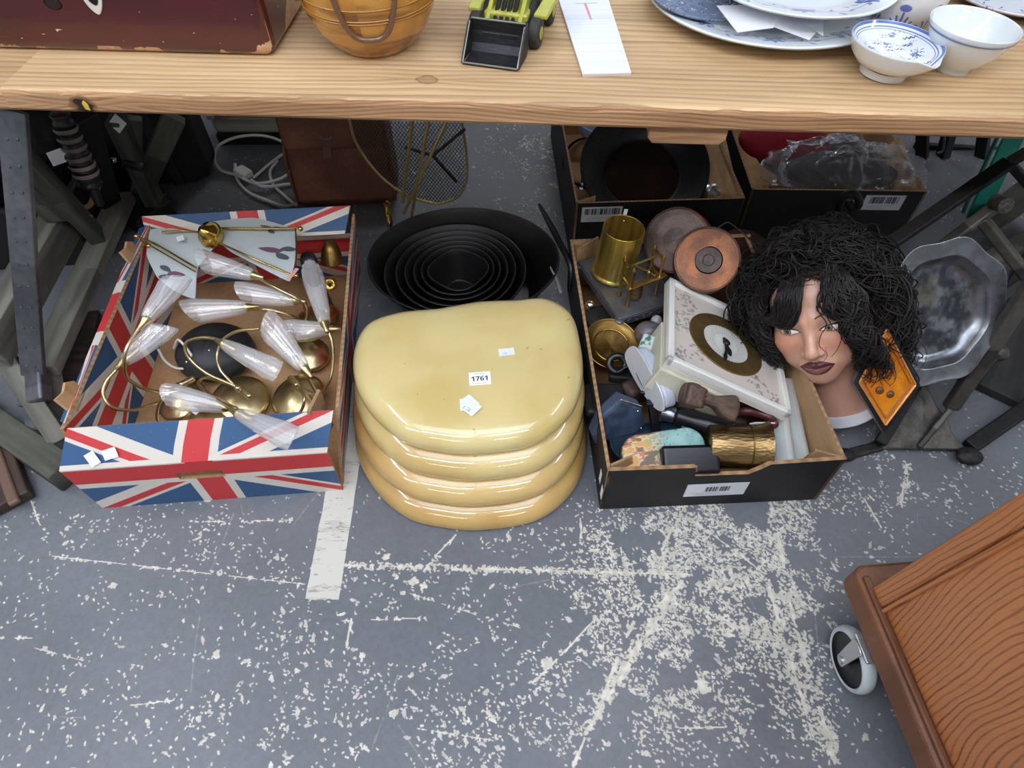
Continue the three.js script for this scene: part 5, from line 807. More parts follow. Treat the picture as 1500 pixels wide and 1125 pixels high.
// ---------------------------------------------------------------- trestles under the table
const grain = (a, b, s) => texture(256, 256, (u, v) => { const n = fbm(u * 3, v * 30, s, 4), k = noise(u * 20, v * 200, s + 3); const c = mix3(a, b, smooth(0.3, 0.7, n)); const f = (k - 0.5) * 16; return [c[0] + f, c[1] + f, c[2] + f]; });
const greyWood = mat(0xffffff, 0.8, 0, { map: grain([118, 116, 104], [84, 84, 76], 141) });
const oliveWood = mat(0xffffff, 0.8, 0, { map: grain([84, 86, 74], [58, 60, 52], 142) });
const darkWood = mat(0xffffff, 0.6, 0, { map: grain([70, 52, 44], [42, 32, 28], 143) });
{
  const t = thing('trestle', 'grey-green wooden trestle with a steel strut, beside the flag box', 'trestle');
  const strut = [-0.7603,0.575,-0.9221], foot = [-0.9437,0.09,-0.7934];
  part(t, 'steel_strut', bar([-0.7628,0.5781,-0.94], [-0.937,0.1,-0.7855], 0.042, 0.012, 0.002, [0, 0.3, 1]), steelDull, 'grey perforated steel strut');
  const A = V([-0.7628,0.5781,-0.94]), B = V([-0.937,0.1,-0.7855]);
  for (let i = 1; i < 12; i++) for (const k of [-0.008, 0.008]) { const p = A.clone().lerp(B, i / 12); const m = frame([p.x + k, p.y, p.z], [1, 0, 0], [0, 1, 0]); part(t, 'punch_mark', lathe([[0, 0.0012], [0.0022, 0.001], [0.003, 0], [0, 0]], 10).rotateX(1.3).translate(p.x + k, p.y + 0.0015, p.z + 0.0065), steelDull); }
  part(t, 'bracket', bar([-0.9382,0.11,-0.7981], [-0.924,0.085,-0.7434], 0.06, 0.03, 0.006, [0, 0.3, 1]), steelDull, 'steel collar');
  part(t, 'lower_strut', bar([-0.9269,0.085,-0.75], [-0.9325,0.03,-0.7038], 0.04, 0.016, 0.003, [0, 0.3, 1]), steelDull);
  part(t, 'rail', bar([-0.9325,0.1,-0.8114], [-0.9834,0.1,-1.3823], 0.055, 0.03, 0.003), greyWood);
  part(t, 'rail', bar([-0.9912,0.17,-0.796], [-1.0185,0.17,-1.2091], 0.05, 0.075, 0.003), greyWood);
  part(t, 'brace', bar([-0.9074,0.46,-1.0603], [-0.9693,0.12,-1.2057], 0.03, 0.05, 0.003), oliveWood);
  part(t, 'brace', bar([-0.9784,0.34,-1.124], [-0.9842,0.22,-1.1677], 0.05, 0.06, 0.003), oliveWood);
  part(t, 'hinge_board', bar([-1.0379,0.3,-1.1759], [-0.995,0.26,-1.1564], 0.045, 0.07, 0.003), oliveWood);
  part(t, 'post', bar([-0.9143,0.02,-0.7234], [-0.9363,0.09,-0.8195], 0.03, 0.05, 0.003, [0, 0, 1]), greyWood);
  part(t, 'foot_rail', bar([-0.8393,0.028,-0.6204], [-1.2004,0.028,-0.833], 0.055, 0.055, 0.004), oliveWood);
  part(t, 'foot_brace', bar([-0.8774,0.03,-0.6879], [-1.0814,0.19,-0.9211], 0.035, 0.05, 0.003), greyWood);
  part(t, 'foot_brace', bar([-0.9398,0.028,-0.7295], [-0.8357,0.028,-0.6428], 0.05, 0.04, 0.003), ironDark);
  settle(t);
  const u = thing('trestle', 'dark folding trestle standing behind the flag box at the left, its legs crossed', 'trestle');
  part(u, 'leg', bar([-0.9007,0.3819,-1.28], [-1.0305,0.0279,-1.36], 0.05, 0.04, 0.004), mat(0x1a1b1b, 0.6)); part(u, 'leg', bar([-0.9128,0.3029,-1.4], [-0.9368,0.0122,-1.42], 0.035, 0.05, 0.004), oliveWood); part(u, 'leg', bar([-0.8066,0.2722,-1.46], [-0.9566,0.0894,-1.42], 0.035, 0.05, 0.004), oliveWood);
  part(u, 'leg', bar([-0.8938,0.2801,-1.44], [-0.9431,0.1497,-1.42], 0.03, 0.035, 0.004), oliveWood); part(u, 'hinge_plate', bar([-0.9358,0.199,-1.38], [-0.8899,0.184,-1.38], 0.02, 0.02, 0.006), ironDark); part(u, 'wing_nut', lathe([[0, 0.01], [0.007, 0.008], [0.009, 0], [0, 0]], 16).translate(...[-0.9276,0.2287,-1.34]), chrome, 'bright wing nut');
  part(u, 'foot_block', bar([-0.9808,0.03,-1.3574], [-0.9205,0.03,-1.4432], 0.07, 0.06, 0.006), mat(0x1d1d1f, 0.7)); settle(u);
  const v = thing('trestle', 'black iron trestle with a spread foot plate, under the right end of the table', 'trestle');
  const iron = ironDark, greyIron = mat(0xffffff, 0.55, 0.55, { map: mottle([98, 94, 86], [64, 62, 58], 8, 145, 18) });
  part(v, 'bar', bar([0.8834,0.434,-1.02], [0.654,0.2745,-0.93], 0.026, 0.014, 0.003), blackMatte, 'black flat bar'); part(v, 'bar', bar([0.8834,0.434,-1.02], [1.0335,0.3275,-0.98], 0.026, 0.014, 0.003), iron);
  part(v, 'strut', bar([0.8827,0.3793,-0.98], [0.8005,0.2906,-0.95], 0.022, 0.02, 0.006), greyIron); part(v, 'strut', bar([0.8558,0.3539,-0.97], [1.0556,0.1922,-0.9], 0.03, 0.02, 0.005), greyIron); part(v, 'pivot', new THREE.CylinderGeometry(0.014, 0.014, 0.03, 20).rotateX(1.2).translate(...[0.8664,0.3911,-0.96]), greyIron);
  // main leg flares into the foot plate
  part(v, 'leg', bar([0.898,0.34,-0.8269], [0.8666,0.06,-0.7517], 0.03, 0.022, 0.006, [0, 0.2, 1]), greyIron);
  const O = [0.8127,0.008,-0.6924], fp = slab([[-0.08, -0.004], [-0.085, 0.012], [-0.05, 0.075], [-0.015, 0.125], [0.012, 0.125], [0.03, 0.082], [0.052, 0.058], [0.056, 0.034], [0.078, 0.006], [0.074, -0.004]], 0.016, 0.004);
  part(v, 'foot_plate', planarUV(fp, 'x', 'y', 5).applyMatrix4(frame(O, [1, 0, 0.02], [0.05, 0.55, -0.83])), greyIron, 'spread cast iron foot plate');
  part(v, 'rib', bar([0.861,0.065,-0.7448], [0.803,0.012,-0.6899], 0.012, 0.018, 0.004), greyIron);
  part(v, 'side_rail', bar([0.7254,0.02,-0.6943], [0.8139,0.1,-0.8062], 0.022, 0.02, 0.003), blackMatte);
  part(v, 'knuckle', new THREE.CylinderGeometry(0.021, 0.021, 0.04, 28).rotateZ(1.57).rotateY(0.2).translate(...[0.8274,0.115,-0.8289]), greyIron, 'round knuckle'); part(v, 'knuckle_bolt', new THREE.CylinderGeometry(0.008, 0.008, 0.052, 18).rotateZ(1.57).rotateY(0.2).translate(...[0.8261,0.118,-0.8193]), ironDark);
  part(v, 'knuckle', new THREE.SphereGeometry(0.02, 22, 14).scale(1, 0.8, 1).translate(...[0.9691,0.12,-0.846]), greyIron); part(v, 'lower_bar', bar([0.9049,0.012,-0.6915], [1.1812,0.05,-0.852], 0.03, 0.02, 0.004), iron); part(v, 'lower_bar', bar([0.9648,0.12,-0.8424], [0.883,0.06,-0.7651], 0.02, 0.016, 0.004), iron);
  part(v, 'toe', new THREE.SphereGeometry(1, 20, 12).scale(0.026, 0.012, 0.02).translate(...[0.896,0.012,-0.671]), iron); part(v, 'toe_bar', bar([0.7364,0.008,-0.6988], [0.6717,0.006,-0.681], 0.022, 0.01, 0.004), iron); part(v, 'toe', new THREE.SphereGeometry(1, 20, 12).scale(0.022, 0.008, 0.015).translate(...[0.656,0.008,-0.6766]), iron);
  part(v, 'top_bar', bar([0.62, 0.578, -1.02], [1.5, 0.578, -0.98], 0.03, 0.014, 0.003), iron);
  part(v, 'upright', bar([0.985, 0.575, -1.0], [0.8834,0.434,-1.02], 0.02, 0.014, 0.003), iron);
  settle(v);
}
// boards lying by the left trestle
{
  const b = thing('floor_board', 'dark brown plank lying on the floor between the trestle and the flag box', 'plank'); part(b, 'board', boxUV(bar([-0.917,0.012,-0.7321], [-0.9949,0.012,-1.0521], 0.075, 0.022, 0.003), 3), darkWood); settle(b);
  const c = thing('moulded_board', 'length of brown moulding lying on the floor at the left edge, below the trestle foot', 'moulding'); part(c, 'board', bar([-0.932,0.015,-0.56], [-1.1107,0.015,-0.7808], 0.085, 0.026, 0.004), darkWood); part(c, 'bead', bar([-0.911,0.028,-0.5588], [-1.0808,0.028,-0.7714], 0.02, 0.012, 0.005), mat(0x6b5345, 0.5)); settle(c);
}
// bag, cable, appliance, spark guard and what else stands behind
{
  const bag = thing('leather_bag', 'worn brown leather bag with a buckled strap, standing behind the flag box', 'bag');
  const lm = mat(0xffffff, 0.58, 0, { map: mottle([132, 86, 64], [96, 60, 46], 6, 151, 16, 512) });
  const w = 0.27, h = 0.25, d = 0.15, g = dent(boxUV(new RoundedBoxGeometry(w, h, d, 8, 0.03), 1.3), (q) => { const k = q.y / h + 0.5; q.x *= 1 + 0.05 * Math.sin(k * 3) - 0.03 * k; q.z *= 1.05 - 0.45 * k * k; const n = fbm(q.x * 16 + 9, q.y * 16 + q.z * 9, 152, 3) - 0.5; q.z += n * 0.012; q.x += n * 0.006; }).translate(0, h / 2, 0);
  part(bag, 'body', g, lm); part(bag, 'flap', dent(boxUV(new RoundedBoxGeometry(w * 0.98, 0.1, d * 0.74, 6, 0.02), 1.3), (q) => { q.z *= 1 - q.y * 1.2; }).translate(0, 0.213, 0.008), lm);
  part(bag, 'strap', bar([-0.015, 0.255, 0.038], [-0.022, 0.15, 0.073], 0.022, 0.004, 0.0015, [0, 0.2, 1]), lm); part(bag, 'buckle', mergeBuckle(), steelDull, 'dull metal buckle'); for (const s of [-1, 1]) part(bag, 'piping', tube([[s * 0.13, 0.02, 0.07], [s * 0.134, 0.12, 0.066], [s * 0.126, 0.22, 0.038]], 0.004, 8), lm);
  bag.position.set(-0.452, 0, -1.545); bag.rotation.y = 0.06;
  function mergeBuckle() { return merge([bar([-0.028, 0.225, 0.056], [-0.004, 0.225, 0.056], 0.004, 0.004, 0.0015), bar([-0.028, 0.2, 0.064], [-0.004, 0.2, 0.064], 0.004, 0.004, 0.0015), bar([-0.028, 0.225, 0.056], [-0.028, 0.2, 0.064], 0.004, 0.004, 0.0015), bar([-0.004, 0.225, 0.056], [-0.004, 0.2, 0.064], 0.004, 0.004, 0.0015), bar([-0.026, 0.212, 0.06], [-0.006, 0.212, 0.06], 0.022, 0.002, 0.0008, [0, 0.3, 1])]); }
  const ap = thing('appliance', 'cream plastic appliance with moulded ridges, behind the white cable', 'appliance');
  const cream = mat(0xb9b5a6, 0.5); part(ap, 'body', rbox(0.28, 0.2, 0.16, 0.02, 4).translate(0, 0.13, 0), cream); part(ap, 'foot', rbox(0.27, 0.035, 0.16, 0.006).translate(0, 0.018, 0.006), blackMatte); for (let i = 0; i < 2; i++) part(ap, 'ridge', rbox(0.2, 0.008, 0.008, 0.003).translate(0.02, 0.062 + i * 0.02, 0.081), cream); part(ap, 'lug', rbox(0.02, 0.014, 0.02, 0.004).translate(-0.13, 0.09, 0.078), whitePlastic); ap.position.set(-0.75, 0, -1.86);
  const mesh = thing('speaker', 'dark speaker with a fine grille, at the back between the cream appliance and the bag', 'speaker'); part(mesh, 'cabinet', rbox(0.14, 0.2, 0.12, 0.008), mat(0x2a2c2e, 0.6)); part(mesh, 'cone', lathe([[0, -0.006], [0.02, -0.004], [0.04, 0.004], [0.042, 0], [0, 0]], 30).rotateX(Math.PI / 2).translate(0.01, 0.02, 0.062), blackMatte); mesh.position.set(-0.535, 0.1, -1.8);
  const cab = thing('power_cable', 'white power cable with a plug, coiled on the floor in front of the cream appliance', 'cable');
  part(cab, 'cord', tube([[-0.5854,0.008,-1.4789],[-0.6163,0.008,-1.4669],[-0.6747,0.008,-1.4941],[-0.7373,0.008,-1.5344],[-0.7862,0.008,-1.6051],[-0.7898,0.03,-1.6321],[-0.7701,0.022,-1.5911],[-0.7196,0.02,-1.5553],[-0.6823,0.02,-1.5585],[-0.639,0.02,-1.5875],[-0.6393,0.014,-1.6736],[-0.6524,0.03,-1.7185],[-0.6978,0.05,-1.7324],[-0.7499,0.06,-1.7302],[-0.8087,0.06,-1.7124],[-0.8454,0.05,-1.6899],[-0.8657,0.02,-1.6816],[-0.8421,0.008,-1.6385],[-0.7899,0.008,-1.6117]], 0.0042, 8, 160), whitePlastic); part(cab, 'cord', tube([[-0.734,0.008,-1.5986],[-0.7048,0.008,-1.6656],[-0.6686,0.008,-1.7286],[-0.6233,0.008,-1.7868]], 0.0042, 8), whitePlastic); part(cab, 'cord', tube([[-0.5826,0.008,-1.579],[-0.6338,0.008,-1.5661],[-0.6911,0.02,-1.5394],[-0.7277,0.024,-1.5623]], 0.0045, 8), whitePlastic); part(cab, 'cord', tube([[-0.5872,0.008,-1.4699],[-0.6332,0.008,-1.5187],[-0.6723,0.008,-1.5661],[-0.695,0.008,-1.6317],[-0.686,0.008,-1.6794]], 0.0042, 8), whitePlastic);
  part(cab, 'plug', rbox(0.05, 0.022, 0.036, 0.007, 3).rotateY(-0.7).translate(...[-0.7625,0.02,-1.6039]), whitePlastic, 'white plug'); settle(cab);
  // fan-shaped spark guard
  const sg = thing('spark_guard', 'fan-shaped brass spark guard with dark wire mesh, leaning against the bag', 'spark guard');
  const arc = [[-0.38,0.2847,-1.42],[-0.3769,0.234,-1.42],[-0.3548,0.1729,-1.42],[-0.3192,0.118,-1.42],[-0.2659,0.0727,-1.42],[-0.1971,0.0493,-1.42]], arc2 = [[-0.1971,0.0493,-1.42],[-0.1456,0.0685,-1.42],[-0.1184,0.1099,-1.42],[-0.1112,0.1786,-1.42],[-0.1142,0.2429,-1.42],[-0.1181,0.2847,-1.42]];
  part(sg, 'edge_rod', tube(arc, 0.0034, 8), brassRod, 'polished brass edge'); part(sg, 'edge_rod', tube(arc2, 0.003, 8), brassRod, 'brass edge');
  const inside = (x, y) => { const P = [...arc, ...arc2.slice(1)].map((p) => [p[0], p[1]]); let c = false; for (let i = 0, j = P.length - 1; i < P.length; j = i++) if ((P[i][1] > y) !== (P[j][1] > y) && x < (P[j][0] - P[i][0]) * (y - P[i][1]) / (P[j][1] - P[i][1]) + P[i][0]) c = !c; return c; };
  const wires = [], Z = arc[0][2]; for (const s of [1, -1]) for (let k = -60; k < 60; k++) { let a = null, last = null; for (let q = -60; q <= 60; q++) { const x = -0.2 + q * 0.006 * 0.7 + 0, y = 0.16 + s * q * 0.006 + k * 0.0125; if (inside(x, y) && y > 0.005) { if (!a) a = [x, y, Z]; last = [x, y, Z]; } else if (a) { if (last[0] - a[0] > 0.008) wires.push(bar(a, last, 0.0012, 0.0012, 0.0002)); a = null; } } }
  const mm = part(sg, 'mesh', merge(wires), mat(0x33332f, 0.5, 0.6), 'dark wire mesh'); mm.userData.kind = 'stuff';
  const rod = (a, b, m = brassRod) => part(sg, 'rib', tube([a, b], 0.004, 8, 4), m, 'brass rib'); rod([-0.2298,0.2962,-1.4], [-0.2818,0.0705,-1.4]); rod([-0.192,0.2962,-1.4], [-0.2604,0.0428,-1.38]); rod([-0.1495,0.2962,-1.4], [-0.2787,0.0515,-1.38]); rod([-0.2547,0.2203,-1.41], [-0.1914,0.2046,-1.4], ironDark); rod([-0.1914,0.2046,-1.4], [-0.1413,0.1249,-1.41], ironDark); rod([-0.1914,0.2046,-1.4], [-0.1124,0.2665,-1.41], ironDark);
  part(sg, 'handle_end', lathe([[0, 0], [0.006, 0.002], [0.009, 0.014], [0.007, 0.03], [0.01, 0.034], [0.006, 0.05], [0.012, 0.06], [0, 0.07]], 20).applyMatrix4(frame([-0.3095,0.043,-1.33], [1, 0.2, 0], [0.35, 0.6, -0.5])), brassPolished, 'turned brass handle'); settle(sg);
  // dark bundle at the left, behind the trestle
  const cl = thing('black_cloth', 'crumpled black cloth hanging behind the left trestle', 'cloth'); part(cl, 'folds', dent(new THREE.SphereGeometry(1, 64, 40).scale(0.13, 0.2, 0.1), (q) => { const n = fbm(q.x * 30 + 20, q.y * 24 + q.z * 20, 161, 4); q.multiplyScalar(0.8 + 0.45 * n); }).translate(-1.24, 0.25, -1.52), mat(0xffffff, 0.75, 0, { map: mottle([34, 34, 36], [12, 12, 13], 12, 162, 16) })); settle(cl);
  const dk = thing('black_holdall', 'black fabric holdall in the shade behind the crossed trestle legs', 'bag'); part(dk, 'body', dent(new RoundedBoxGeometry(0.34, 0.3, 0.16, 10, 0.05), (q) => { const n = fbm(q.x * 14 + 8, q.y * 14 + q.z * 10, 163, 3) - 0.5; q.z += n * 0.03; q.x += n * 0.02; }).translate(0, 0.15, 0), mat(0x17181a, 0.85)); for (const s of [-1, 1]) part(dk, 'strap', bar([s * 0.09, 0.02, 0.085], [s * 0.07, 0.28, 0.075], 0.03, 0.006, 0.002, [0, 0.2, 1]), mat(0x202124, 0.7)); dk.position.set(-1.02, 0, -1.62); dk.rotation.y = 0.1;
  const um = thing('umbrella', 'furled black umbrella with pale bands around its folds, behind the left trestle', 'umbrella');
  const ua = V([-0.902,0.4155,-1.22]), ub = V([-0.9083,0.2598,-1.2]), UL = ua.distanceTo(ub), up = []; for (let i = 0; i <= 40; i++) { const s = i / 40; up.push([0.017 + 0.006 * s + 0.0022 * Math.sin(s * 60), s * UL]); } part(um, 'canopy', lathe([[0, 0], ...up, [0, UL]], 28), mat(0x24211f, 0.45)); for (const s of [0.18, 0.3, 0.42, 0.55, 0.67, 0.78]) part(um, 'band', lathe([[0.021 + 0.006 * s, s * UL], [0.0226 + 0.006 * s, s * UL + 0.004], [0.02 + 0.006 * s, s * UL + 0.009]], 28), mat(s > 0.6 ? 0x9a8f88 : 0x77706c, 0.5), 'pale band'); part(um, 'spike', lathe([[0, 0], [0.006, 0], [0.004, -0.06], [0, -0.06]], 14), mat(0x6e3f38, 0.5)); part(um, 'tip', lathe([[0, 0], [0.012, 0], [0.009, 0.045], [0, 0.05]], 16).translate(0, UL, 0), mat(0x191919, 0.4)); um.position.copy(ua); um.quaternion.setFromUnitVectors(V(0, 1, 0), ub.clone().sub(ua).normalize());
  const tag = (name, label, p, w, h, a) => solo(name, label, 'paper', rbox(w, h, 0.001, 0.0004, 1).rotateZ(a).rotateX(-0.5), paper).position.set(...p);
  tag('paper_label', 'white paper label lying on the black cloth behind the left trestle', [-1.0168,0.2668,-1.3], 0.05, 0.03, 0.3); tag('paper_label', 'small white paper diamond tucked between the crossed dark legs', [-0.9008,0.2994,-1.38], 0.03, 0.03, 0.78); tag('paper_label', 'folded white label by the tip of the umbrella', [-0.9364,0.2121,-1.24], 0.012, 0.04, -0.35);
  const bx = thing('black_crate', 'black crate standing in the dark behind the left trestle', 'crate'); part(bx, 'front', rbox(0.42, 0.17, 0.02, 0.006).translate(0, 0.085, 0.13), blackMatte); for (const s of [-1, 1]) part(bx, 'side', rbox(0.02, 0.17, 0.26, 0.006).translate(s * 0.2, 0.085, 0), blackMatte); part(bx, 'bottom', rbox(0.4, 0.02, 0.26, 0.006).translate(0, 0.01, 0), blackMatte); part(bx, 'back', rbox(0.42, 0.17, 0.02, 0.006).translate(0, 0.085, -0.13), blackMatte); bx.position.set(-1.26, 0, -1.36); bx.rotation.y = 0.1;
  const hk = thing('hanger', 'small wooden coat hanger end with a hook, by the umbrella tip', 'hanger'); part(hk, 'arm', tube([[-0.9651,0.2139,-1.2],[-0.9556,0.203,-1.2],[-0.9367,0.2103,-1.2],[-0.913,0.2389,-1.2]], 0.006, 8), mat(0x8a6a50, 0.6)); part(hk, 'hook', tube([[-0.9556,0.203,-1.2],[-0.9615,0.177,-1.2],[-0.9488,0.1807,-1.2]], 0.003, 8), mat(0x8a6a50, 0.6)); settle(hk);
}
// two cartons at the back and their contents
const backBox = (label, c, turn, w, d, h, seed, labX, code) => {
  const t = thing('cardboard_box', label, 'box'), X = w / 2, Z = d / 2, T = 0.005, m = [blackCard, kraftPale, corrugated];
  part(t, 'base_panel', boxUV(rbox(w - 0.004, 0.006, d - 0.004, 0.001).translate(0, 0.003, 0), 2), kraft);
  part(t, 'front_panel', sheet([-X, 0, Z], [X, 0, Z], [X, h, Z], [-X, h, Z], T), m); part(t, 'back_panel', sheet([X, 0, -Z], [-X, 0, -Z], [-X, h, -Z], [X, h, -Z], T), m);
  part(t, 'side_panel', sheet([-X, 0, -Z], [-X, 0, Z], [-X, h, Z], [-X, h, -Z], T), m); part(t, 'side_panel', sheet([X, 0, Z], [X, 0, -Z], [X, h, -Z], [X, h, Z], T), m);
  for (const s of [-1, 1]) part(t, 'corner_flap', sheet([s * (X - 0.005), h - 0.06, Z - 0.006], [s * (X - 0.05), h - 0.06, Z - 0.03], [s * (X - 0.05), h - 0.004, Z - 0.03], [s * (X - 0.005), h, Z - 0.006], 0.004), [kraftPale, kraftPale, corrugated], 'folded brown corner flap');
  const l = part(t, 'address_label', rbox(0.095, 0.042, 0.0008, 0.0003, 1).translate(labX, h - 0.032, Z + 0.0006), mat(0xc9ced6, 0.5), 'white barcode label'); part(l, 'print', new THREE.PlaneGeometry(0.092, 0.04).translate(labX, h - 0.032, Z + 0.0013), mat(0xffffff, 0.5, 0, { map: barcode(seed, 256, 110, code) }));
  t.position.set(...c); t.rotation.y = turn; return t;
};
backBox('black cardboard box behind the front one, holding the black pan', [0.33, 0, -1.545], 0.05, 0.395, 0.58, 0.18, 7, -0.135, [0.05, 0.95, 0.08, 0.5]);
backBox('black cardboard box at the back right, holding a plastic-wrapped bundle', [0.775, 0, -1.585], -0.02, 0.41, 0.58, 0.18, 9, 0.115, [0.1, 0.85, 0.08, 0.55]);
{
  const pan = thing('frying_pan', 'big black iron pan with a brown burnt bottom, tipped up in the back box', 'pan');
  part(pan, 'bowl', lathe([[0, -0.02], [0.09, -0.02], [0.1, -0.014], [0.146, 0.021], [0.152, 0.026], [0.156, 0.0265], [0.157, 0.0245], [0.15, 0.018], [0.102, -0.019], [0.09, -0.024], [0, -0.024]], 80), mat(0xffffff, 0.42, 0.35, { map: mottle([40, 42, 42], [20, 21, 22], 7, 171, 14) })); part(pan, 'burnt_bottom', lathe([[0, -0.0188], [0.088, -0.019], [0.092, -0.0195], [0, -0.0195]], 64), mat(0xffffff, 0.3, 0.3, { map: mottle([50, 34, 22], [26, 19, 14], 4, 172, 10) }), 'brown burnt bottom'); part(pan, 'grip', bar([-0.02, 0.026, 0.15], [0.02, 0.026, 0.15], 0.016, 0.006, 0.002), ironDark);
  pose(pan, frame([0.3234,0.1632,-1.3998], [1, 0.03, 0.02], [0.02, 0.9, 0.43]));
  const bowl = thing('glass_bowl', 'pale blue glass bowl behind the black pan in the back box', 'bowl'); part(bowl, 'bowl', lathe([[0, 0], [0.04, 0.001], [0.075, 0.03], [0.095, 0.075], [0.0965, 0.077], [0.093, 0.077], [0.072, 0.032], [0.038, 0.004], [0, 0.003]], 56), phys(0xbcd6ee, 0.06, 0, { transmission: 0.6, thickness: 0.002 })); bowl.position.set(...[0.2709,0.0928,-1.6345]); bowl.scale.setScalar(1.15);
  const dish = thing('glass_dish', 'clear glass dish on edge at the left of the back box', 'dish'); part(dish, 'dish', lathe([[0, 0], [0.03, 0.001], [0.055, 0.02], [0.062, 0.04], [0.06, 0.041], [0.053, 0.022], [0, 0.004]], 40).rotateX(0.9).translate(...[0.1927,0.1,-1.5253]), clearGlass); part(dish, 'stem', lathe([[0, -0.03], [0.016, -0.03], [0.005, -0.02], [0.005, 0], [0, 0]], 24).translate(...[0.1853,0.1,-1.4699]), clearGlass); settle(dish);
  const cl = thing('foil', 'crumpled bright foil at the right of the black pan', 'foil'); part(cl, 'sheet', dent(new THREE.SphereGeometry(1, 32, 20).scale(0.035, 0.028, 0.04), (q) => { const n = noise(q.x * 110 + 9, q.y * 110 + q.z * 90, 175); q.multiplyScalar(0.8 + 0.4 * n); }).translate(...[0.4937,0.12,-1.3546]), mat(0xc9cccd, 0.25, 0.9)); settle(cl);
  const fl = thing('card_sheet', 'sheet of bare brown card standing inside the back box, right of the pan', 'card'); part(fl, 'sheet', sheet([0.489,0.12,-1.2951], [0.5365,0.16,-1.2679], [0.5404,0.19,-1.5077], [0.498,0.16,-1.5413], 0.004), [kraftPale, kraftPale, corrugated]); settle(fl);
  // plastic-wrapped bundle
  const pb = thing('plastic_bag', 'clear crumpled plastic bag around a dark bundle, in the back right box', 'bag');
  const lump = (sx, sy, sz, k, s, f) => dent(new THREE.SphereGeometry(1, 96, 60), (q) => { const n = fbm(q.x * 3 + s, q.y * 3 + q.z * 2.5, s, 4), rd = Math.abs(noise(q.x * f + s, q.y * f + q.z * f, s + 4) - 0.5); q.multiplyScalar(0.85 + k * (n - 0.4) + k * 0.5 * rd); q.x *= sx; q.y *= sy; q.z *= sz; });
  part(pb, 'wrapped_bundle', lump(0.13, 0.045, 0.07, 0.4, 181, 4), mat(0x343a44, 0.6), 'dark wrapped bundle'); part(pb, 'wrapping', lump(0.17, 0.066, 0.1, 0.75, 182, 9), phys(0xf6f8fc, 0.04, 0, { transmission: 0.92, thickness: 0, ior: 1.6 }), 'clear plastic film'); pb.position.set(...[0.8171,0.155,-1.4063]); pb.rotation.y = -0.08;
  const rc = thing('red_cloth', 'folded dark red cloth at the back left of the back right box', 'cloth'); part(rc, 'fold', dent(new THREE.SphereGeometry(1, 48, 30).scale(0.12, 0.05, 0.08), (q) => { const n = fbm(q.x * 22 + 5, q.z * 22, 184, 3); q.y *= 0.7 + 0.6 * n; }), mat(0xa81f34, 0.75)); rc.position.set(...[0.7123,0.16,-1.5445]);
  const bk = thing('black_bundle', 'black bundle under the red cloth in the back right box', 'bundle'); part(bk, 'fold', dent(new THREE.SphereGeometry(1, 40, 24).scale(0.15, 0.06, 0.1), (q) => { const n = fbm(q.x * 18 + 5, q.z * 18, 185, 3); q.y *= 0.7 + 0.6 * n; }), blackMatte); bk.position.set(...[0.8136,0.1,-1.5732]);
  const cf = thing('card_liner', 'bare brown card liner along the right of the plastic bag', 'card'); part(cf, 'sheet', sheet([0.9263,0.13,-1.3574], [0.9719,0.17,-1.3175], [0.9872,0.19,-1.5077], [0.96,0.17,-1.5029], 0.004), [kraftPale, kraftPale, corrugated]); settle(cf);
  const sc = thing('iron_scroll', 'dark curled iron scroll end standing in front of the back right box', 'ironwork'); part(sc, 'scroll', tube([[0.7944,0.1144,-1.23],[0.764,0.15,-1.23],[0.7457,0.1881,-1.23],[0.7477,0.2138,-1.23],[0.7646,0.2174,-1.23],[0.783,0.2029,-1.23],[0.7885,0.1825,-1.23],[0.7775,0.1787,-1.23],[0.7659,0.1918,-1.23]], 0.009, 10, 60), ironDark); part(sc, 'stem', bar([0.7944,0.1144,-1.23], [0.8046,0.0083,-1.2], 0.016, 0.012, 0.003), ironDark); settle(sc);
}
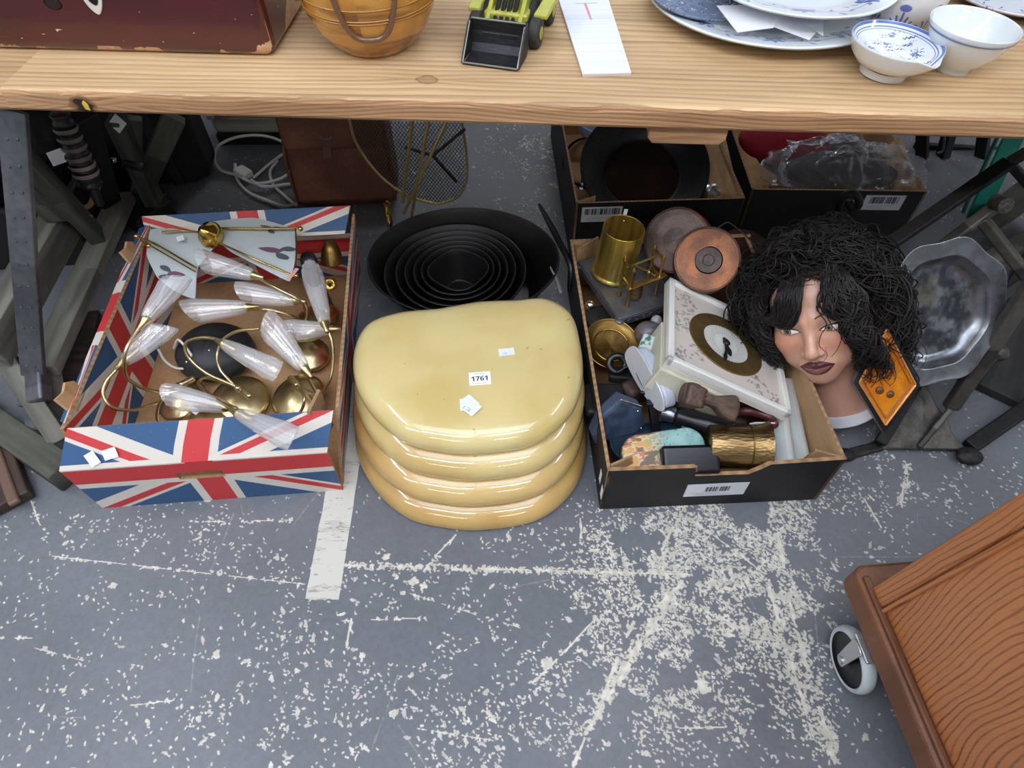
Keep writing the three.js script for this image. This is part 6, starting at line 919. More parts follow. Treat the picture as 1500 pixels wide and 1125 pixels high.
// far right, beyond the trestle
{
  const b = thing('green_board', 'strip of bright teal board standing beyond the right trestle', 'board'); part(b, 'board', bar([1.1889,0.2983,-1.42], [1.2244,0.0231,-1.4], 0.05, 0.008, 0.002, [0, 0.2, 1]), mat(0x12917f, 0.5)); part(b, 'edge_strip', bar([1.1493,0.2994,-1.418], [1.1795,0.0378,-1.398], 0.006, 0.01, 0.002, [0, 0.2, 1]), mat(0x0d6d60, 0.5)); settle(b);
  const c = thing('stand', 'dark metal stand with thin uprights at the back right, beyond the cartons', 'stand'); for (const [a, b] of [[[1.1761,0.112,-1.75], [1.2414,-0.0661,-1.7]], [[1.266,0.112,-1.75], [1.2869,-0.0661,-1.7]], [[1.3598,0.112,-1.75], [1.411,-0.0661,-1.7]]]) part(c, 'upright', bar(a, b, 0.03, 0.03, 0.003), blackMatte); part(c, 'crossbar', bar([1.2081,0.0064,-1.76], [1.5059,-0.0118,-1.76], 0.02, 0.02, 0.003), blackMatte); part(c, 'hook', tube([[1.136,0.1967,-1.6],[1.1653,0.1343,-1.6],[1.1814,0.0893,-1.6],[1.1724,0.0851,-1.6]], 0.003, 6), steelDull); settle(c);
  const d = thing('board', 'grey-green wooden board leaning low beyond the right trestle', 'board'); part(d, 'board', bar([1.1966,0.05,-1.332], [1.4726,0.1,-1.5253], 0.07, 0.02, 0.003), oliveWood); part(d, 'edge', bar([1.1266,0.02,-1.197], [1.3831,0.04,-1.3447], 0.04, 0.03, 0.003), greyWood); settle(d);
  const e = thing('board_and_shade', 'dark board, also standing in for shaded floor, behind the leg of the black iron trestle', 'board'); part(e, 'board', bar([1.0363,0.012,-0.804], [1.3588,0.012,-1.196], 0.2, 0.02, 0.003), mat(0xffffff, 0.7, 0, { map: grain([58, 57, 54], [38, 38, 37], 147) })); part(e, 'lipping', bar([1.0423,0.024,-1.0233], [1.3832,0.024,-1.2578], 0.02, 0.01, 0.003), mat(0x3b3c3a, 0.6)); settle(e);  // dark panel, laid wide so its dark colour also gives the floor's shadow
}
// pewter dish and orange tile leaning on the iron trestle
{
  const t = thing('pewter_dish', 'large dented pewter dish with a wavy rim, leaning against the right trestle', 'dish');
  const mixv = (c) => lerp(116, 72, c);
  const N = 128, rings = [[0, -0.02], [0.3, -0.02], [0.58, -0.0195], [0.68, -0.016], [0.735, -0.006], [0.77, 0.0004], [0.785, 0.0012], [0.9, 0.002], [0.985, 0.004], [1, 0.0045], [1.003, 0.0035], [0.985, 0.0015], [0.8, -0.0025], [0.74, -0.009], [0.67, -0.02], [0, -0.0235]], pos = [], uv = [], idx = [];
  for (const [k, z] of rings) for (let j = 0; j < N; j++) { const a = j / N * Math.PI * 2, wav = k > 0.5 ? 1 + 0.035 * Math.cos(a * 8 + 0.6) * smooth(0.5, 1, k) : 1, n = k < 0.7 ? (fbm(Math.cos(a) * k * 3 + 9, Math.sin(a) * k * 3 + 9, 191, 2) - 0.5) * 0.0035 : 0; pos.push(Math.cos(a) * k * 0.118 * wav, Math.sin(a) * k * 0.132 * wav, z + n); uv.push(Math.cos(a) * k * 0.5 + 0.5, Math.sin(a) * k * 0.5 + 0.5); }
  for (let i = 0; i < rings.length - 1; i++) for (let j = 0; j < N; j++) { const a = i * N + j, b = i * N + (j + 1) % N; idx.push(a, a + N, b, b, a + N, b + N); }
  const g = new THREE.BufferGeometry(); g.setAttribute('position', new THREE.Float32BufferAttribute(pos, 3)); g.setAttribute('uv', new THREE.Float32BufferAttribute(uv, 2)); g.setIndex(idx); g.computeVertexNormals();
  part(t, 'dish', g, mat(0xffffff, 0.3, 0.85, { map: texture(512, 512, (u, v) => { const n = fbm(u * 14, v * 14, 192, 5), c = smooth(0.36, 0.28, Math.hypot(u - 0.5, v - 0.5)), k = c * smooth(0.55, 0.7, fbm(u * 5 + 3, v * 5, 193, 4)); return mix3(mix3([136, 140, 144], [mixv(c), mixv(c) + 4, mixv(c) + 8], smooth(0.3, 0.7, n)), [120, 116, 92], k * 0.5); }), roughnessMap: roughSpots(0.7, 1.3, 9, 194) })); 
  pose(t, frame([0.7722,0.2565,-0.8208], [0.95, -0.1, 0.06], [-0.1, 0.78, -0.62]));
  const o = thing('framed_tile', 'black framed tile with an orange glaze and three dark spots, leaning on the iron trestle', 'tile');
  const a = [0.6839,0.1164,-0.6739], b = [0.7266,0.1776,-0.7198], c = [0.6691,0.2464,-0.7916], d = [0.6363,0.1642,-0.7351];
  const cen = [0, 1, 2].map((i) => (a[i] + b[i] + c[i] + d[i]) / 4), sh = (k) => [a, b, c, d].map((p) => p.map((v, i) => lerp(cen[i], v, k)));
  const fr = sh(1.2); part(o, 'frame', sheet(...fr, 0.02), [mat(0x17171a, 0.4), blackMatte, mat(0x8d8a86, 0.4, 0.3)], 'black frame with a worn silver edge');
  const nrm = new THREE.Vector3().crossVectors(V(b).sub(V(a)), V(d).sub(V(a))).normalize(), up = (q, h) => q.map((p) => [p[0] + nrm.x * h, p[1] + nrm.y * h, p[2] + nrm.z * h]);
  const orange = mat(0xffffff, 0.3, 0, { map: mottle([222, 142, 30], [200, 110, 18], 6, 195, 14) }); part(o, 'glaze', sheet(...up(sh(1), 0.004), 0.005), [orange, orange, mat(0xb5662e, 0.4)], 'orange glazed field');
  const q = up(sh(0.84), 0.0052), q2 = up(sh(1), 0.005); for (let i = 0; i < 4; i++) { part(o, 'line', bar(q[i], q[(i + 1) % 4], 0.003, 0.0012, 0.0004), mat(0x9a5416, 0.4), 'darker orange line'); part(o, 'rim', bar(q2[i], q2[(i + 1) % 4], 0.004, 0.002, 0.0008), mat(0xc98a4c, 0.35, 0.3), 'copper coloured rim'); }
  for (const [u, v] of [[0.42, 0.3], [0.28, 0.52], [0.68, 0.62]]) { const A = V(q2[0]).lerp(V(q2[1]), u), B = V(q2[3]).lerp(V(q2[2]), u), p = A.lerp(B, v); const X = V(b).sub(V(a)); part(o, 'spot', lathe([[0, 0.0022], [0.0026, 0.002], [0.004, 0.0006], [0.006, 0.0014], [0.0075, 0], [0, 0]], 28).applyMatrix4(frame(p, X, nrm)), mat(0x6b3f14, 0.35), 'dark round spot'); }
  settle(o);
}

// ---------------------------------------------------------------- things on the table
{
  // old lacquered trunk
  const t = thing('trunk', 'dark maroon lacquered trunk with chipped lower edges and a lock plate', 'trunk');
  const chips = rng(61), chipMap = texture(1024, 512, (u, v) => {
    const e = fbm(u * 30, 3, 201, 4), band = 0.016 + 0.034 * smooth(0.5, 0.75, e) + 0.07 * smooth(0.1, 0.0, Math.abs(u - 0.985)) * e + 0.2 * smooth(0.16, 0.0, u) * smooth(0.3, 0.6, e + 0.2);
    let c = mix3([84, 24, 26], [62, 18, 20], fbm(u * 6, v * 5, 202, 4)); const sc = noise(u * 9, v * 260, 203); if (sc > 0.93) c = mix3(c, [120, 66, 60], 0.3);
    if (v < band) c = mix3([206, 168, 128], [176, 132, 96], noise(u * 90, v * 90, 204));
    else if (noise(u * 70, v * 34, 205) > 0.965) c = [214, 196, 178];
    return c;
  });
  const lac = phys(0xffffff, 0.3, 0, { map: chipMap, clearcoat: 0.7, clearcoatRoughness: 0.12 }), W = 0.62, H = 0.24, D = 0.3;
  const g = new RoundedBoxGeometry(W, H, D, 5, 0.018); { const p = g.attributes.position, uv = g.attributes.uv; for (let i = 0; i < p.count; i++) { const q = p.getY(i) / H + 0.5, f = Math.abs(g.attributes.normal.getZ(i)) > 0.6; uv.setXY(i, f ? p.getX(i) / W + 0.5 : p.getZ(i) / W + 0.99, q); } }
  part(t, 'body', g.translate(-W / 2, H / 2, -D / 2), lac); part(t, 'lid', rbox(W + 0.004, 0.05, D + 0.004, 0.016, 4).translate(-W / 2, H + 0.026, -D / 2), phys(0x4a1517, 0.3, 0, { clearcoat: 0.7 }));
  const sh = shape([[-0.012, 0.03], [0.013, 0.03], [0.015, 0.012], [0.008, -0.004], [0, -0.012], [-0.009, -0.004], [-0.014, 0.012]], true); part(t, 'lock_plate', slab(sh, 0.003, 0.001).translate(-0.248, 0.071, 0.0012), mat(0xd8d2c6, 0.4), 'pale chipped rim of the lock plate'); part(t, 'keyhole', slab(shape([[-0.008, 0.026], [0.009, 0.026], [0.009, 0.01], [0.002, 0], [-0.006, 0.006]], true), 0.003, 0.001).translate(-0.247, 0.072, 0.0022), blackPlastic, 'black keyhole'); part(t, 'dent', lathe([[0, 0.0012], [0.008, 0.001], [0.011, 0], [0, 0]], 24).rotateX(Math.PI / 2).scale(1.2, 0.8, 1).translate(-0.312, 0.072, 0), mat(0x1c0f10, 0.5), 'dark round mark');
  t.position.set(...[-0.3648,0.62,-1.0126]); t.rotation.y = -0.055;

  // amber glazed jug
  const j = thing('jug', 'amber glazed pottery jug with a brown loop handle down its front, beside the trunk', 'jug');
  const amber = phys(0xffffff, 0.16, 0, { clearcoat: 0.5, map: texture(512, 512, (u, v) => { const st = smooth(0.45, 0.68, fbm(u * 5, v * 26 + 2 * fbm(u * 4, v * 3, 211, 2), 212, 4)), drip = smooth(0.48, 0.68, fbm(u * 22, v * 2.2, 213, 4)) * smooth(0.5, 0.1, v); let c = mix3([208, 156, 74], [174, 114, 44], fbm(u * 7, v * 7, 214, 4)); c = mix3(c, [104, 62, 26], clamp(st * 0.6 + drip * 0.5)); return c; }) });
  const prof = [[0, 0.004], [0.05, 0.004], [0.056, 0], [0.06, 0.001], [0.066, 0.007], [0.076, 0.018], [0.088, 0.034], [0.097, 0.054], [0.102, 0.078], [0.103, 0.1], [0.098, 0.125], [0.085, 0.145], [0.076, 0.158], [0.078, 0.168], [0.074, 0.168], [0.071, 0.158], [0.08, 0.143], [0.093, 0.122], [0.097, 0.1], [0.092, 0.06], [0.06, 0.014], [0, 0.01]];
  part(j, 'body', lathe(prof, 80), amber); for (const h of [0.066, 0.07, 0.085]) part(j, 'ridge', new THREE.TorusGeometry(lerp(0.0997, 0.1028, (h - 0.066) / 0.02), 0.0013, 6, 72).rotateX(Math.PI / 2).translate(0, h, 0), amber);
  const hp = []; for (let i = 0; i <= 16; i++) { const s = i / 16 * 2 - 1, x = s * 0.047 + 0.012, h = 0.043 + 0.075 * s * s * s * s + 0.012 * s * s, r = h < 0.054 ? lerp(0.088, 0.097, (h - 0.034) / 0.02) : lerp(0.097, 0.103, clamp((h - 0.054) / 0.03)); hp.push([x, h, Math.sqrt(r * r - x * x) + 0.003]); }
  part(j, 'handle', tube(hp, 0.0042, 10, 60), phys(0x6d5038, 0.22, 0, { clearcoat: 0.4 }), 'grey-brown loop handle');
  j.position.set(...[-0.2175,0.62,-1.0719]);

  // toy loader
  const d = thing('toy_loader', 'small worn lime green toy loader with a black bucket, on the middle of the table', 'toy');
  const lime = mat(0xffffff, 0.45, 0.1, { map: mottle([186, 186, 84], [160, 160, 62], 8, 221, 16) }), blk = mat(0xffffff, 0.5, 0.3, { map: mottle([52, 53, 54], [34, 35, 36], 9, 222, 14) }), worn = mat(0x8d8a80, 0.45, 0.5);
  const BW = 0.086; const bp = [[0, 0.048], [-0.004, 0.03], [-0.002, 0.012], [0.008, 0.003], [0.034, 0.001], [0.05, 0.004]];
  const strip = bp.slice(0, -1).map((p, i) => bar([0, p[1], p[0]], [0, bp[i + 1][1], bp[i + 1][0]], BW, 0.003, 0.001, [1, 0, 0])); 
  part(d, 'bucket', merge(bp.slice(0, -1).map((p, i) => sheet([-BW / 2, bp[i + 1][1], bp[i + 1][0]], [BW / 2, bp[i + 1][1], bp[i + 1][0]], [BW / 2, p[1], p[0]], [-BW / 2, p[1], p[0]], 0.003))), blk, 'black bucket');
  for (const s of [-1, 1]) part(d, 'bucket_cheek', slab([[0.003, 0.048], [0.007, 0.03], [0.005, 0.012], [-0.006, 0.002], [-0.05, 0.003], [-0.044, 0.012], [-0.012, 0.046]], 0.003, 0.0008).rotateY(Math.PI / 2).translate(s * (BW / 2 + 0.0015), 0, 0), blk);
  for (const e of [[[-BW / 2, 0.048, 0], [BW / 2, 0.048, 0]], [[-BW / 2, 0.004, 0.05], [BW / 2, 0.004, 0.05]], [[-BW / 2, 0.004, 0.05], [-BW / 2, 0.047, 0.008]], [[BW / 2, 0.004, 0.05], [BW / 2, 0.047, 0.008]]]) part(d, 'worn_edge', bar(e[0], e[1], 0.0026, 0.0026, 0.001), worn, 'paint worn to bare metal');
  part(d, 'crossbeam', bar([-0.03, 0.022, -0.012], [0.032, 0.022, -0.012], 0.018, 0.014, 0.003), blk);
  for (let i = 0; i < 4; i++) part(d, 'grille_bar', bar([-0.014 + i * 0.0095, 0.03, -0.02], [-0.014 + i * 0.0095, 0.07, -0.075], 0.0065, 0.008, 0.002), blackPlastic, 'black lift bar');
  for (const s of [-1, 1]) { part(d, 'lift_arm', bar([s * 0.026 + 0.001, 0.025, -0.012], [s * 0.026 + 0.001, 0.072, -0.085], 0.007, 0.016, 0.002), lime); part(d, 'side_plate', bar([s * 0.036, 0.02, -0.02], [s * 0.036, 0.05, -0.1], 0.008, 0.026, 0.002), blk); }
  for (const [x, z] of [[-0.046, -0.035], [0.05, -0.035], [-0.046, -0.12], [0.05, -0.12]]) { part(d, 'wheel', lathe([[0, -0.007], [0.012, -0.007], [0.013, -0.008], [0.02, -0.008], [0.022, -0.005], [0.022, 0.005], [0.02, 0.008], [0.013, 0.008], [0.012, 0.007], [0, 0.007]], 32).rotateZ(Math.PI / 2).translate(x, 0.022, z), mat(0x33332f, 0.7)); part(d, 'hub', lathe([[0, 0.003], [0.009, 0.002], [0.011, 0], [0, 0]], 22).rotateZ(-Math.PI / 2).translate(x + 0.0075, 0.022, z), lime); }
  part(d, 'chassis', rbox(0.07, 0.03, 0.12, 0.004).translate(0.002, 0.032, -0.09), lime); part(d, 'fender', bar([0.056, 0.045, -0.035], [0.06, 0.05, -0.11], 0.022, 0.008, 0.003), lime); part(d, 'fender', bar([-0.05, 0.045, -0.035], [-0.052, 0.05, -0.11], 0.02, 0.008, 0.003), lime); part(d, 'cab', rbox(0.05, 0.05, 0.05, 0.006).translate(0.002, 0.075, -0.12), lime);
  d.position.set(...[-0.0203,0.62,-1.0304]); d.rotation.y = -0.27; d.scale.setScalar(1.0);

  // folded white paper
  const pp = thing('booklet', 'narrow white folded booklet with a faint red mark, lying across the table', 'booklet');
  const P = [[0.1048,0.62,-0.9553], [0.1775,0.62,-0.9594], [0.1653,0.62,-1.2611], [0.0775,0.62,-1.2553]], up = (q, h) => [q[0], q[1] + h, q[2]];
  const bm = mat(0xffffff, 0.5, 0, { map: canvasTexture(256, 512, (c, w, h) => { c.fillStyle = '#e6e9f0'; c.fillRect(0, 0, w, h); c.fillStyle = '#d98f95'; c.fillRect(118, 96, 12, 112); c.fillStyle = '#a7aab2'; c.fillRect(76, 96, 110, 4); const r = rng(4); for (let i = 0; i < 40; i++) { c.fillStyle = `rgba(190,198,214,${r() * 0.25})`; c.fillRect(0, r() * h, w, 2 + r() * 8); } }) });
  part(pp, 'cover', sheet(...P.map((q) => up(q, 0.0052)), 0.0012), [bm, paper, paper]); part(pp, 'pages', sheet(...P.map((q) => up(q, 0.0038)), 0.0036), [paper, paper, mat(0xcfc6c0, 0.8)]); settle(pp);

  // blue and white china
  const china = (seed, draw) => phys(0xffffff, 0.12, 0, { clearcoat: 0.4, map: draw ? canvasTexture(512, 512, draw) : null, color: draw ? 0xffffff : 0xdfe3e2 });
  const spray = (c, r, x, y, s, a, col = '#4c62a8') => { c.save(); c.translate(x, y); c.rotate(a); c.scale(s, s); for (let i = 0; i < 16; i++) { c.fillStyle = i % 3 ? col : '#7e90c2'; c.globalAlpha = 0.55 + 0.4 * r(); c.beginPath(); c.ellipse((r() - 0.5) * 40, (r() - 0.5) * 30, 5 + r() * 7, 3 + r() * 4, r() * 6.3, 0, 6.3); c.fill(); } for (let i = 0; i < 9; i++) { c.beginPath(); const q = -80 + i * 20; c.ellipse(q, 22 * Math.sin(i * 1.3), 10, 3.5, i * 1.1, 0, 6.3); c.fillStyle = '#5c72b0'; c.fill(); } c.strokeStyle = '#5c72b0'; c.lineWidth = 2.5; c.beginPath(); c.moveTo(-90, 4); c.quadraticCurveTo(0, -22, 90, 6); c.stroke(); c.restore(); };
  const discUV = (g, R) => planarUV(g, 'x', 'z', 0.5 / R, -R, -R);
  const plateProf = (R, h) => [[0, 0.004], [R * 0.5, 0.004], [R * 0.6, 0.006], [R * 0.7, h * 0.6], [R * 0.97, h], [R, h + 0.0012], [R * 0.998, h - 0.003], [R * 0.7, h * 0.6 - 0.004], [R * 0.6, 0.001], [R * 0.56, 0], [R * 0.54, 0.001], [0, 0.001]];
  const plate = (name, label, R, h, pos, draw, sx = 1) => { const q = thing(name, label, 'plate'); part(q, 'body', discUV(lathe(plateProf(R, h), 96), R), china(0, draw)); q.position.set(...pos); q.scale.x = sx; return q; };
  const C0 = [0.4331,0.62,-1.2789];
  plate('serving_plate', 'largest white plate with blue flower sprays, under the smaller dinner plate', 0.205, 0.026, [C0[0], 0.62, -1.195], (c, w) => { c.fillStyle = '#dfe6ea'; c.fillRect(0, 0, w, w); const r = rng(71); for (let i = 0; i < 9; i++) { const a = i / 9 * 6.283 + 0.35; spray(c, r, w / 2 + Math.cos(a) * 205, w / 2 + Math.sin(a) * 205, 0.85, a + 1.57, '#5a73a8'); } spray(c, r, w / 2, w / 2, 1.4, 0); }, 1.0);
  const n = thing('saucer_dish', 'dark blue patterned oval dish resting between the two big plates', 'dish'); part(n, 'body', discUV(lathe(plateProf(0.085, 0.012), 72), 0.085), china(0, (c, w) => { c.fillStyle = '#76839c'; c.fillRect(0, 0, w, w); const r = rng(73); for (let i = 0; i < 260; i++) { c.strokeStyle = ['#3c4a70', '#c3cbd8', '#55658c'][i % 3]; c.lineWidth = 3 + r() * 4; c.beginPath(); c.arc(r() * w, r() * w, 6 + r() * 18, r() * 6, r() * 6 + 2.5); c.stroke(); } })); n.position.set(...[0.3059,0.642,-1.1492]); n.rotation.set(0.1, 0, -0.12); n.scale.set(1, 1, 0.75);
  plate('dinner_plate', 'white plate with a blue flower border, the topmost of the stacked plates on the table', 0.152, 0.02, [C0[0] + 0.03, 0.664, -1.155], (c, w) => { c.fillStyle = '#e6ebee'; c.fillRect(0, 0, w, w); const r = rng(72); for (let i = 0; i < 6; i++) { const a = i / 6 * 6.283 + 1.35; spray(c, r, w / 2 + Math.cos(a) * 190, w / 2 + Math.sin(a) * 190, 1.15, a + 1.57, '#4358a6'); } });
  const nap = thing('paper_sheet', 'folded white paper slipped between the stacked plates', 'paper'); part(nap, 'fold', sheet([0.3459,0.648,-1.0388], [0.3947,0.66,-1.0271], [0.4369,0.668,-1.0915], [0.3241,0.66,-1.1041], 0.0012), [paper, paper, paper]); part(nap, 'fold', sheet([0.3959,0.66,-1.0317], [0.4499,0.648,-1.0138], [0.5229,0.655,-1.1115], [0.4369,0.668,-1.0915], 0.0012), [paper, paper, paper]); part(nap, 'fold', sheet([0.4485,0.656,-1.0599], [0.4714,0.651,-1.0205], [0.4942,0.66,-1.1091], [0.4646,0.664,-1.1092], 0.0012), [paper, paper, paper]); settle(nap);
  const v = thing('vase', 'round cream vase with painted blue flowers, behind the small pouring bowl', 'vase'); part(v, 'body', lathe([[0, 0.003], [0.03, 0.003], [0.033, 0], [0.037, 0.002], [0.047, 0.014], [0.054, 0.032], [0.056, 0.05], [0.05, 0.074], [0.034, 0.09], [0.026, 0.1], [0.026, 0.118], [0.03, 0.122], [0.026, 0.122], [0.022, 0.1], [0.03, 0.088], [0.05, 0.05], [0, 0.01]], 64), china(0, (c, w) => { c.fillStyle = '#d8d4d0'; c.fillRect(0, 0, w, w); const r = rng(74); for (let i = 0; i < 7; i++) { const x = (i + 0.5) * w / 7; c.strokeStyle = '#5a66a8'; c.lineWidth = 4; for (let k = -3; k <= 3; k++) { c.beginPath(); c.moveTo(x, w * 0.84); c.quadraticCurveTo(x + k * 6, w * 0.74, x + k * 12, w * (0.66 + 0.02 * Math.abs(k))); c.stroke(); } c.fillStyle = '#6672b0'; c.beginPath(); c.ellipse(x, w * 0.64, 12, 9, 0, 0, 6.3); c.fill(); } })); v.position.set(...[0.6337,0.62,-1.1255]); v.scale.setScalar(1.05);
  // small pouring bowl
  const pb = thing('pouring_bowl', 'small white pouring bowl with a blue painted inside and a chipped lip', 'bowl');
  const bowlDraw = (c, w) => { c.fillStyle = '#e3e8ee'; c.fillRect(0, 0, w, w); c.strokeStyle = '#5f78ba'; for (const [r, lw] of [[246, 12], [226, 5], [214, 4]]) { c.lineWidth = lw; c.beginPath(); c.arc(w / 2, w / 2, r, 0, 6.3); c.stroke(); } const r = rng(75); c.strokeStyle = '#3f4f86'; c.lineWidth = 5; for (let i = 0; i < 16; i++) { const x = 90 + r() * 290, y = 90 + r() * 320; c.beginPath(); c.moveTo(x, y); for (let k = 1; k < 6; k++) c.lineTo(x + k * 11, y + (k % 2 ? -12 : 4)); c.stroke(); } spray(c, r, 190, 100, 0.9, 0.2); spray(c, r, 350, 190, 1.2, 1); spray(c, r, 120, 250, 0.8, 2); spray(c, r, 300, 420, 0.9, 0.4, '#6f86c4'); spray(c, r, 240, 320, 0.9, -0.3, '#6f86c4'); spray(c, r, 380, 330, 0.5, 0.7); };
  const lipFn = (q) => { const a = Math.atan2(q.z, q.x), k = Math.exp(-Math.pow((a - 1.15) / 0.24, 2)) * smooth(0.02, 0.05, q.y); q.x *= 1 + 0.16 * k; q.z *= 1 + 0.16 * k; q.y -= 0.005 * k; };
  part(pb, 'body', dent(lathe([[0.036, 0.012], [0.034, 0.001], [0.032, 0], [0.03, 0.001], [0.03, 0.01]], 72), lipFn), china(0)); part(pb, 'outside', dent(lathe([[0.033, 0.012], [0.048, 0.018], [0.059, 0.03], [0.065, 0.046], [0.0655, 0.048], [0.064, 0.049]], 96), lipFn), china(0)); part(pb, 'inside', discUV(dent(lathe([[0.0645, 0.0489], [0.062, 0.0465], [0.055, 0.041], [0.04, 0.0365], [0.02, 0.035], [0, 0.0345]], 96), lipFn), 0.065), china(0, bowlDraw), 'blue painted inside'); part(pb, 'chip', new THREE.SphereGeometry(0.004, 10, 8).scale(1.2, 0.6, 0.8).translate(0.014, 0.04, 0.058), blackMatte, 'dark chip');
  pb.position.set(...[0.5557,0.62,-0.9677]); pb.rotation.z = -0.05;
  const wb = thing('bowl', 'plain white footed bowl with a thin grey line below its rim', 'bowl');
  part(wb, 'body', lathe([[0, 0.008], [0.026, 0.008], [0.027, 0], [0.03, 0], [0.031, 0.01], [0.044, 0.02], [0.058, 0.04], [0.068, 0.064], [0.0695, 0.07], [0.069, 0.0715], [0.0665, 0.07], [0.064, 0.062], [0.054, 0.04], [0.04, 0.02], [0.02, 0.013], [0, 0.013]], 80), phys(0xdde4e4, 0.12, 0, { clearcoat: 0.4 })); part(wb, 'grey_line', lathe([[0.0672, 0.0605], [0.0684, 0.0615], [0.0688, 0.063], [0.0676, 0.0635]], 80), mat(0x70778c, 0.3), 'thin grey-blue line'); wb.position.set(...[0.6662,0.62,-0.9845]); wb.rotation.z = -0.04; wb.scale.setScalar(0.9);
  plate('side_plate', 'blue and white patterned plate at the right edge of the table, behind the white bowl', 0.11, 0.022, [0.8633,0.62,-1.2155], (c, w) => { c.fillStyle = '#d9dde4'; c.fillRect(0, 0, w, w); const r = rng(76); c.strokeStyle = '#6b78ab'; c.lineWidth = 10; c.beginPath(); c.arc(w / 2, w / 2, 236, 0, 6.3); c.stroke(); for (let i = 0; i < 8; i++) { const a = i / 8 * 6.283; spray(c, r, w / 2 + Math.cos(a) * 175, w / 2 + Math.sin(a) * 175, 1, a, '#58689e'); } });
}

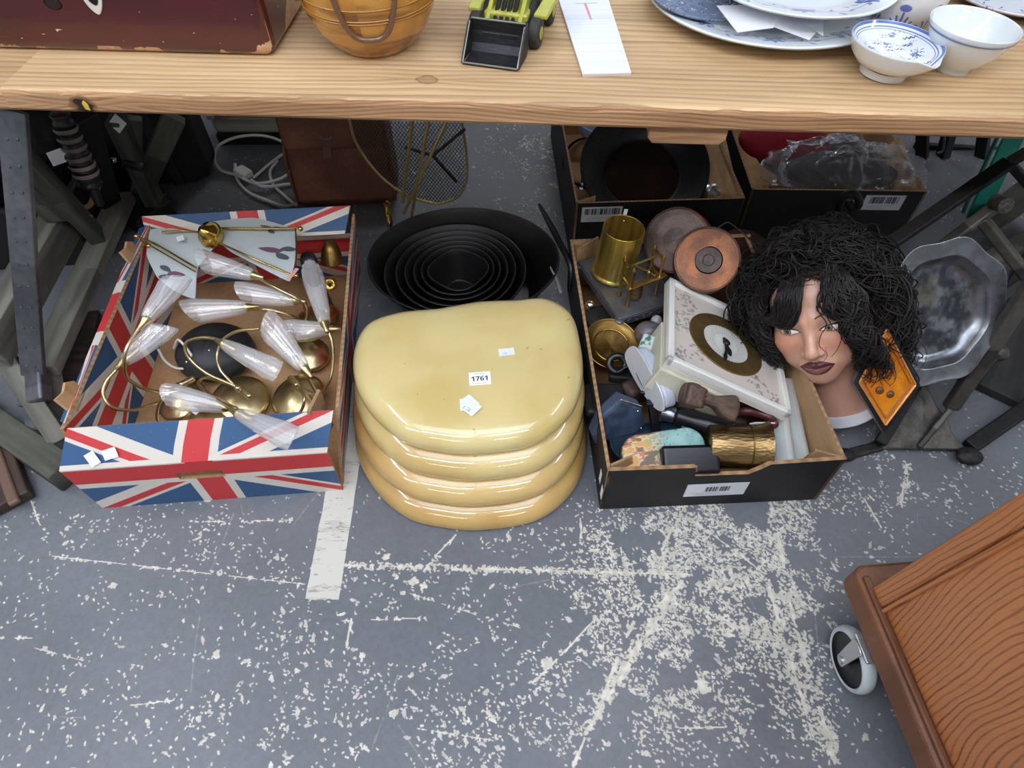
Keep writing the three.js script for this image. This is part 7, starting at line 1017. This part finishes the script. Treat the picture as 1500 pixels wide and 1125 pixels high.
// ---------------------------------------------------------------- oak cabinet on castors
{
  const t = thing('cabinet', 'oak cabinet with bold grain and a rounded plinth, standing on castors', 'cabinet');
  const oak = (seed, x0, w, h, cath) => texture(1024, 1024, (u, v) => {
    const x = u * w, y = v * h; let f = x * 150; if (cath) { const dx = x - x0 + 0.05 * (fbm(x * 6, y * 3, seed + 21, 2) - 0.5); f = Math.sqrt(dx * dx + Math.pow((y - 0.3) * 0.42, 2) + 0.0002) * 130; }
    f += 2.4 * (fbm(x * 5, y * 2.6, seed, 3) - 0.5) + 1.1 * (fbm(x * 30, y * 12, seed + 3, 2) - 0.5);
    const k = f - Math.floor(f), band = smooth(0.6, 0.78, k) * (1 - smooth(0.82, 1, k)), pores = noise(x * 900, y * 46, seed + 5);
    let c = mix3([190, 124, 76], [132, 76, 42], band * (0.35 + 0.6 * noise(Math.floor(f) * 3.7, y * 3, seed + 7))); if (pores > 0.66) c = mix3(c, [104, 54, 28], 0.2 * (0.3 + band)); const n = (fbm(x * 8, y * 3, seed + 9, 3) - 0.5) * 26; return [c[0] + n, c[1] + n * 0.8, c[2] + n * 0.5];
  });
  const side = mat(0xffffff, 0.42, 0, { map: oak(301, 0.33, 0.5, 0.75, true) }), rail = mat(0xffffff, 0.45, 0, { map: oak(311, 0, 0.5, 0.75, false) }), plinthMat = mat(0xffffff, 0.5, 0, { map: mottle([122, 78, 50], [98, 60, 38], 6, 321, 10) });
  const W = 0.5, D = 0.62, H = 0.75; // local: x into the cabinet, y up, z from the far corner towards the near one
  const B = 0.115;
  part(t, 'plinth', planarUV(slab((() => { const s = new THREE.Shape(), r = 0.02, w = W + 0.02, d = D; s.moveTo(r, 0); s.lineTo(w, 0); s.lineTo(w, d); s.lineTo(0, d); s.lineTo(0, r); s.absarc(r, r, r, Math.PI, Math.PI * 1.5); return s; })(), 0.05, 0.006).rotateX(Math.PI / 2), 'x', 'z', 3).translate(0, B + 0.025, 0), plinthMat, 'brown rounded plinth');
  part(t, 'plinth_bead', bar([0.012, B + 0.053, 0.02], [0.012, B + 0.053, D], 0.01, 0.007, 0.003), plinthMat);
  const g = rbox(0.02, H, D - 0.06, 0.002).translate(0.036, B + 0.05 + H / 2, 0.03 + (D - 0.06) / 2); planarUV(g, 'z', 'y', 1); { const uv = g.attributes.uv; for (let i = 0; i < uv.count; i++) uv.setXY(i, (uv.getX(i) - 0.0) / 0.5, (uv.getY(i) - B - 0.05) / 0.75); }
  part(t, 'side_panel', g, side);
  const st = (z, w) => { const q = rbox(0.03, H, w, 0.005, 3).translate(0.035, B + 0.05 + H / 2, z); planarUV(q, 'z', 'y', 1); const uv = q.attributes.uv; for (let i = 0; i < uv.count; i++) uv.setXY(i, uv.getX(i) / 0.5 + 0.3, uv.getY(i) / 0.75); return q; };
  part(t, 'corner_post', st(0.026, 0.03), rail); part(t, 'corner_bead', st(0.0465, 0.006).translate(-0.002, 0, 0), rail); part(t, 'corner_post', st(D - 0.03, 0.03), rail);
  part(t, 'back', rbox(W - 0.03, H, 0.012, 0.002).translate(W / 2 + 0.02, B + 0.05 + H / 2, 0.03), rail); part(t, 'front', rbox(W - 0.03, H, 0.02, 0.002).translate(W / 2 + 0.02, B + 0.05 + H / 2, D - 0.03), rail); part(t, 'far_side', rbox(0.02, H, D - 0.06, 0.002).translate(W, B + 0.05 + H / 2, D / 2), rail); part(t, 'top', rbox(W + 0.03, 0.024, D + 0.01, 0.006).translate(W / 2 + 0.012, B + 0.06 + H, D / 2), rail);
  // the carcase rakes slightly towards the front
  for (const m of t.children) if (!/plinth/.test(m.name)) { m.geometry = dent(m.geometry.clone(), (q) => { q.z += 0.022 + 0.07 * (q.y - B); q.x -= 0.006; }); }
  const zinc = mat(0xc4c8ca, 0.3, 0.85), tyre = mat(0xb6bcbe, 0.55);
  for (const [x, z] of [[0.035, 0.1], [0.035, D - 0.08], [W - 0.04, 0.1], [W - 0.04, D - 0.08]]) {
    const c = part(t, 'castor', rbox(0.05, 0.005, 0.06, 0.002).translate(x, B - 0.0035, z), zinc, 'zinc castor'), wx = x - 0.028, R0 = 0.05, wz = z + 0.005;
    part(c, 'tyre', new THREE.TorusGeometry(R0 - 0.006, 0.006, 14, 56).scale(1, 1, 1.9).rotateY(Math.PI / 2).translate(wx, R0, wz), tyre, 'grey rubber tyre'); part(c, 'wheel', lathe([[0, -0.009], [0.012, -0.011], [0.015, -0.006], [0.038, -0.006], [0.041, -0.01], [0.041, 0.01], [0.038, 0.006], [0.015, 0.006], [0.012, 0.011], [0, 0.009]], 48).rotateZ(Math.PI / 2).translate(wx, R0, wz), blackPlastic, 'black wheel centre');
    for (const s of [-1, 1]) part(c, 'fork', slab([[-0.008, -0.008], [0, -0.012], [0.008, -0.008], [0.01, 0.004], [0.014, 0.05], [0.014, 0.062], [-0.01, 0.062], [-0.01, 0.05], [-0.009, 0.006]], 0.003, 0.0008, true).rotateY(Math.PI / 2).translate(wx + s * 0.0165, R0, wz), zinc);
    part(c, 'axle', new THREE.CylinderGeometry(0.0062, 0.0062, 0.04, 6).rotateZ(Math.PI / 2).translate(wx, R0, wz), zinc); part(c, 'crown', rbox(0.04, 0.005, 0.044, 0.002).translate(wx + 0.006, R0 + 0.06, wz), zinc);
  }
  const a = V([0.51,0.115,-0.3857]), b = V([0.5308,0.115,-0.1274]); const dir = b.clone().sub(a);
  t.position.set(a.x, 0, a.z); t.rotation.y = Math.atan2(dir.x, dir.z);
}

renderer.render(scene, camera);
